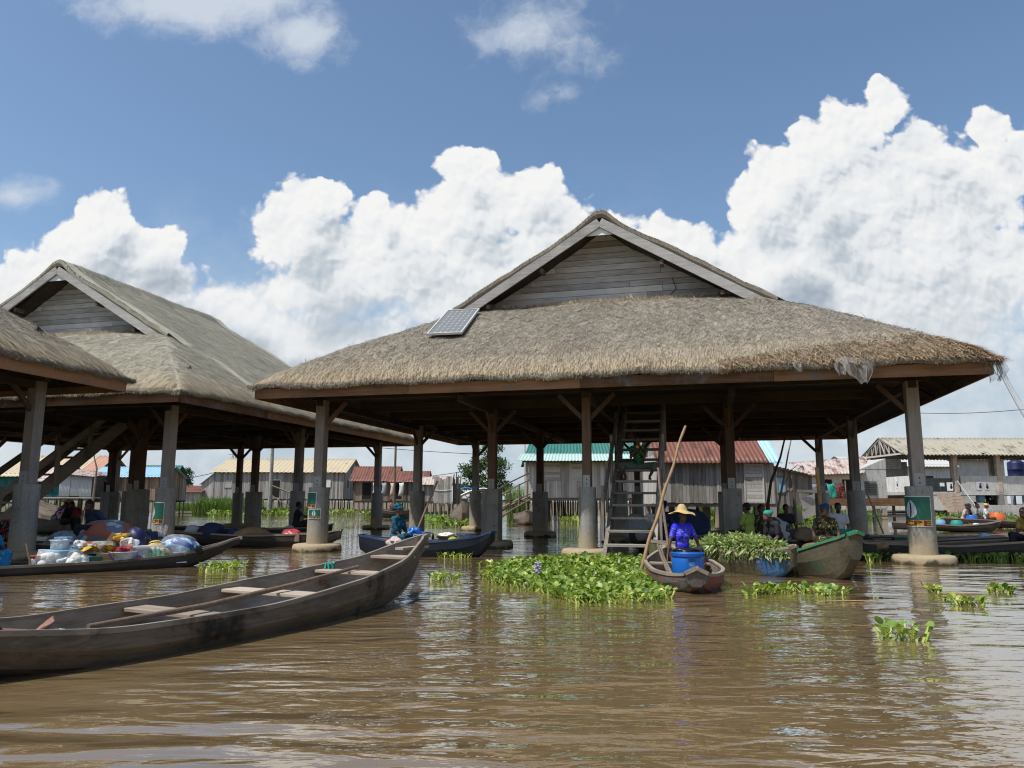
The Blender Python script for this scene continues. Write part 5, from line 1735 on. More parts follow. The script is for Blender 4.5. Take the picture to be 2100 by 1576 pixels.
dl2 = Boat('long shaded canoe under the left pavilion between the poster column and the round pier', (-4.6, 20.6), (-10.2, 21.4), 1.0, [(0, 0.46), (0.1, 0.36), (0.4, 0.30), (1, 0.4)], [(0, 0.25), (0.08, 0.0), (0.2, -0.12), (1, 0.1)], **DK)
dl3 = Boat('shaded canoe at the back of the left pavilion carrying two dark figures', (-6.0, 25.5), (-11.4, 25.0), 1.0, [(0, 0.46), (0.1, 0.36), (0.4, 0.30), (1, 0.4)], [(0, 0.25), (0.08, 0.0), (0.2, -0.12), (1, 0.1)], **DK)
dl4 = Boat('pale canoe with the straw-hatted figure in purple behind the left pavilion', (-19.4, 30.0), (-16.2, 28.2), 1.0, [(0, 0.75), (0.12, 0.55), (0.4, 0.42), (1, 0.5)], [(0, 0.45), (0.1, 0.05), (0.2, -0.12), (1, 0.1)], mat='hull_grey', inner='hull_inside')
dl5 = Boat('wrecked grey canoe hauled up tilted by the teal shack', (-25.2, 40.0), (-21.5, 38.0), 1.1, [(0, 1.3), (0.2, 1.0), (0.5, 0.75), (1, 0.6)], [(0, 0.9), (0.1, 0.5), (0.3, 0.1), (1, -0.1)], mat='hull_grey', inner='hull_grey')
far1 = Boat('tiny distant canoe with a bare-backed paddler by the rust-roofed shacks', (-6.6, 52), (-9.6, 52.5), 1.1, [(0, 0.85), (0.12, 0.6), (0.5, 0.5), (1, 0.75)], [(0, 0.4), (0.1, -0.05), (1, 0.1)], mat='hull_dark')
far2 = Boat('beached canoe seen bow on behind the left rear columns', (-2.3, 37.0), (-2.9, 41.5), 1.15, [(0, 1.35), (0.1, 1.0), (0.3, 0.7), (1, 0.6)], [(0, 0.7), (0.08, 0.2), (0.2, -0.1), (1, 0.1)], mat='hull_grey', bowp=2.6, eb=0.16)
far3 = Boat('empty grey canoe pointing at the camera under the log ramp', (0.8, 39.0), (0.9, 43.5), 1.5, [(0, 0.75), (0.1, 0.6), (0.3, 0.5), (1, 0.6)], [(0, 0.2), (0.08, 0.0), (0.2, -0.1), (1, 0.1)], mat='hull_grey', bowp=3.2, eb=0.12)
far4 = Boat('far canoe of bright barrels before the quay wall on the right', (27.5, 36.5), (20.4, 36.0), 1.0, [(0, 0.55), (0.1, 0.4), (0.4, 0.3), (1, 0.5)], [(0, 0.3), (0.1, -0.05), (1, 0.1)], **DK)
far5 = Boat('far canoe with a row of blue barrels just right of the poster column', (20.5, 32.0), (16.2, 32.4), 1.0, [(0, 0.45), (0.1, 0.35), (0.4, 0.26), (1, 0.4)], [(0, 0.25), (0.1, -0.05), (1, 0.1)], **DK)


# ------------------------------------------------------------------ goods
LS = 1.0


def lobj(name, label, cat, loc, parts, group=None, rz=0.0, sc=1.0, tilt=0.0):
    """a thing of lathe or mesh parts: (part name, material, MB, smooth)"""
    t = thing(name, label, cat, loc, rz, group)
    sc *= LS
    t.scale = (sc, sc, sc)
    if tilt:
        t.rotation_euler = (tilt, 0, rz)
    for (pn_, mt, mb, smo) in parts:
        mb.obj(pn_, M[mt], t, smooth=smo)
    return t


def bucket_mb(r0, r1, h, n=24, th=0.006):
    return MB().lathe([(0, 0.003), (r0 * 0.9, 0), (r0, 0.01), (r0 + (r1 - r0) * 0.5, h * 0.5), (r1, h - 0.012), (r1 + 0.012, h - 0.01), (r1 + 0.012, h), (r1 - th, h), (r0 - th + 0.002, 0.02), (0, 0.02)], n)


def lid_mb(r, z, h=0.025):
    return MB().lathe([(r + 0.012, z - h), (r + 0.016, z), (r * 0.98, z + 0.006), (r * 0.6, z + 0.004), (0, z + 0.006)], 24)


def crumple(c, r, seed, n=26, amp=0.18, sq=1.0):
    """a soft, lumpy, closed bag"""
    rr = np.random.default_rng(seed)
    th = np.linspace(0.02, PI - 0.02, n)
    ph = np.linspace(0, 2 * PI, 2 * n, endpoint=False)
    T_, F_ = np.meshgrid(th, ph, indexing='ij')
    g = np.ones_like(T_)
    for k in range(9):
        a, b, p, q = rr.integers(1, 7), rr.integers(1, 6), rr.uniform(0, 6.28), rr.uniform(0, 6.28)
        g += amp / 3.2 * np.sin(a * F_ + p) * np.sin(b * T_ + q) * np.sin(T_)
    z = np.cos(T_)
    z = np.where(z < -0.55, -0.55 - (z + 0.55) * -0.15, z)
    P = np.stack([np.sin(T_) * np.cos(F_) * g * r[0], np.sin(T_) * np.sin(F_) * g * r[1], (z * g + 0.6) * r[2]], 2) + np.array(c)
    P = np.concatenate([P, P[:, :1]], 1)
    return MB().grid(P, 0.5, flip=True)


# the blue barrel in the small boat
bp = blueb.P(0.23, 0.0, 0.13)
prof = [(0, 0), (0.245, 0), (0.265, 0.02), (0.275, 0.08), (0.280, 0.25), (0.277, 0.33), (0.262, 0.385), (0.255, 0.39)]
bl = MB()
nseg = 36
V = []
for (r, z) in prof + [(0.24, 0.40), (0, 0.40)]:
    for k in range(nseg):
        a = 2 * PI * k / nseg
        da = (a - (-PI / 2) + PI) % (2 * PI) - PI
        dent = 0.045 * (1 - min(1, abs(da) / 0.24) ** 6) * (1 if 0.10 < z < 0.34 else 0)
        V.append(((r - dent) * math.cos(a), (r - dent) * math.sin(a), z))
F = [(i * nseg + k, i * nseg + (k + 1) % nseg, (i + 1) * nseg + (k + 1) % nseg, (i + 1) * nseg + k) for i in range(len(prof) + 1) for k in range(nseg)]
bl.raw(V, F)
lidm = MB().lathe([(0.262, 0.375), (0.288, 0.378), (0.290, 0.43), (0.278, 0.442), (0.24, 0.444), (0.235, 0.455), (0, 0.46)], 40)
for k in range(40):
    a = 2 * PI * k / 40
    lidm.box((0.291 * math.cos(a), 0.291 * math.sin(a), 0.405), (0.008, 0.012, 0.05), rotz(a))
film = crumple((0, 0.02, 0.452), (0.25, 0.25, 0.035), 3, 14, 0.3)
br_ = lobj('plastic_barrel', 'bright blue plastic barrel with a ribbed lid in the small grey boat', 'barrel', bp, [('barrel_body', 'blue_plastic', bl, True), ('lid', 'blue_lid', lidm, False), ('black_film', 'black_bag', film, True)], rz=0.1, sc=0.84)
lab = MB().box((0, -0.236, 0.23), (0.10, 0.012, 0.10)).obj('moulded_panel', M['skyblue_plastic'], br_)
for k, (a, b, lb) in enumerate([((-0.30, 0.34, 0.05), (-0.42, 0.02, 0.48), 'short pale-tipped paddle handle leaning in the bow of the blue-barrel boat'), ((-0.27, 0.42, 0.03), (-0.36, 0.10, 0.46), 'second short wooden paddle handle beside the pale-tipped one')]):
    o = MB().tube([Vector(bp) + Vector((a[0], -a[1] * 0.4, a[2])), Vector(bp) + Vector((b[0] * 0.9 - 0.02 * k, b[1], 0.3)), Vector(bp) + Vector((b[0], b[1] + 0.1, b[2]))], [0.028, 0.022, 0.018], 8).obj('paddle', M['stick_wood'])
    tag(o, lb, 'paddle', 'paddles in the blue-barrel boat')

# bamboo punting pole planted in the weeds
a_, b_ = W(1308, 1186, 0.0), None
top = Y(1405, 874, a_.y + 0.75)
pb = MB()
n = 22
pts = [a_.lerp(top, k / n) + Vector((0.012 * math.sin(k * 0.9), 0, 0.0)) - Vector((0, 0, 0.25 if k == 0 else 0)) for k in range(n + 1)]
pb.tube(pts, [0.032 - 0.010 * k / n + (0.004 if k % 3 == 0 else 0) for k in range(n + 1)], 8)
tag(pb.obj('bamboo_pole', M['bamboo'], None, smooth=True), 'long bamboo pole planted in the weeds, leaning right in front of the staircase', 'pole')
pb2 = MB().tube([Y(1372, 1130, 15.2), Y(1352, 990, 15.6), Y(1350, 960, 15.7)], [0.03, 0.025, 0.02], 7).obj('dark_pole', M['pole_wood'])
tag(pb2, 'thin dark pole standing between the staircase and the woman in the straw hat', 'pole')
pb3 = MB().tube([W(1690, 1115, 0.3), Y(1675, 960, 16.5)], [0.05, 0.042], 8).obj('thick_pole', M['bamboo'])
tag(pb3, 'thick leaning pole in front of the seated women right of the leaf boat', 'pole')

# groceries on the loaded canoe, from its stern to its bow
def cp(px, py, z, dD=0.0):
    """a place on the load: the line of sight meets the canoe's long axis"""
    A, B = cargo.P(0, 0), cargo.P(1, 0)
    best = None
    for k in range(401):
        p = A.lerp(B, k / 400)
        f = Vector((p.x - 0, p.y - 0, z - CAMH))
        X = 1050 + FPX * f.dot(_r) / f.dot(_f)
        if best is None or abs(X - px) < best[0]:
            best = (abs(X - px), p)
    p = best[1] + cargo.nv * -dD
    return Vector((p.x, p.y, 0.02 + (z - 0.02) * 1.32))


GG = 'goods on the loaded canoe'
LS = 1.32
fl_ = 0.02
for k, (px, dd, sc, lb) in enumerate([(98, 0.14, 0.85, 'clear plastic sack of white gari leaning at the paddle end of the load'), (150, 0.12, 0.85, 'clear plastic sack of white gari with a blue cap on top'), (172, 0.16, 0.6, 'smaller clear sack of white gari leaning on the carton')]):
    inner = MB()
    for j in range(16):
        a = rnd.uniform(0, 6.28)
        q = rnd.uniform(0, 0.13)
        inner.ell((q * math.cos(a), q * math.sin(a), 0.06 + rnd.uniform(0, 0.17)), (0.08, 0.075, 0.07), 10, bump=0.1)
    lobj('gari_sack', lb, 'sack', cp(px, 1160, fl_, dd), [('white_gari', 'rice_white', inner, True), ('plastic_film', 'clear_bag', crumple((0, 0, 0.03), (0.21, 0.19, 0.19), 20 + k), True)], 'plastic sacks of gari on the loaded canoe', sc=sc)
lobj('plastic_scoop', 'blue plastic scoop on top of the white gari', 'scoop', cp(153, 1125, 0.27, 0.12), [('scoop_bowl', 'skyblue_plastic', bucket_mb(0.035, 0.045, 0.07, 14), True)], GG)
lobj('lidded_bucket', 'grey translucent bucket with a pale blue tub of eggs on top', 'bucket', cp(118, 1145, 0.06, -0.02), [('bucket_body', 'clear_tub', bucket_mb(0.14, 0.17, 0.22), True), ('lid', 'skyblue_plastic', lid_mb(0.17, 0.225), True)], GG)
egg = MB()
for k in range(14):
    egg.ell((rnd.uniform(-.08, .08), rnd.uniform(-.08, .08), 0.03 + rnd.uniform(0, .06)), (0.028, 0.025, 0.032), 8)
lobj('egg_tub', 'small pale blue tub of white balls standing on the bucket', 'tub', cp(121, 1128, 0.29, -0.02), [('tub_body', 'clear_tub', bucket_mb(0.10, 0.12, 0.13), True), ('eggs', 'rice_white', egg, True), ('lid', 'skyblue_plastic', MB().box((0.02, 0.03, 0.155), (0.17, 0.13, 0.02)), False)], GG)
lobj('bowl', 'orange red plastic bowl among the sacks of gari', 'bowl', cp(75, 1138, 0.14, 0.02), [('bowl_body', 'orange_plastic', bucket_mb(0.07, 0.12, 0.09), True)], GG)
lobj('carton', 'brown cardboard carton in front of the yellow packets', 'carton', cp(214, 1155, fl_, 0.16), [('carton_body', 'carton', MB().box((0, 0, 0.105), (0.25, 0.2, 0.21)), False)], GG, rz=0.5)
lobj('carton', 'dark green carton left of the brown one', 'carton', cp(190, 1157, fl_, 0.2), [('carton_body', 'carton_green', MB().box((0, 0, 0.09), (0.14, 0.2, 0.18)), False)], GG, rz=0.5)
for k in range(12):
    px = 168 + k * 5.6
    m = MB()
    P = np.array([[(-.07 + .028 * i, -.05 + .025 * j, 0.022 * math.sin(PI * i / 5) * math.sin(PI * j / 4) + 0.01) for j in range(5)] for i in range(6)])
    m.grid(P)
    P2 = P.copy()
    P2[:, :, 2] *= -0.3
    m.grid(P2, flip=True)
    o = m.obj('snack_packet', M['yellow_pack'], None, smooth=True)
    o.scale = (LS,) * 3
    o.location = cp(px, 1140, 0.235 + rnd.uniform(0, 0.07), rnd.uniform(-.05, .18))
    o.rotation_euler = (rnd.uniform(-.6, .6), rnd.uniform(-.6, .6), rnd.uniform(0, 6))
    tag(o, 'shiny yellow snack packet in the heap on the cartons', 'packet', 'yellow packets on the cartons')
for k in range(6):
    m = MB().box((0, 0, 0), (0.13, 0.09, 0.045))
    o = m.obj('snack_packet', M['yellow_pack'], None, bevel=0.012)
    o.scale = (LS,) * 3
    o.location = cp(238 + k * 4.4, 1108, 0.40 + 0.03 * (k % 3), -0.12 + 0.05 * (k % 2))
    o.rotation_euler = (rnd.uniform(-.4, .4), rnd.uniform(-.4, .4), rnd.uniform(0, 3))
    tag(o, 'yellow biscuit packet stacked behind the red sachets', 'packet', 'yellow biscuit packets behind the sachets')
lobj('clear_tub', 'clear plastic tub with a tilted paper carton stuck in it', 'tub', cp(212, 1125, 0.22, -0.14), [('tub_body', 'clear_tub', MB().box((0, 0, 0.08), (0.26, 0.2, 0.16)), False), ('paper_carton', 'carton', MB().box((0.06, 0, 0.15), (0.06, 0.10, 0.26), np.array(Matrix.Rotation(0.5, 3, 'Y'))), False)], GG, rz=0.4)
lobj('bottle_pack', 'small green bottle pack between the carton and the handled tub', 'bottles', cp(229, 1157, fl_, 0.22), [('bottles', 'bottle_green', MB().box((0, 0, 0.09), (0.12, 0.09, 0.18)), False)], GG, rz=0.5)
hnd = MB().tube([(0.17 * math.cos(a), -0.145, 0.23 - 0.13 * math.sin(a)) for a in np.linspace(0, PI, 14)], 0.008, 6)
sach = MB()
for k in range(30):
    sach.box((rnd.uniform(-.13, .13), rnd.uniform(-.1, .1), 0.235 + rnd.uniform(0, .05)), (0.07, 0.05, 0.015), np.array(Matrix.Rotation(rnd.uniform(-.6, .6), 3, 'X') @ Matrix.Rotation(rnd.uniform(0, 3), 3, 'Z')))
lobj('handled_tub', 'grey tub with a violet handle full of red and white sachets', 'tub', cp(248, 1155, fl_, 0.16), [('tub_body', 'clear_tub', bucket_mb(0.15, 0.18, 0.23), True), ('handle', 'violet_plastic', hnd, True), ('sachets', 'red_pack', sach, False)], GG, rz=0.45)
lobj('sweet_jar', 'clear square tub with a printed label and a flat lid left of the green bottles', 'tub', cp(278, 1153, fl_, 0.14), [('tub_body', 'clear_tub', MB().box((0, 0, 0.14), (0.25, 0.2, 0.26)), False), ('printed_label', 'label_print', MB().box((0, -0.103, 0.11), (0.18, 0.006, 0.13)), False), ('lid', 'white_plastic', MB().box((0, 0, 0.28), (0.265, 0.215, 0.03)), False)], GG, rz=0.5)
bt_prof = [(0, 0), (0.036, 0), (0.04, 0.015), (0.04, 0.14), (0.036, 0.17), (0.016, 0.225), (0.015, 0.25), (0, 0.25)]
for i in range(4):
    for j in range(2):
        o = thing('drink_bottle', 'green plastic drink bottle in the wrapped block of bottles', 'bottle', cp(314 + (i - 1.5) * 9.5, 1150, fl_, 0.20 - 0.085 * j), 0, 'wrapped block of green bottles')
        o.scale = (LS,) * 3
        MB().lathe(bt_prof, 14).obj('bottle_body', M['bottle_green'], o, smooth=True)
        MB().lathe([(0.0415, 0.05), (0.0415, 0.12)], 14).obj('label', M['bottle_label'], o, smooth=True)
        MB().lathe([(0.018, 0.245), (0.018, 0.27), (0, 0.271)], 12).obj('cap', M['bottle_cap'], o)
lobj('shrink_wrap', 'clear shrink wrap round the block of green bottles', 'wrap', cp(314, 1150, fl_, 0.155), [('film', 'clear_bag', crumple((0, 0, 0.04), (0.22, 0.13, 0.17), 44, 20, 0.08), True)], GG, rz=0.55)
for k, (px, py, z, dd, lb) in enumerate([(318, 1118, 0.30, -0.02, 'striped yellow melon on top of the green bottles'), (336, 1124, 0.22, 0.1, 'striped yellow melon sliding down beside the basin'), (341, 1140, 0.13, 0.06, 'lowest striped yellow melon in front of the white basin')]):
    o = thing('striped_melon', lb, 'melon', cp(px, py, z, dd), 0.4 * k, 'striped melons by the basin')
    o.scale = (LS,) * 3
    o.rotation_euler = (0.2, 0.4 * k, 0.6)
    MB().ell((0, 0, 0), (0.115, 0.085, 0.08), 18).obj('fruit', M['yellow_fruit'], o, smooth=True)
    st_ = MB()
    for j in range(6):
        a = j * PI / 3
        st_.tube([(0.118 * math.cos(t_), 0.088 * math.sin(t_) * math.cos(a), 0.083 * math.sin(t_) * math.sin(a)) for t_ in np.linspace(0.2, PI - 0.2, 12)], 0.007, 5, cap=False)
    st_.obj('stripe', M['stripe_dark'], o)
lobj('basin', 'white plastic basin carrying the big checked bag', 'basin', cp(366, 1138, 0.06, 0.05), [('basin_body', 'white_plastic', bucket_mb(0.17, 0.24, 0.22), True)], GG, sc=0.72)
lobj('checked_bag', 'big blue and white checked bundle in a clear plastic bag', 'bag', cp(366, 1118, 0.20, 0.04), [('bundle', 'print_check', crumple((0, 0, 0), (0.29, 0.22, 0.16), 51), True), ('plastic_film', 'clear_bag', crumple((-0.03, 0, -0.02), (0.33, 0.26, 0.21), 52), True)], GG, rz=0.5, sc=0.82)
kn = MB()
kn.grid(np.stack([np.stack([0.10 * np.cos(a) * (0.4 + z * 2) - 0.05, 0.08 * np.sin(a) * (0.4 + z * 2) + 0.02 * np.sin(5 * a), 0.10 + z + 0.02 * np.sin(7 * a)], 0) for z in (0, .05, .1, .16) for a in [np.linspace(0, 2 * PI, 25)]], 0).transpose(0, 2, 1))
lobj('bag_neck', 'gathered neck of a clear bag behind the checked bundle', 'bag', cp(338, 1108, 0.33, -0.05), [('film', 'clear_bag', kn, True)], GG)
lobj('dark_bag', 'dark printed carrier bag standing behind the tubs', 'bag', cp(277, 1120, 0.22, -0.15), [('bag_body', 'navy_plastic', crumple((0, 0, 0.02), (0.16, 0.13, 0.20), 61, amp=0.1), True)], GG)
lobj('dark_bag', 'small black bag right of the dark printed one', 'bag', cp(296, 1125, 0.20, -0.12), [('bag_body', 'black_bag', crumple((0, 0, 0.02), (0.11, 0.10, 0.14), 62), True)], GG)
lobj('dark_bag', 'black bag on the bow side of the white basin', 'bag', cp(394, 1128, 0.10, 0.05), [('bag_body', 'black_bag', crumple((0, 0, 0.02), (0.16, 0.13, 0.13), 63), True)], GG)
for k, (px, dd, z, cm, cn) in enumerate([(68, 0.1, 0.06, 'red_plastic', 'red'), (84, 0.0, 0.14, 'white_plastic', 'white'), (138, -0.1, 0.16, 'skyblue_plastic', 'light blue'), (146, -0.02, 0.22, 'violet_plastic', 'violet'), (164, -0.12, 0.2, 'teal_plastic', 'teal'), (186, -0.14, 0.22, 'orange_plastic', 'orange'),
                                         (228, -0.1, 0.2, 'yellow_fruit', 'yellow'), (258, -0.14, 0.24, 'bottle_green', 'green'), (288, -0.02, 0.1, 'navy_plastic', 'navy'), (304, -0.1, 0.14, 'black_plastic', 'black')]):
    lobj('jar', 'small clear jar with a ' + cn + ' lid packed among the groceries', 'jar', cp(px, 1140, z, dd), [('jar_body', 'clear_tub', MB().lathe([(0, 0), (0.055, 0), (0.06, 0.01), (0.06, 0.12), (0.045, 0.14), (0, 0.14)], 14), True), ('contents', 'rice_white' if k % 2 else 'carton', MB().lathe([(0, 0.01), (0.052, 0.01), (0.052, 0.10), (0, 0.105)], 12), True), ('lid', cm, MB().lathe([(0.05, 0.13), (0.05, 0.16), (0, 0.162)], 14), False)], 'lidded jars on the loaded canoe')
for k, (px, dd, z, cm, lb) in enumerate([(92, -0.14, 0.12, 'print_teal', 'folded teal print cloth'), (132, 0.16, 0.06, 'paper_white', 'white paper bag of flour'), (160, 0.02, 0.26, 'cloth_white', 'knotted white bag'), (200, 0.02, 0.24, 'clear_bag', 'puffed clear bag of crisps'), (264, 0.0, 0.28, 'label_print', 'crumpled printed bag'), (330, 0.12, 0.05, 'paper_white', 'flattened white bag')]):
    lobj('bag', lb + ' among the groceries on the loaded canoe', 'bag', cp(px, 1140, z, dd), [('bag_body', cm, crumple((0, 0, 0.02), (0.11, 0.09, 0.08), 400 + k, 14, 0.45), False)], GG, rz=k)
o = MB().box((0, 0, 0), (0.42, 0.3, 0.012)).obj('plastic_sheet', M['paper_white'])
o.location = cp(352, 1146, 0.09, 0.12)
o.rotation_euler = (0.15, 0, 0.55)
tag(o, 'white sheet lying under the basin on the canoe', 'sheet', GG)
pd = thing('dark_paddle', 'dark paddle held upright over the gunwale of the loaded canoe', 'paddle', cp(56, 1165, 0.0, 0.30))
MB().tube([(-0.10, 0, 0.52), (0.0, 0, 0.2), (0.06, -0.02, -0.05)], [0.018, 0.018, 0.02], 7).obj('shaft', M['pole_wood'], pd)
MB().ell((0.075, -0.02, -0.12), (0.06, 0.02, 0.16), 10).obj('blade', M['pole_wood'], pd, smooth=True)

# goods in the other boats
LS = 1.0
G2 = 'goods in the dark blue boat'
lobj('clear_bucket', 'big clear bucket of yellowish palm oil in the middle of the dark blue boat', 'bucket', tealb.P(0.50, -0.10, 0.06), [('bucket_body', 'clear_tub', bucket_mb(0.17, 0.21, 0.42), True), ('contents', 'shirt_white', MB().lathe([(0, 0.02), (0.165, 0.02), (0.19, 0.30), (0, 0.32)], 20), True)], G2)
lobj('clear_bucket', 'ribbed lidded bucket of yellow sticks near the bow of the dark blue boat', 'bucket', tealb.P(0.19, -0.02, 0.20), [('bucket_body', 'clear_tub', bucket_mb(0.19, 0.22, 0.30), True), ('contents', 'yellow_fruit', MB().lathe([(0, 0.02), (0.185, 0.02), (0.2, 0.24), (0, 0.25)], 20), True), ('lid', 'rim_blue', lid_mb(0.22, 0.305), True)], G2)
lobj('green_pumpkin', 'round green gourd beside the lidded bucket in the dark blue boat', 'gourd', tealb.P(0.27, -0.15, 0.22), [('gourd', 'shirt_lime', MB().ell((0, 0, 0.1), (0.13, 0.13, 0.12), 16), True)], G2)
lobj('wooden_tray', 'brown wooden tray with white and red food in the dark blue boat', 'tray', tealb.P(0.34, 0.05, 0.36), [('tray_body', 'plank_brown', bucket_mb(0.20, 0.26, 0.09), True), ('food', 'rice_white', crumple((0, 0, 0.05), (0.16, 0.14, 0.07), 71, 12, 0.5), True), ('peppers', 'red_plastic', crumple((0.12, -0.05, 0.06), (0.08, 0.08, 0.04), 72, 10, 0.4), True)], G2)
lobj('blue_bag', 'crumpled bright blue bag beside the woman in the teal headwrap', 'bag', tealb.P(0.58, 0.0, 0.42), [('bag_body', 'blue_plastic', crumple((0, 0, 0), (0.16, 0.12, 0.13), 73, 16, 0.5), True)], G2)
lobj('white_sack', 'pale sack at the feet of the woman in the teal headwrap', 'sack', tealb.P(0.66, -0.25, 0.10), [('sack', 'cloth_pink', crumple((0, 0, 0.04), (0.24, 0.18, 0.18), 74, 16, 0.3), True)], G2)
o = MB().tube([tealb.P(0.60, 0.12, 0.4), Y(897, 987, 18.3)], [0.02, 0.026], 7).obj('paddle_shaft', M['pole_wood'])
tag(o, 'dark paddle shaft standing beside the woman in the teal headwrap', 'paddle')
o = lobj('round_basket', 'round wicker basket tilted in the green-rimmed boat', 'basket', rimb.P(0.30, 0.16, 0.20), [('basket_body', 'basket', bucket_mb(0.26, 0.31, 0.22, 28, 0.02), True)], None, tilt=0.35)
lobj('cloth_bundle', 'pinkish flowered cloth bundle in the green-rimmed boat', 'bundle', rimb.P(0.24, 0.10, 0.24), [('bundle', 'cloth_pink', crumple((0, 0, 0.05), (0.34, 0.22, 0.16), 81, 18, 0.3), True)], None, rz=0.5)
lobj('firewood_bundle', 'small bundle of pale sticks on the flowered cloth', 'sticks', rimb.P(0.17, 0.06, 0.46), [('sticks', 'bamboo', (lambda mm: [mm.tube([(rnd.uniform(-.25, -.15), rnd.uniform(-.1, .1), rnd.uniform(-.03, .03)), (rnd.uniform(.1, .25), rnd.uniform(-.1, .1), rnd.uniform(0, .12))], 0.012, 5) for _ in range(16)] and mm)(MB()), False)], None, rz=0.6)
lobj('blue_drum', 'blue plastic drum in the shade behind the staircase', 'drum', dk5.P(0.30, 0.1, 0.15), [('drum_body', 'blue_plastic', MB().lathe([(0, 0), (0.22, 0), (0.24, 0.05), (0.24, 0.5), (0.2, 0.58), (0, 0.6)], 20), True)], None)
lobj('tarpaulin_load', 'dark blue tarpaulin over a load behind the stair treads', 'load', dk5.P(0.52, 0.0, 0.1), [('sheet', 'cloth_navy', crumple((0, 0, 0.1), (0.9, 0.45, 0.52), 85, 20, 0.15), True)], None, rz=0.7)
lobj('tarpaulin_load', 'grey tarpaulin slumped right of the staircase behind the straw-hatted woman', 'load', dk5.P(0.10, -0.1, 0.12), [('sheet', 'cloth_grey', crumple((0, 0, 0.1), (0.42, 0.35, 0.44), 86, 20, 0.2), True)], None, rz=0.3)
for k, (bo, q, y, z, mt, r, lb) in enumerate([
        (dk2, 0.06, 0.0, 0.34, 'basket', (0.30, 0.26, 0.20), 'brown wicker hamper at the bow of the white-shirted man\'s canoe'), (dk1, 0.08, 0.05, 0.30, 'print_red', (0.24, 0.2, 0.18), 'red and white bag right of the tall green-rimmed bow'),
        (dk1, 0.18, 0.0, 0.24, 'carton', (0.34, 0.24, 0.14), 'brown sack lying flat in the black canoe'), (dk2, 0.30, 0.0, 0.26, 'print_olive', (0.36, 0.24, 0.16), 'mustard coloured bundle left of the corner column'),
        (dk1, 0.27, 0.0, 0.24, 'orange_plastic', (0.22, 0.2, 0.07), 'heap of orange red tomatoes beside the corner column'), (dk4, 0.35, 0.0, 0.28, 'print_orange', (0.44, 0.36, 0.40), 'orange, grey and black printed cloth bundle among the seated women'),
        (dk4, 0.12, -0.1, 0.26, 'cloth_grey', (0.34, 0.28, 0.24), 'grey sack in front of the printed bundle'), (dk4, 0.62, 0.0, 0.3, 'blue_plastic', (0.30, 0.22, 0.22), 'bright blue cloth behind the printed bundle'),
        (dk4, 0.22, -0.25, 0.22, 'yellow_fruit', (0.2, 0.16, 0.14), 'yellow green sack beside the man in the teal cap')]):
    lobj('bundle', lb, 'bundle', bo.P(q, y, z - 0.16), [('bundle', mt, crumple((0, 0, 0.1), r, 100 + k, 16, 0.25), True)], 'bundles in the shaded boats', rz=k * 0.7)
lobj('bowl', 'teal plastic bowl at the bow of the white-shirted man\'s canoe', 'bowl', dk1.P(0.02, 0.06, 0.38), [('bowl_body', 'teal_plastic', bucket_mb(0.16, 0.22, 0.12), True)], None)
lobj('bowl', 'flat orange red bowl above the green-rimmed bow', 'bowl', dk1.P(0.06, -0.02, 0.46), [('bowl_body', 'red_plastic', bucket_mb(0.16, 0.24, 0.08), True)], None)
lobj('white_bucket', 'white bucket between the seated women behind the leaf heap', 'bucket', Y(1582, 1080, 16.6), [('bucket_body', 'white_plastic', bucket_mb(0.13, 0.16, 0.25), True)], None)
bpy.data.objects['white_bucket'].location.z = 0.36
for k, (q, r, mt, lb) in enumerate([(0.30, (0.62, 0.45, 0.40), 'print_bundle', 'huge blue grey cloth bundle in the shade of the left pavilion'), (0.12, (0.36, 0.3, 0.24), 'cloth_navy', 'dark blue bundle at the bow end of the shaded canoe'), (0.47, (0.34, 0.3, 0.26), 'cloth_grey', 'grey bundle left of the huge one'), (0.20, (0.3, 0.3, 0.3), 'print_check', 'blue checked bundle leaning on the huge one')]):
    lobj('bundle', lb, 'bundle', dl1.P(q, 0.0, 0.05), [('bundle', mt, crumple((0, 0, 0.1), r, 130 + k, 18, 0.2), True)], 'cloth bundles in the shaded canoe', rz=k)
for k, (q, r, mt, lb) in enumerate([(0.25, (0.3, 0.25, 0.2), 'red_pack', 'small red heap on the long shaded canoe'), (0.45, (0.5, 0.3, 0.22), 'carton', 'brown sacks amidships on the long shaded canoe'), (0.66, (0.5, 0.34, 0.3), 'cloth_navy', 'dark heap at the stern of the long shaded canoe')]):
    lobj('heap', lb, 'heap', dl2.P(q, 0.0, 0.05), [('heap', mt, crumple((0, 0, 0.1), r, 150 + k, 16, 0.25), True)], 'heaps on the long shaded canoe', rz=k)
CL = [('dark red', 'red_pack'), ('ochre', 'carton'), ('grey', 'cloth_grey'), ('teal', 'cap_teal'), ('dusty brown', 'plank_brown'), ('whitish', 'cloth_white'), ('navy', 'cloth_navy'), ('moss green', 'carton_green'), ('yellow', 'yellow_pack'), ('sky blue', 'skyblue_plastic')]
KD = [('sack', lambda r, k: crumple((0, 0, 0.05), (r, r * 0.8, r * 0.8), k, 12, 0.25)), ('basin', lambda r, k: bucket_mb(r * 0.75, r, r * 0.6, 18)), ('parcel', lambda r, k: MB().box((0, 0, r * 0.5), (r * 1.5, r * 1.1, r)))]
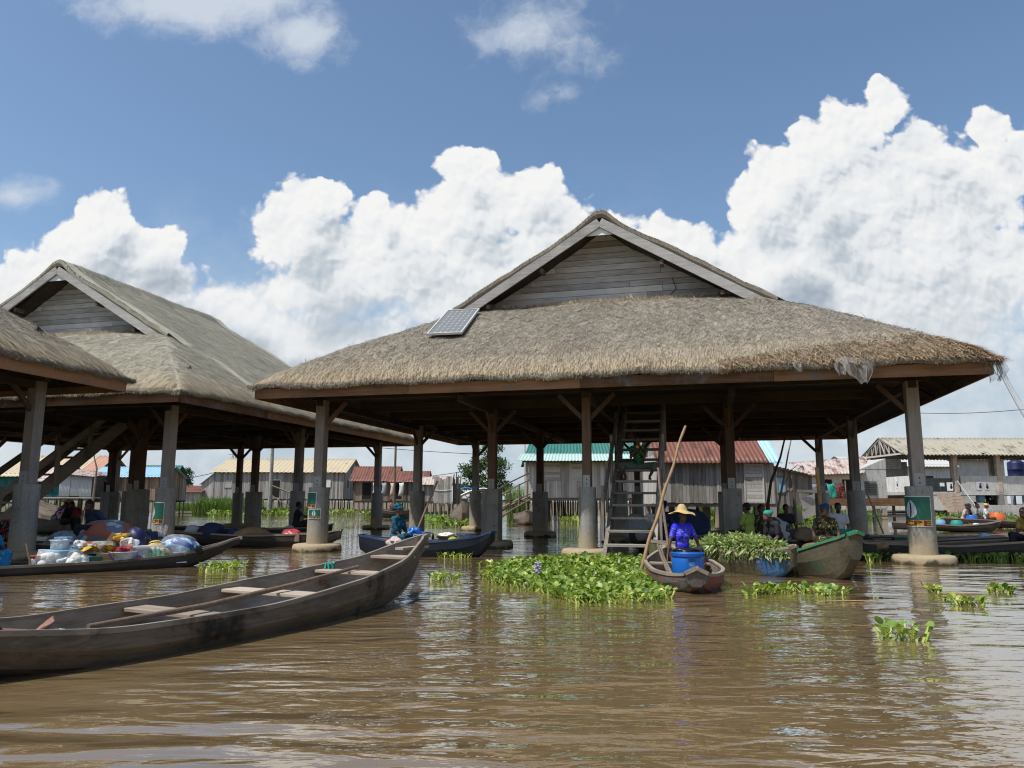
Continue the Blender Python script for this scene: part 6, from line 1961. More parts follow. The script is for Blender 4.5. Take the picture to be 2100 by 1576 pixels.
for bi, (bo, where, q0, q1, n_) in enumerate([(dl1, 'at the edge of the bundle canoe in the left pavilion', 0.03, 0.85, 11), (dl2, 'on the long shaded canoe of the left pavilion', 0.08, 0.9, 10), (dl3, 'on the rear canoe of the left pavilion', 0.12, 0.9, 9), (dk4, 'in the canoe of the market women', 0.1, 0.8, 7), (dk2, 'in the canoe of the man in the white shirt', 0.35, 0.9, 6)]):
    for k in range(n_):
        cn, cm = CL[(k * 3 + bi) % 10]
        kn_, kf = KD[(k + bi) % 3]
        lobj(kn_, cn + ' ' + kn_ + ' ' + where, kn_, bo.P(q0 + (q1 - q0) * (k + 0.5) / n_, 0.13 * (-1) ** k, 0.10 + 0.05 * (k % 3)), [(kn_ + '_body', cm, kf(rnd.uniform(0.13, 0.24), 300 + bi * 20 + k), kn_ != 'parcel')], 'small goods in the shaded boats', rz=k * 1.3)
lobj('pink_bundle', 'bright red and pink bundle beside the straw-hatted figure in purple', 'bundle', dl4.P(0.98, 0.1, 0.35), [('bundle', 'red_pack', crumple((0, 0, 0.1), (0.4, 0.35, 0.34), 160, 14, 0.25), True)], None)
for k, (bo, q, r, h, mt, lb) in enumerate([(far5, 0.72, 0.22, 0.32, 'blue_plastic', 'blue tub, left one of the row beyond the poster column'), (far5, 0.55, 0.19, 0.38, 'skyblue_plastic', 'lighter blue upright drum in the middle of that row'), (far5, 0.40, 0.22, 0.35, 'teal_plastic', 'dark green drum at the right of that row'), (far5, 0.22, 0.13, 0.24, 'white_plastic', 'small white bucket at the right end of the drum canoe'),
                                            (far4, 0.80, 0.24, 0.50, 'blue_plastic', 'blue keg at the left of the far barrel canoe'), (far4, 0.62, 0.34, 0.62, 'orange_plastic', 'big bright orange barrel on the far canoe'), (far4, 0.42, 0.26, 0.36, 'red_plastic', 'red tub right of the orange barrel'), (far4, 0.30, 0.26, 0.34, 'navy_plastic', 'dark blue tub at the right of the far barrel canoe')]):
    lobj('drum', lb, 'drum', bo.P(q, 0, 0.12), [('drum_body', mt, MB().lathe([(0, 0), (r * .92, 0), (r, .05), (r * 1.02, h * .5), (r, h * .8), (r * .8, h * .95), (r * .8, h), (0, h)], 18), True)], 'drums on the far canoes')


# ------------------------------------------------------------------ people
def capsule(m, a, b, ra, rb, n=12):
    a, b = Vector(a), Vector(b)
    d = b - a
    L = max(d.length, 1e-5)
    d = d / L
    pts, rs = [], []
    for s in (-0.98, -0.8, -0.45):
        pts.append(a + d * (ra * s))
        rs.append(ra * math.sqrt(1 - s * s))
    for k in range(5):
        pts.append(a.lerp(b, k / 4))
        rs.append(ra + (rb - ra) * k / 4)
    for s in (0.45, 0.8, 0.98):
        pts.append(b + d * (rb * s))
        rs.append(rb * math.sqrt(1 - s * s))
    m.tube(pts, rs, n, t=0.5)


def fuse(mb, name, mat, par, vox, smooth=4):
    """grow one continuous skin over the shapes"""
    me = mb.mesh('tmp')
    o = bpy.data.objects.new('tmp', me)
    COL.objects.link(o)
    r = o.modifiers.new('r', 'REMESH')
    r.mode = 'VOXEL'
    r.voxel_size = vox
    r.use_smooth_shade = True
    s = o.modifiers.new('s', 'SMOOTH')
    s.factor = 0.5
    s.iterations = smooth
    dg = bpy.context.evaluated_depsgraph_get()
    dg.update()
    nm = bpy.data.meshes.new_from_object(o.evaluated_get(dg))
    bpy.data.objects.remove(o)
    bpy.data.meshes.remove(me)
    nm.name = name
    nm.materials.clear()
    nm.materials.append(M[mat])
    q = bpy.data.objects.new(name, nm)
    COL.objects.link(q)
    q.parent = par
    return q


def ik(a, b, l1, l2, pole):
    a, b, pole = Vector(a), Vector(b), Vector(pole)
    d = b - a
    L = d.length
    if L > (l1 + l2) * 0.995:
        b = a + d.normalized() * (l1 + l2) * 0.995
        d = b - a
        L = d.length
    x = (l1 * l1 - l2 * l2 + L * L) / (2 * L)
    h = math.sqrt(max(l1 * l1 - x * x, 0))
    dn = d / L
    p = pole - dn * pole.dot(dn)
    p = p.normalized() if p.length > 1e-5 else dn.orthogonal().normalized()
    return a + dn * x + p * h, b


def hand(m, w, d, nrm, sc=1.0, curl=0.6, thumb=1):
    """palm, four jointed fingers of unequal length and a thumb from the side of the palm"""
    d, nrm = Vector(d).normalized(), Vector(nrm)
    nrm = (nrm - d * nrm.dot(d)).normalized()
    s = d.cross(nrm)
    w = Vector(w)
    c = w + d * 0.045 * sc
    for k in range(4):
        base = w + d * 0.085 * sc + s * (k - 1.5) * 0.021 * sc
        capsule(m, w + s * (k - 1.5) * 0.012 * sc, base, 0.014 * sc, 0.0125 * sc, 8)
        L = (0.036, 0.041, 0.038, 0.029)[k] * sc
        d1 = (d * math.cos(curl * 0.6) - nrm * math.sin(curl * 0.6)).normalized()
        d2 = (d * math.cos(curl * 1.5) - nrm * math.sin(curl * 1.5)).normalized()
        p1 = base + d1 * L
        capsule(m, base, p1, 0.0105 * sc, 0.0095 * sc, 8)
        capsule(m, p1, p1 + d2 * L * 0.85, 0.0095 * sc, 0.0078 * sc, 8)
    t0 = w + d * 0.025 * sc + s * thumb * 0.03 * sc
    t1 = t0 + (d * 0.6 + s * thumb * 0.7 - nrm * 0.3).normalized() * 0.036 * sc
    capsule(m, t0, t1, 0.0125 * sc, 0.011 * sc, 8)
    capsule(m, t1, t1 + (d - nrm * 0.4).normalized() * 0.028 * sc, 0.0105 * sc, 0.0085 * sc, 8)


def person(label, loc, rz, zp=0.40, lean=0.08, yaw=0.0, nod=0.0, hands=((-0.22, 0.30, 0.05), (0.22, 0.30, 0.05)), feet=((-0.12, 0.48, -0.32), (0.12, 0.48, -0.32)), vox=0.013, top=('shirt_dark', 0.55), low=('trouser_dark', 'skirt'),
           head='hair', headmat='hair', hat=False, sc=1.0, elbow=(0, -0.4, -0.6), knee=(0, 0.3, 1), woman=True, group=None, fine=False, side=0.0, kneeout=0.35, bare=False, skin='skin', toe=0.0, slim=1.0, hs=1.0):
    """local +y is the way the body faces; the pelvis is the origin"""
    t = thing('person', label, 'person', (loc[0], loc[1], zp), rz, group)
    t.scale = (sc * slim, sc * (0.5 + 0.5 * slim), sc)
    up = Vector((math.sin(side), math.sin(lean), math.cos(lean))).normalized()
    fw = Vector((0, math.cos(lean), -math.sin(lean)))
    rt = Vector((math.cos(side), 0, -math.sin(side)))
    pel = Vector((0, 0, 0))
    waist = pel + up * 0.17
    chest = pel + up * 0.33
    sho = pel + up * 0.46
    neck = pel + up * 0.53
    hd = neck + up * 0.13 + fw * 0.025 + Vector((0, 0, -0.01))
    Rh = Matrix.Rotation(yaw, 3, 'Z') @ Matrix.Rotation(-nod - lean * 0.4, 3, 'X')
    hR = np.array(Rh)
    hv = lambda x, y, z: hd + Rh @ Vector((x, y, z))
    m = MB()
    torso = lambda mm, g: (mm.ell(pel + up * 0.02, (0.155 + g, 0.115 + g, 0.12 + g), 18), mm.ell(waist, (0.130 + g, 0.095 + g, 0.13 + g), 18), mm.ell(chest + fw * 0.005, (0.150 + g, 0.102 + g, 0.16 + g), 18),
                           capsule(mm, sho - rt * 0.12, sho + rt * 0.12, 0.058 + g, 0.058 + g), [mm.ell(chest + rt * s * 0.07 + fw * 0.075, (0.062 + g * .6, 0.055 + g * .6, 0.062 + g * .6), 12) for s in (-1, 1)] if woman else None)
    torso(m, 0.0)
    capsule(m, sho, neck + up * 0.06, 0.060, 0.048)
    m.ell(hv(0, -0.01, 0.035), (0.074, 0.093, 0.090), 18, hR)
    m.ell(hv(0, 0.022, -0.045), (0.056, 0.064, 0.066), 16, hR)
    m.ell(hv(0, 0.062, -0.085), (0.026, 0.02, 0.02), 10, hR)
    capsule(m, hv(0, 0.082, 0.02), hv(0, 0.103, -0.018), 0.009, 0.015, 8)
    m.ell(hv(0, 0.083, -0.052), (0.026, 0.016, 0.008), 10, hR)
    m.ell(hv(0, 0.082, -0.064), (0.022, 0.016, 0.008), 10, hR)
    m.ell(hv(0, 0.075, 0.045), (0.055, 0.016, 0.012), 10, hR)
    for s in (-1, 1):
        m.ell(hv(s * 0.076, -0.008, 0.0), (0.010, 0.020, 0.030), 10, hR)
    joints = []
    sl_, lw, sk = MB(), MB(), MB()
    for s, hnd_ in ((-1, hands[0]), (1, hands[1])):
        S_ = sho + rt * s * 0.165 - up * 0.005
        el, hw = ik(S_, hnd_, 0.275, 0.245, (s * 0.35 + elbow[0] * s, elbow[1], elbow[2]))
        capsule(m, S_, el, 0.047, 0.037)
        capsule(m, el, hw, 0.037, 0.025)
        d = (hw - el).normalized()
        hand(m, hw, (d + Vector((0, 0.25, -0.15))).normalized(), Vector((-s * 0.5, -0.3, 0.8)), 1.0, 0.7, -s)
        joints.append((S_, el))
        k = top[1]
        capsule(sl_, S_, S_.lerp(el, min(1, k)), 0.066, 0.060 - 0.004)
        if k > 1:
            capsule(sl_, el, el.lerp(hw, k - 1), 0.056, 0.046)
    torso(sl_, 0.017)
    capsule(sl_, sho - rt * 0.14, sho + rt * 0.14, 0.074, 0.074)
    kn = []
    for s, ft in ((-1, feet[0]), (1, feet[1])):
        H_ = pel + rt * s * 0.085 + Vector((0, 0.01, -0.02))
        K_, F_ = ik(H_, ft, 0.42, 0.40, (s * kneeout + knee[0], knee[1], knee[2]))
        capsule(m, H_, K_, 0.086, 0.058)
        capsule(m, K_, F_, 0.056, 0.034)
        fd = Vector((s * 0.15, math.cos(toe), math.sin(toe) - 0.05)).normalized()
        dn = Vector((0, math.sin(toe), -math.cos(toe)))
        heel = F_ - fd * 0.045 + dn * 0.045
        capsule(m, heel, F_ + fd * 0.09 + dn * 0.05, 0.032, 0.030)
        for j in range(5):
            capsule(m, F_ + fd * 0.06 + dn * 0.045, F_ + fd * (0.155 - 0.007 * j) + dn * 0.056 + Vector((s * (-0.030 + 0.015 * j), 0, 0)), 0.026, 0.017, 8)
        if fine:
            for j in range(5):
                o_ = F_ + fd * (0.172 - 0.009 * j) + dn * 0.058 + Vector((s * (-0.032 + 0.0165 * j), 0, 0))
                capsule(m, o_, o_ + fd * 0.025, 0.012 if j == 0 else 0.009, 0.010 if j == 0 else 0.007, 8)
        kn.append((H_, K_, F_))
        capsule(lw, H_, K_, 0.105, 0.080)
        if low[1] == 'skirt':
            capsule(lw, K_, K_.lerp(F_, 0.75), 0.080, 0.085)
        elif low[1] == 'long':
            capsule(lw, K_, K_.lerp(F_, 0.85), 0.074, 0.058)
        else:
            capsule(lw, K_, K_.lerp(F_, 0.28), 0.078, 0.080)
    lw.ell(pel, (0.178, 0.138, 0.13), 16)
    if low[1] == 'skirt':
        for f in np.linspace(0.15, 1.0, 6):
            a_, c_ = kn[0][0].lerp(kn[0][1], f), kn[1][0].lerp(kn[1][1], f)
            capsule(lw, a_, c_, 0.085, 0.085)
        for f in np.linspace(0.0, 0.75, 5):
            a_, c_ = kn[0][1].lerp(kn[0][2], f), kn[1][1].lerp(kn[1][2], f)
            capsule(lw, a_, c_, 0.07, 0.07)
    body = fuse(m, 'body', skin, t, vox)
    if not bare:
        fuse(sl_, 'shirt', top[0], t, vox * 1.25)
    fuse(lw, 'wrap_skirt' if low[1] == 'skirt' else 'trousers', low[0], t, vox * 1.4)
    hm = MB()
    if head == 'hair':
        hm.ell(hv(0, -0.020, 0.052), (0.082, 0.094, 0.086), 16, hR)
        hm.ell(hv(0, -0.045, 0.01), (0.078, 0.062, 0.075), 14, hR)
        fuse(hm, 'hair', headmat, t, vox)
    elif head == 'wrap':
        hm.ell(hv(0, -0.022, 0.068), (0.096, 0.112, 0.080), 18, hR)
        for k in range(7):
            a = k * 0.8
            hm.ell(hv(0.05 * math.cos(a), -0.055 + 0.05 * math.sin(a), 0.12 + 0.012 * (k % 3)), (0.052, 0.06, 0.034), 10, hR)
        hm.ell(hv(0.02, -0.12, 0.07), (0.06, 0.05, 0.055), 12, hR)
        fuse(hm, 'headwrap', headmat, t, vox)
    elif head == 'cap':
        hm.ell(hv(0, -0.012, 0.062), (0.088, 0.102, 0.074), 16, hR)
        hm.ell(hv(0, -0.055, 0.085), (0.074, 0.07, 0.055), 14, hR)
        fuse(hm, 'cap', headmat, t, vox)
    if fine:
        for s in (-1, 1):
            e = MB().ell(hv(s * 0.030, 0.079, 0.020), (0.012, 0.007, 0.0065), 8, hR)
            eo = e.obj('eye', M['eye_white'], t, smooth=True)
            MB().ell(hv(s * 0.030, 0.0845, 0.020), (0.0055, 0.003, 0.0058), 8, hR).obj('iris', M['dark'], eo, smooth=True)
    if hat:
        hm = MB()
        n = 30
        V, Fh = [], []
        prof = [(0.0, 0.175), (0.035, 0.172), (0.06, 0.15), (0.078, 0.115), (0.094, 0.075), (0.104, 0.062), (0.16, 0.038), (0.225, 0.022), (0.23, 0.017), (0.16, 0.028), (0.095, 0.05), (0.06, 0.10), (0.0, 0.12)]
        for (r_, z_) in prof:
            for k in range(n):
                a = 2 * PI * k / n
                wv = 0.018 * math.sin(2 * a + 0.6) * (r_ / 0.2) ** 2 + 0.008 * math.sin(5 * a) * (r_ / 0.2) ** 2
                V.append(hv(hs * r_ * math.cos(a), hs * r_ * math.sin(a) - 0.015, z_ + 0.02 + wv))
        Fh = [(i * n + k, i * n + (k + 1) % n, (i + 1) * n + (k + 1) % n, (i + 1) * n + k) for i in range(len(prof) - 1) for k in range(n)]
        hm.raw([tuple(v) for v in V], Fh)
        hm.obj('straw_hat', M['straw'], t, smooth=True)
    return t


def bowside(b, q, y=0.0):
    return b.P(q, y)


# the woman in the straw hat, sitting on the seat of the small grey boat
pw = blueb.P(0.57, 0.0)
person('woman in a wide straw hat and bright blue shirt sitting behind the blue barrel', (pw.x + 0.08, pw.y), PI + 0.10, 0.36, lean=0.06, yaw=0.45, hands=((-0.37, 0.08, 0.00), (0.36, 0.10, -0.03)), feet=((-0.13, 0.42, -0.30), (0.13, 0.42, -0.30)),
       vox=0.0075, top=('shirt_blue', 0.60), low=('trouser_dark', 'long'), hat=True, fine=True, elbow=(0.3, -0.5, 0.0), slim=0.80, hs=1.2)
# the woman on the stairs, knees apart, holding food to her mouth
ps = UV(7.86, -0.88 + 2.56)
person('woman in a green print top sitting on the staircase eating a yellow fruit', (ps.x, ps.y), TH + PI, 2.11, lean=0.20, hands=((-0.035, 0.26, 0.44), (0.035, 0.26, 0.41)), feet=((-0.30, 0.47, -0.29), (0.30, 0.47, -0.29)), vox=0.0085, top=('print_green', 0.5),
       low=('trouser_grey', 'short'), fine=True, kneeout=1.3, knee=(0, 0.3, 0.7), elbow=(0.25, 0.0, -1.0), sc=0.97)
o = MB().ell((0, 0, 0), (0.05, 0.04, 0.04), 12).obj('yellow_fruit', M['yellow_fruit'], None, smooth=True)
o.location = UV(7.86, -0.88 + 2.56 - 0.29, 2.11 + 0.46)
tag(o, 'yellow fruit held at the mouth of the woman on the staircase', 'fruit')
# the woman in teal in the dark blue boat
pt = tealb.P(0.72, -0.05)
person('woman in a teal print dress and headwrap sitting in the dark blue boat', (pt.x, pt.y), -PI / 2 - 0.5, 0.36, lean=0.12, yaw=0.25, hands=((-0.20, 0.28, 0.02), (0.16, 0.30, 0.0)), vox=0.0085, top=('print_teal', 0.95), low=('print_teal', 'skirt'), head='wrap', headmat='print_teal', fine=True)
# the paddler of the empty canoe, mostly outside the picture, one bare foot inside it
pf = big.P(0.935, -0.14)
tp_ = big.rz - PI / 2
ft = big.P(0.822, -0.24, 0.27)
lf = Matrix.Rotation(-tp_, 3, 'Z') @ (ft - Vector((pf.x, pf.y, 0.15)))
person('seated paddler at the stern of the empty canoe, only a bare foot in the photo', (pf.x, pf.y), tp_, 0.15, lean=-0.15, toe=0.85, hands=((-0.3, 0.1, 0.2), (0.3, -0.05, 0.15)), feet=((-0.16, 0.52, 0.0), tuple(lf)), vox=0.010, top=('shirt_dark', 0.6), low=('trouser_dark', 'short'), woman=False, fine=True, skin='skin_foot')
# in and behind the loaded canoe
pc = cp(-6, 1150, 0.25, 0.0)
person('person in a swirling blue print dress at the stern of the loaded canoe, arm raised', (pc.x - 0.24, pc.y - 0.05), -PI / 2 - 0.5, 0.16, lean=0.25, hands=((-0.2, 0.25, 0.1), (0.10, 0.52, 0.30)), feet=((-0.12, 0.45, -0.2), (0.14, 0.45, -0.2)), vox=0.010, top=('print_blue', 0.5), low=('print_blue', 'skirt'), elbow=(0.2, -0.3, -0.5))
P_ = dl1.P(0.74)
person('bent figure in a red and white flowered dress behind the sacks of gari', (P_.x, P_.y), -0.9, 0.40, lean=0.75, vox=0.012, top=('print_red', 0.6), low=('print_red', 'skirt'), hands=((-0.1, 0.55, -0.02), (0.15, 0.5, -0.05)), nod=-0.3)
P_ = dl1.P(0.36, 0.1)
person('shaded person leaning over the huge cloth bundle', (P_.x, P_.y + 0.3), PI - 0.4, 0.55, lean=0.5, vox=0.014, top=('cloth_navy', 1.2))
P_ = dl3.P(0.22)
person('dark figure with an arm stretched out at the back of the left pavilion', (P_.x, P_.y), -1.2, 0.42, vox=0.015, woman=False, hands=((-0.2, 0.5, 0.3), (0.2, 0.48, 0.25)))
P_ = dl3.P(0.10)
person('dark seated figure facing the one with the stretched arm', (P_.x, P_.y), 1.4, 0.42, vox=0.015, hands=((-0.15, 0.35, 0.15), (0.15, 0.35, 0.15)), head='wrap', headmat='shirt_dark')
P_ = dl4.P(0.66)
person('person in a purple shirt and straw hat bending forward in the pale canoe', (P_.x, P_.y), -1.2, 0.55, lean=0.55, vox=0.016, top=('shirt_purple', 0.9), low=('print_check', 'skirt'), hat=True, hands=((-0.15, 0.6, 0.0), (0.15, 0.6, 0.0)))
P_ = dl4.P(0.90)
person('dark clothed person beside the one in purple', (P_.x + 0.2, P_.y - 0.6), -1.6, 0.45, lean=0.35, vox=0.016, top=('shirt_dark', 1.2))
# under the right half of the pavilion
P_ = dk5.P(0.16)
person('person in a blue cap and white shirt, hand to the chin, behind the straw-hatted woman', (P_.x + 0.10, P_.y - 0.15), PI + 0.3, 0.40, vox=0.013, top=('shirt_white', 0.6), head='cap', headmat='cap_blue', hands=((-0.02, 0.20, 0.40), (0.2, 0.3, 0.05)), elbow=(0.2, 0.2, -0.9))
P_ = dk5.P(0.28)
person('person in dark blue sitting just right of the blue cap', (P_.x + 0.05, P_.y - 0.1), PI - 0.5, 0.44, vox=0.014, top=('cloth_navy', 1.3), head='wrap', headmat='shirt_dark')
c = Y(1537, 1085, 17.4)
seats = []


def under(px, D, label, rz, **kw):
    q = Y(px, 1085, D)
    return person(label, (q.x, q.y), rz, kw.pop('zp', 0.38), **kw)


under(1538, 17.7, 'person in a lime yellow shirt seen from behind above the leaf heap', 0.7, vox=0.013, top=('shirt_lime', 0.6), zp=0.44)
under(1559, 18.1, 'woman in an olive print dress beside the lime yellow shirt', PI + 0.4, vox=0.013, top=('print_olive', 0.7), low=('print_olive', 'skirt'), zp=0.40)
under(1600, 16.2, 'man in a teal cap and black shirt bending over his work behind the leaf heap', PI / 2 + 0.3, vox=0.011, woman=False, lean=0.45, nod=-0.3, top=('shirt_dark', 0.7), head='cap', headmat='cap_teal', hands=((-0.12, 0.42, 0.02), (0.14, 0.42, 0.0)), zp=0.36)
under(1692, 16.2, 'woman in a black and yellow print dress behind the thick leaning pole', PI - 0.3, vox=0.012, top=('print_olive', 0.6), low=('print_olive', 'skirt'), head='wrap', headmat='cloth_navy', lean=0.2, zp=0.40)
under(1612, 20.5, 'dark head of a person behind the teal cap', PI, vox=0.016, zp=0.40)
P_ = dk2.P(0.22)
person('man in a white shirt with a paddle left of the corner column', (P_.x, P_.y), PI - 0.15, 0.44, lean=0.05, vox=0.012, woman=False, top=('shirt_white', 0.6), low=('cap_teal', 'skirt'), hands=((-0.14, 0.30, 0.10), (0.20, 0.26, -0.02)))
o = MB().tube([Y(1778, 1012, 18.2), Y(1812, 1095, 17.7)], [0.018, 0.02], 7).obj('paddle_shaft', M['pole_wood'])
tag(o, 'dark paddle held across the man in the white shirt', 'paddle')
P_ = dk1.P(0.68)
person('person in a mustard yellow shirt leaning in at the right edge of the photo', (P_.x + 0.42, P_.y), PI / 2 + 0.35, 0.40, lean=0.35, nod=-0.2, vox=0.010, top=('shirt_yellow', 0.55), low=('trouser_dark', 'long'), hands=((-0.15, 0.40, 0.0), (0.15, 0.40, -0.05)), feet=((-0.12, 0.45, -0.26), (0.12, 0.45, -0.26)))
# far canoes
GF = 'distant canoe people'
for (px, D, mt, lb, kw) in [(1975, 36.6, 'shirt_pink', 'far person in a pale pink top at the left end of the barrel canoe', dict(head='cap', headmat='shirt_dark', lean=0.3)), (1986, 37.2, 'shirt_dark', 'far person in dark clothes just behind the pale pink one', {}),
                            (1999, 36.8, 'cloth_grey', 'far person in grey and white left of the blue keg', dict(lean=0.2)), (2021, 36.4, 'shirt_white', 'far figure in white with a yellow cap behind the orange barrel', dict(head='cap', headmat='yellow_fruit'))]:
    q = Y(px, 1060, D)
    person(lb, (q.x, q.y), PI + 0.8, 0.40, vox=0.02, top=(mt, 0.7), group=GF, **kw)
q = Y(799, 1060, 52.2)
person('tiny bare-backed paddler in the distant canoe', (q.x, q.y), -1.2, 0.55, vox=0.022, bare=True, skin='skin_foot', woman=False)
q = Y(2036, 1030, 60)
person('dark figure sitting in the shade under the market hall', (q.x, q.y + 0.6), PI, 1.30, vox=0.022, top=('shirt_dark', 1.2))


# ------------------------------------------------------------------ things on the main pavilion
def on_roof(px, py):
    """where the sight line of a pixel meets the front slope of the main roof"""
    d = ray(px, py)
    lo, hi = 8.0, 40.0
    for k in range(4000):
        t = lo + (hi - lo) * k / 4000
        p = Vector((0, 0, CAMH)) + d * t
        q = p - Vector(O)
        u, v = q.x * ca + q.y * sa, -q.x * sa + q.y * ca
        if -TL < u < UR + TL and -TF < v < 3 and p.z < skirt_z(np.array([u]), np.array([v]))[0]:
            return u, v, p
    return None


u, v = 3.06, 1.385
so = thing('solar_panel', 'small solar panel in a pale frame lying on the front thatch near its left hip', 'solar panel', UV(u, v - 0.03, float(skirt_z(np.array([u]), np.array([v]))[0]) + 0.095))
so.rotation_euler = (math.atan(SL) - 0.01, 0.0, TH + 0.045)
sw_, sh_ = 0.90, 2.08
MB().box((0, 0, 0), (sw_ - 0.02, sh_ - 0.02, 0.022)).obj('cell_panel', M['solar_cells'], so, loc=None)
fr = MB()
for s in (-1, 1):
    fr.box((s * sw_ / 2, 0, 0.0), (0.04, sh_ + 0.04, 0.06))
    fr.box((0, s * sh_ / 2, 0.0), (sw_ - 0.041, 0.04, 0.058))
fr.obj('frame', M['solar_frame'], so)
for s in (-1, 1):
    MB().box((s * 0.25, 0.1, -0.07), (0.05, 0.6, 0.1)).obj('mounting_rail', M['solar_frame'], so)

# nets hanging off the eave
def hang_net(label, pts, w0, seed):
    rr = np.random.default_rng(seed)
    rows = []
    for k, (p, w_) in enumerate(zip(pts, w0)):
        a = np.linspace(-1, 1, 15)
        f = 0.10 * np.sin(a * 5 + k * 0.7 + seed) + 0.05 * np.sin(a * 11 + k)
        rows.append(np.stack([p.x + a * w_, p.y + f * 0.6, p.z - 0.25 * w_ * (1 - a ** 2) * (k > 0) + 0.02 * np.sin(a * 9 + seed)], 1))
    o = MB().grid(np.stack(rows, 1)).obj('fishing_net', M['net'], None, smooth=True)
    m = MB()
    for j in (2, 5, 7, 9, 12):
        m.tube([tuple(r[j] + rr.normal(0, 0.02, 3)) for r in rows], 0.006, 4)
    m.obj('net_cord', M['cloth_grey'], o)
    return tag(o, label, 'net', 'old nets caught on the thatch')


E1 = lambda u, z, o_=0.10: UV(u, -TF - o_, z)
hang_net('old net hanging in loops from the front eave near the right corner', [E1(12.45, 4.10, .02), E1(12.5, 3.95), E1(12.5, 3.75), E1(12.55, 3.58)], [0.36, 0.34, 0.26, 0.10], 1)
hang_net('old net loop hanging left of the larger one on the front eave', [E1(12.2, 4.02, .02), E1(12.15, 3.86), E1(12.15, 3.76)], [0.16, 0.14, 0.08], 2)
hang_net('small torn scrap of net on the front eave', [E1(11.35, 4.02, .02), E1(11.35, 3.92), E1(11.38, 3.84)], [0.12, 0.10, 0.03], 3)
q0 = UV(UR + TL - 0.1, -TF + 0.1, 3.95)
hang_net('net scraps dangling under the right tip of the roof', [q0, q0 + Vector((0.05, 0, -0.2)), q0 + Vector((0.02, 0, -0.38))], [0.20, 0.22, 0.10], 4)
q1 = Y(2130, 900, 13.6)
nt_ = thing('net_line', 'long grey net stretched from the right roof tip down past the edge of the photo', 'net', (0, 0, 0), 0, 'old nets caught on the thatch')
pp = [q0.lerp(q1, k / 8) + Vector((0, 0, -0.10 * math.sin(PI * k / 8))) for k in range(9)]
pq = [x + Vector((0.10 + 0.02 * k, 0.05, 0.03)) for k, x in enumerate(pp)]
MB().grid(np.array([[tuple(a.lerp(b, j / 6) + Vector((0, 0.03 * math.sin(j * 2 + k), 0))) for j in range(7)] for k, (a, b) in enumerate(zip(pp, pq))])).obj('netting', M['net'], nt_, smooth=True)
MB().tube(pp, 0.010, 5).obj('cord', M['cloth_grey'], nt_)
# cable dangling on the gable
gc = MB().tube([UV(UC + 1.9, VG - 0.10, 7.35), UV(UC + 2.0, VG - 0.06, 7.05), UV(UC + 1.7, VG - 0.06, 6.78), UV(UC + 1.0, VG - 0.06, 6.66)], 0.012, 5).obj('gable_cable', M['wire'])
tag(gc, 'thin black cable drooping across the boards of the main gable', 'cable')
# strings lying on the thatch
for k, pts in enumerate([[(1420, 610), (1432, 640), (1455, 680), (1478, 722)], [(1640, 622), (1655, 632), (1668, 642)], [(960, 690), (990, 700), (1000, 705)], [(1790, 700), (1815, 720), (1835, 726)]]):
    P = [g_ for g_ in (on_roof(*q) for q in pts) if g_]
    P = [UV(a, b, float(skirt_z(np.array([a]), np.array([b]))[0]) + 0.04) for a, b, _ in P]
    P = [p_ + Vector((0.05 * math.sin(j * 2.1 + k), 0, 0)) for j, p_ in enumerate(P[0].lerp(P[-1], q_ / 12) + Vector((0, 0, 0.03 * math.sin(q_))) for q_ in range(13))]
    o = MB().tube(P, 0.005, 4).obj('string', M['cloth_pink'])
    tag(o, ['long pale string running down the front thatch right of the gable', 'short pale string on the thatch near the right hip', 'short straw string right of the solar panel', 'pale string on the thatch above the hanging net'][k], 'string')


# ------------------------------------------------------------------ posters on the piers
def wrap(par, name, mat, quads, R0, off):
    """flat pieces (s along the pier, z) bent round a pier of radius R0; each is finely divided first"""
    m = MB()
    for (s0, s1, z0, z1) in quads:
        n = max(1, int(abs(s1 - s0) / 0.02))
        k = np.linspace(s0, s1, n + 1)
        P = np.stack([np.stack([(R0 + off) * np.sin(k / R0), -(R0 + off) * np.cos(k / R0), np.full_like(k, z)], 1) for z in (z0, z1)], 1)
        m.grid(P)
    return m.obj(name, M[mat], par)


def bend(p, R0, off):
    return (R0 + off) * math.sin(p[0] / R0), -(R0 + off) * math.cos(p[0] / R0), p[1]


def text_on(par, txt, mat, s0, s1, z0, z1, R0, off):
    cu = bpy.data.curves.new('lettering', 'FONT')
    cu.body = txt
    cu.size = 1.0
    cu.offset = 0.035
    to = bpy.data.objects.new('tmp', cu)
    COL.objects.link(to)
    dg = bpy.context.evaluated_depsgraph_get()
    dg.update()
    me = bpy.data.meshes.new_from_object(to.evaluated_get(dg))
    bpy.data.objects.remove(to)
    bm = bmesh.new()
    bm.from_mesh(me)
    bmesh.ops.triangulate(bm, faces=bm.faces)
    bmesh.ops.subdivide_edges(bm, edges=bm.edges, cuts=5, use_grid_fill=True)
    bm.to_mesh(me)
    bm.free()
    co = np.array([v.co[:] for v in me.vertices])
    lo, hi = co.min(0), co.max(0)
    for v in me.vertices:
        s = s0 + (v.co.x - lo[0]) / (hi[0] - lo[0]) * (s1 - s0)
        z = z0 + (v.co.y - lo[1]) / (hi[1] - lo[1]) * (z1 - z0)
        v.co = bend((s, z), R0, off)
    me.materials.append(M[mat])
    o = bpy.data.objects.new('lettering', me)
    COL.objects.link(o)
    o.parent = par
    return o


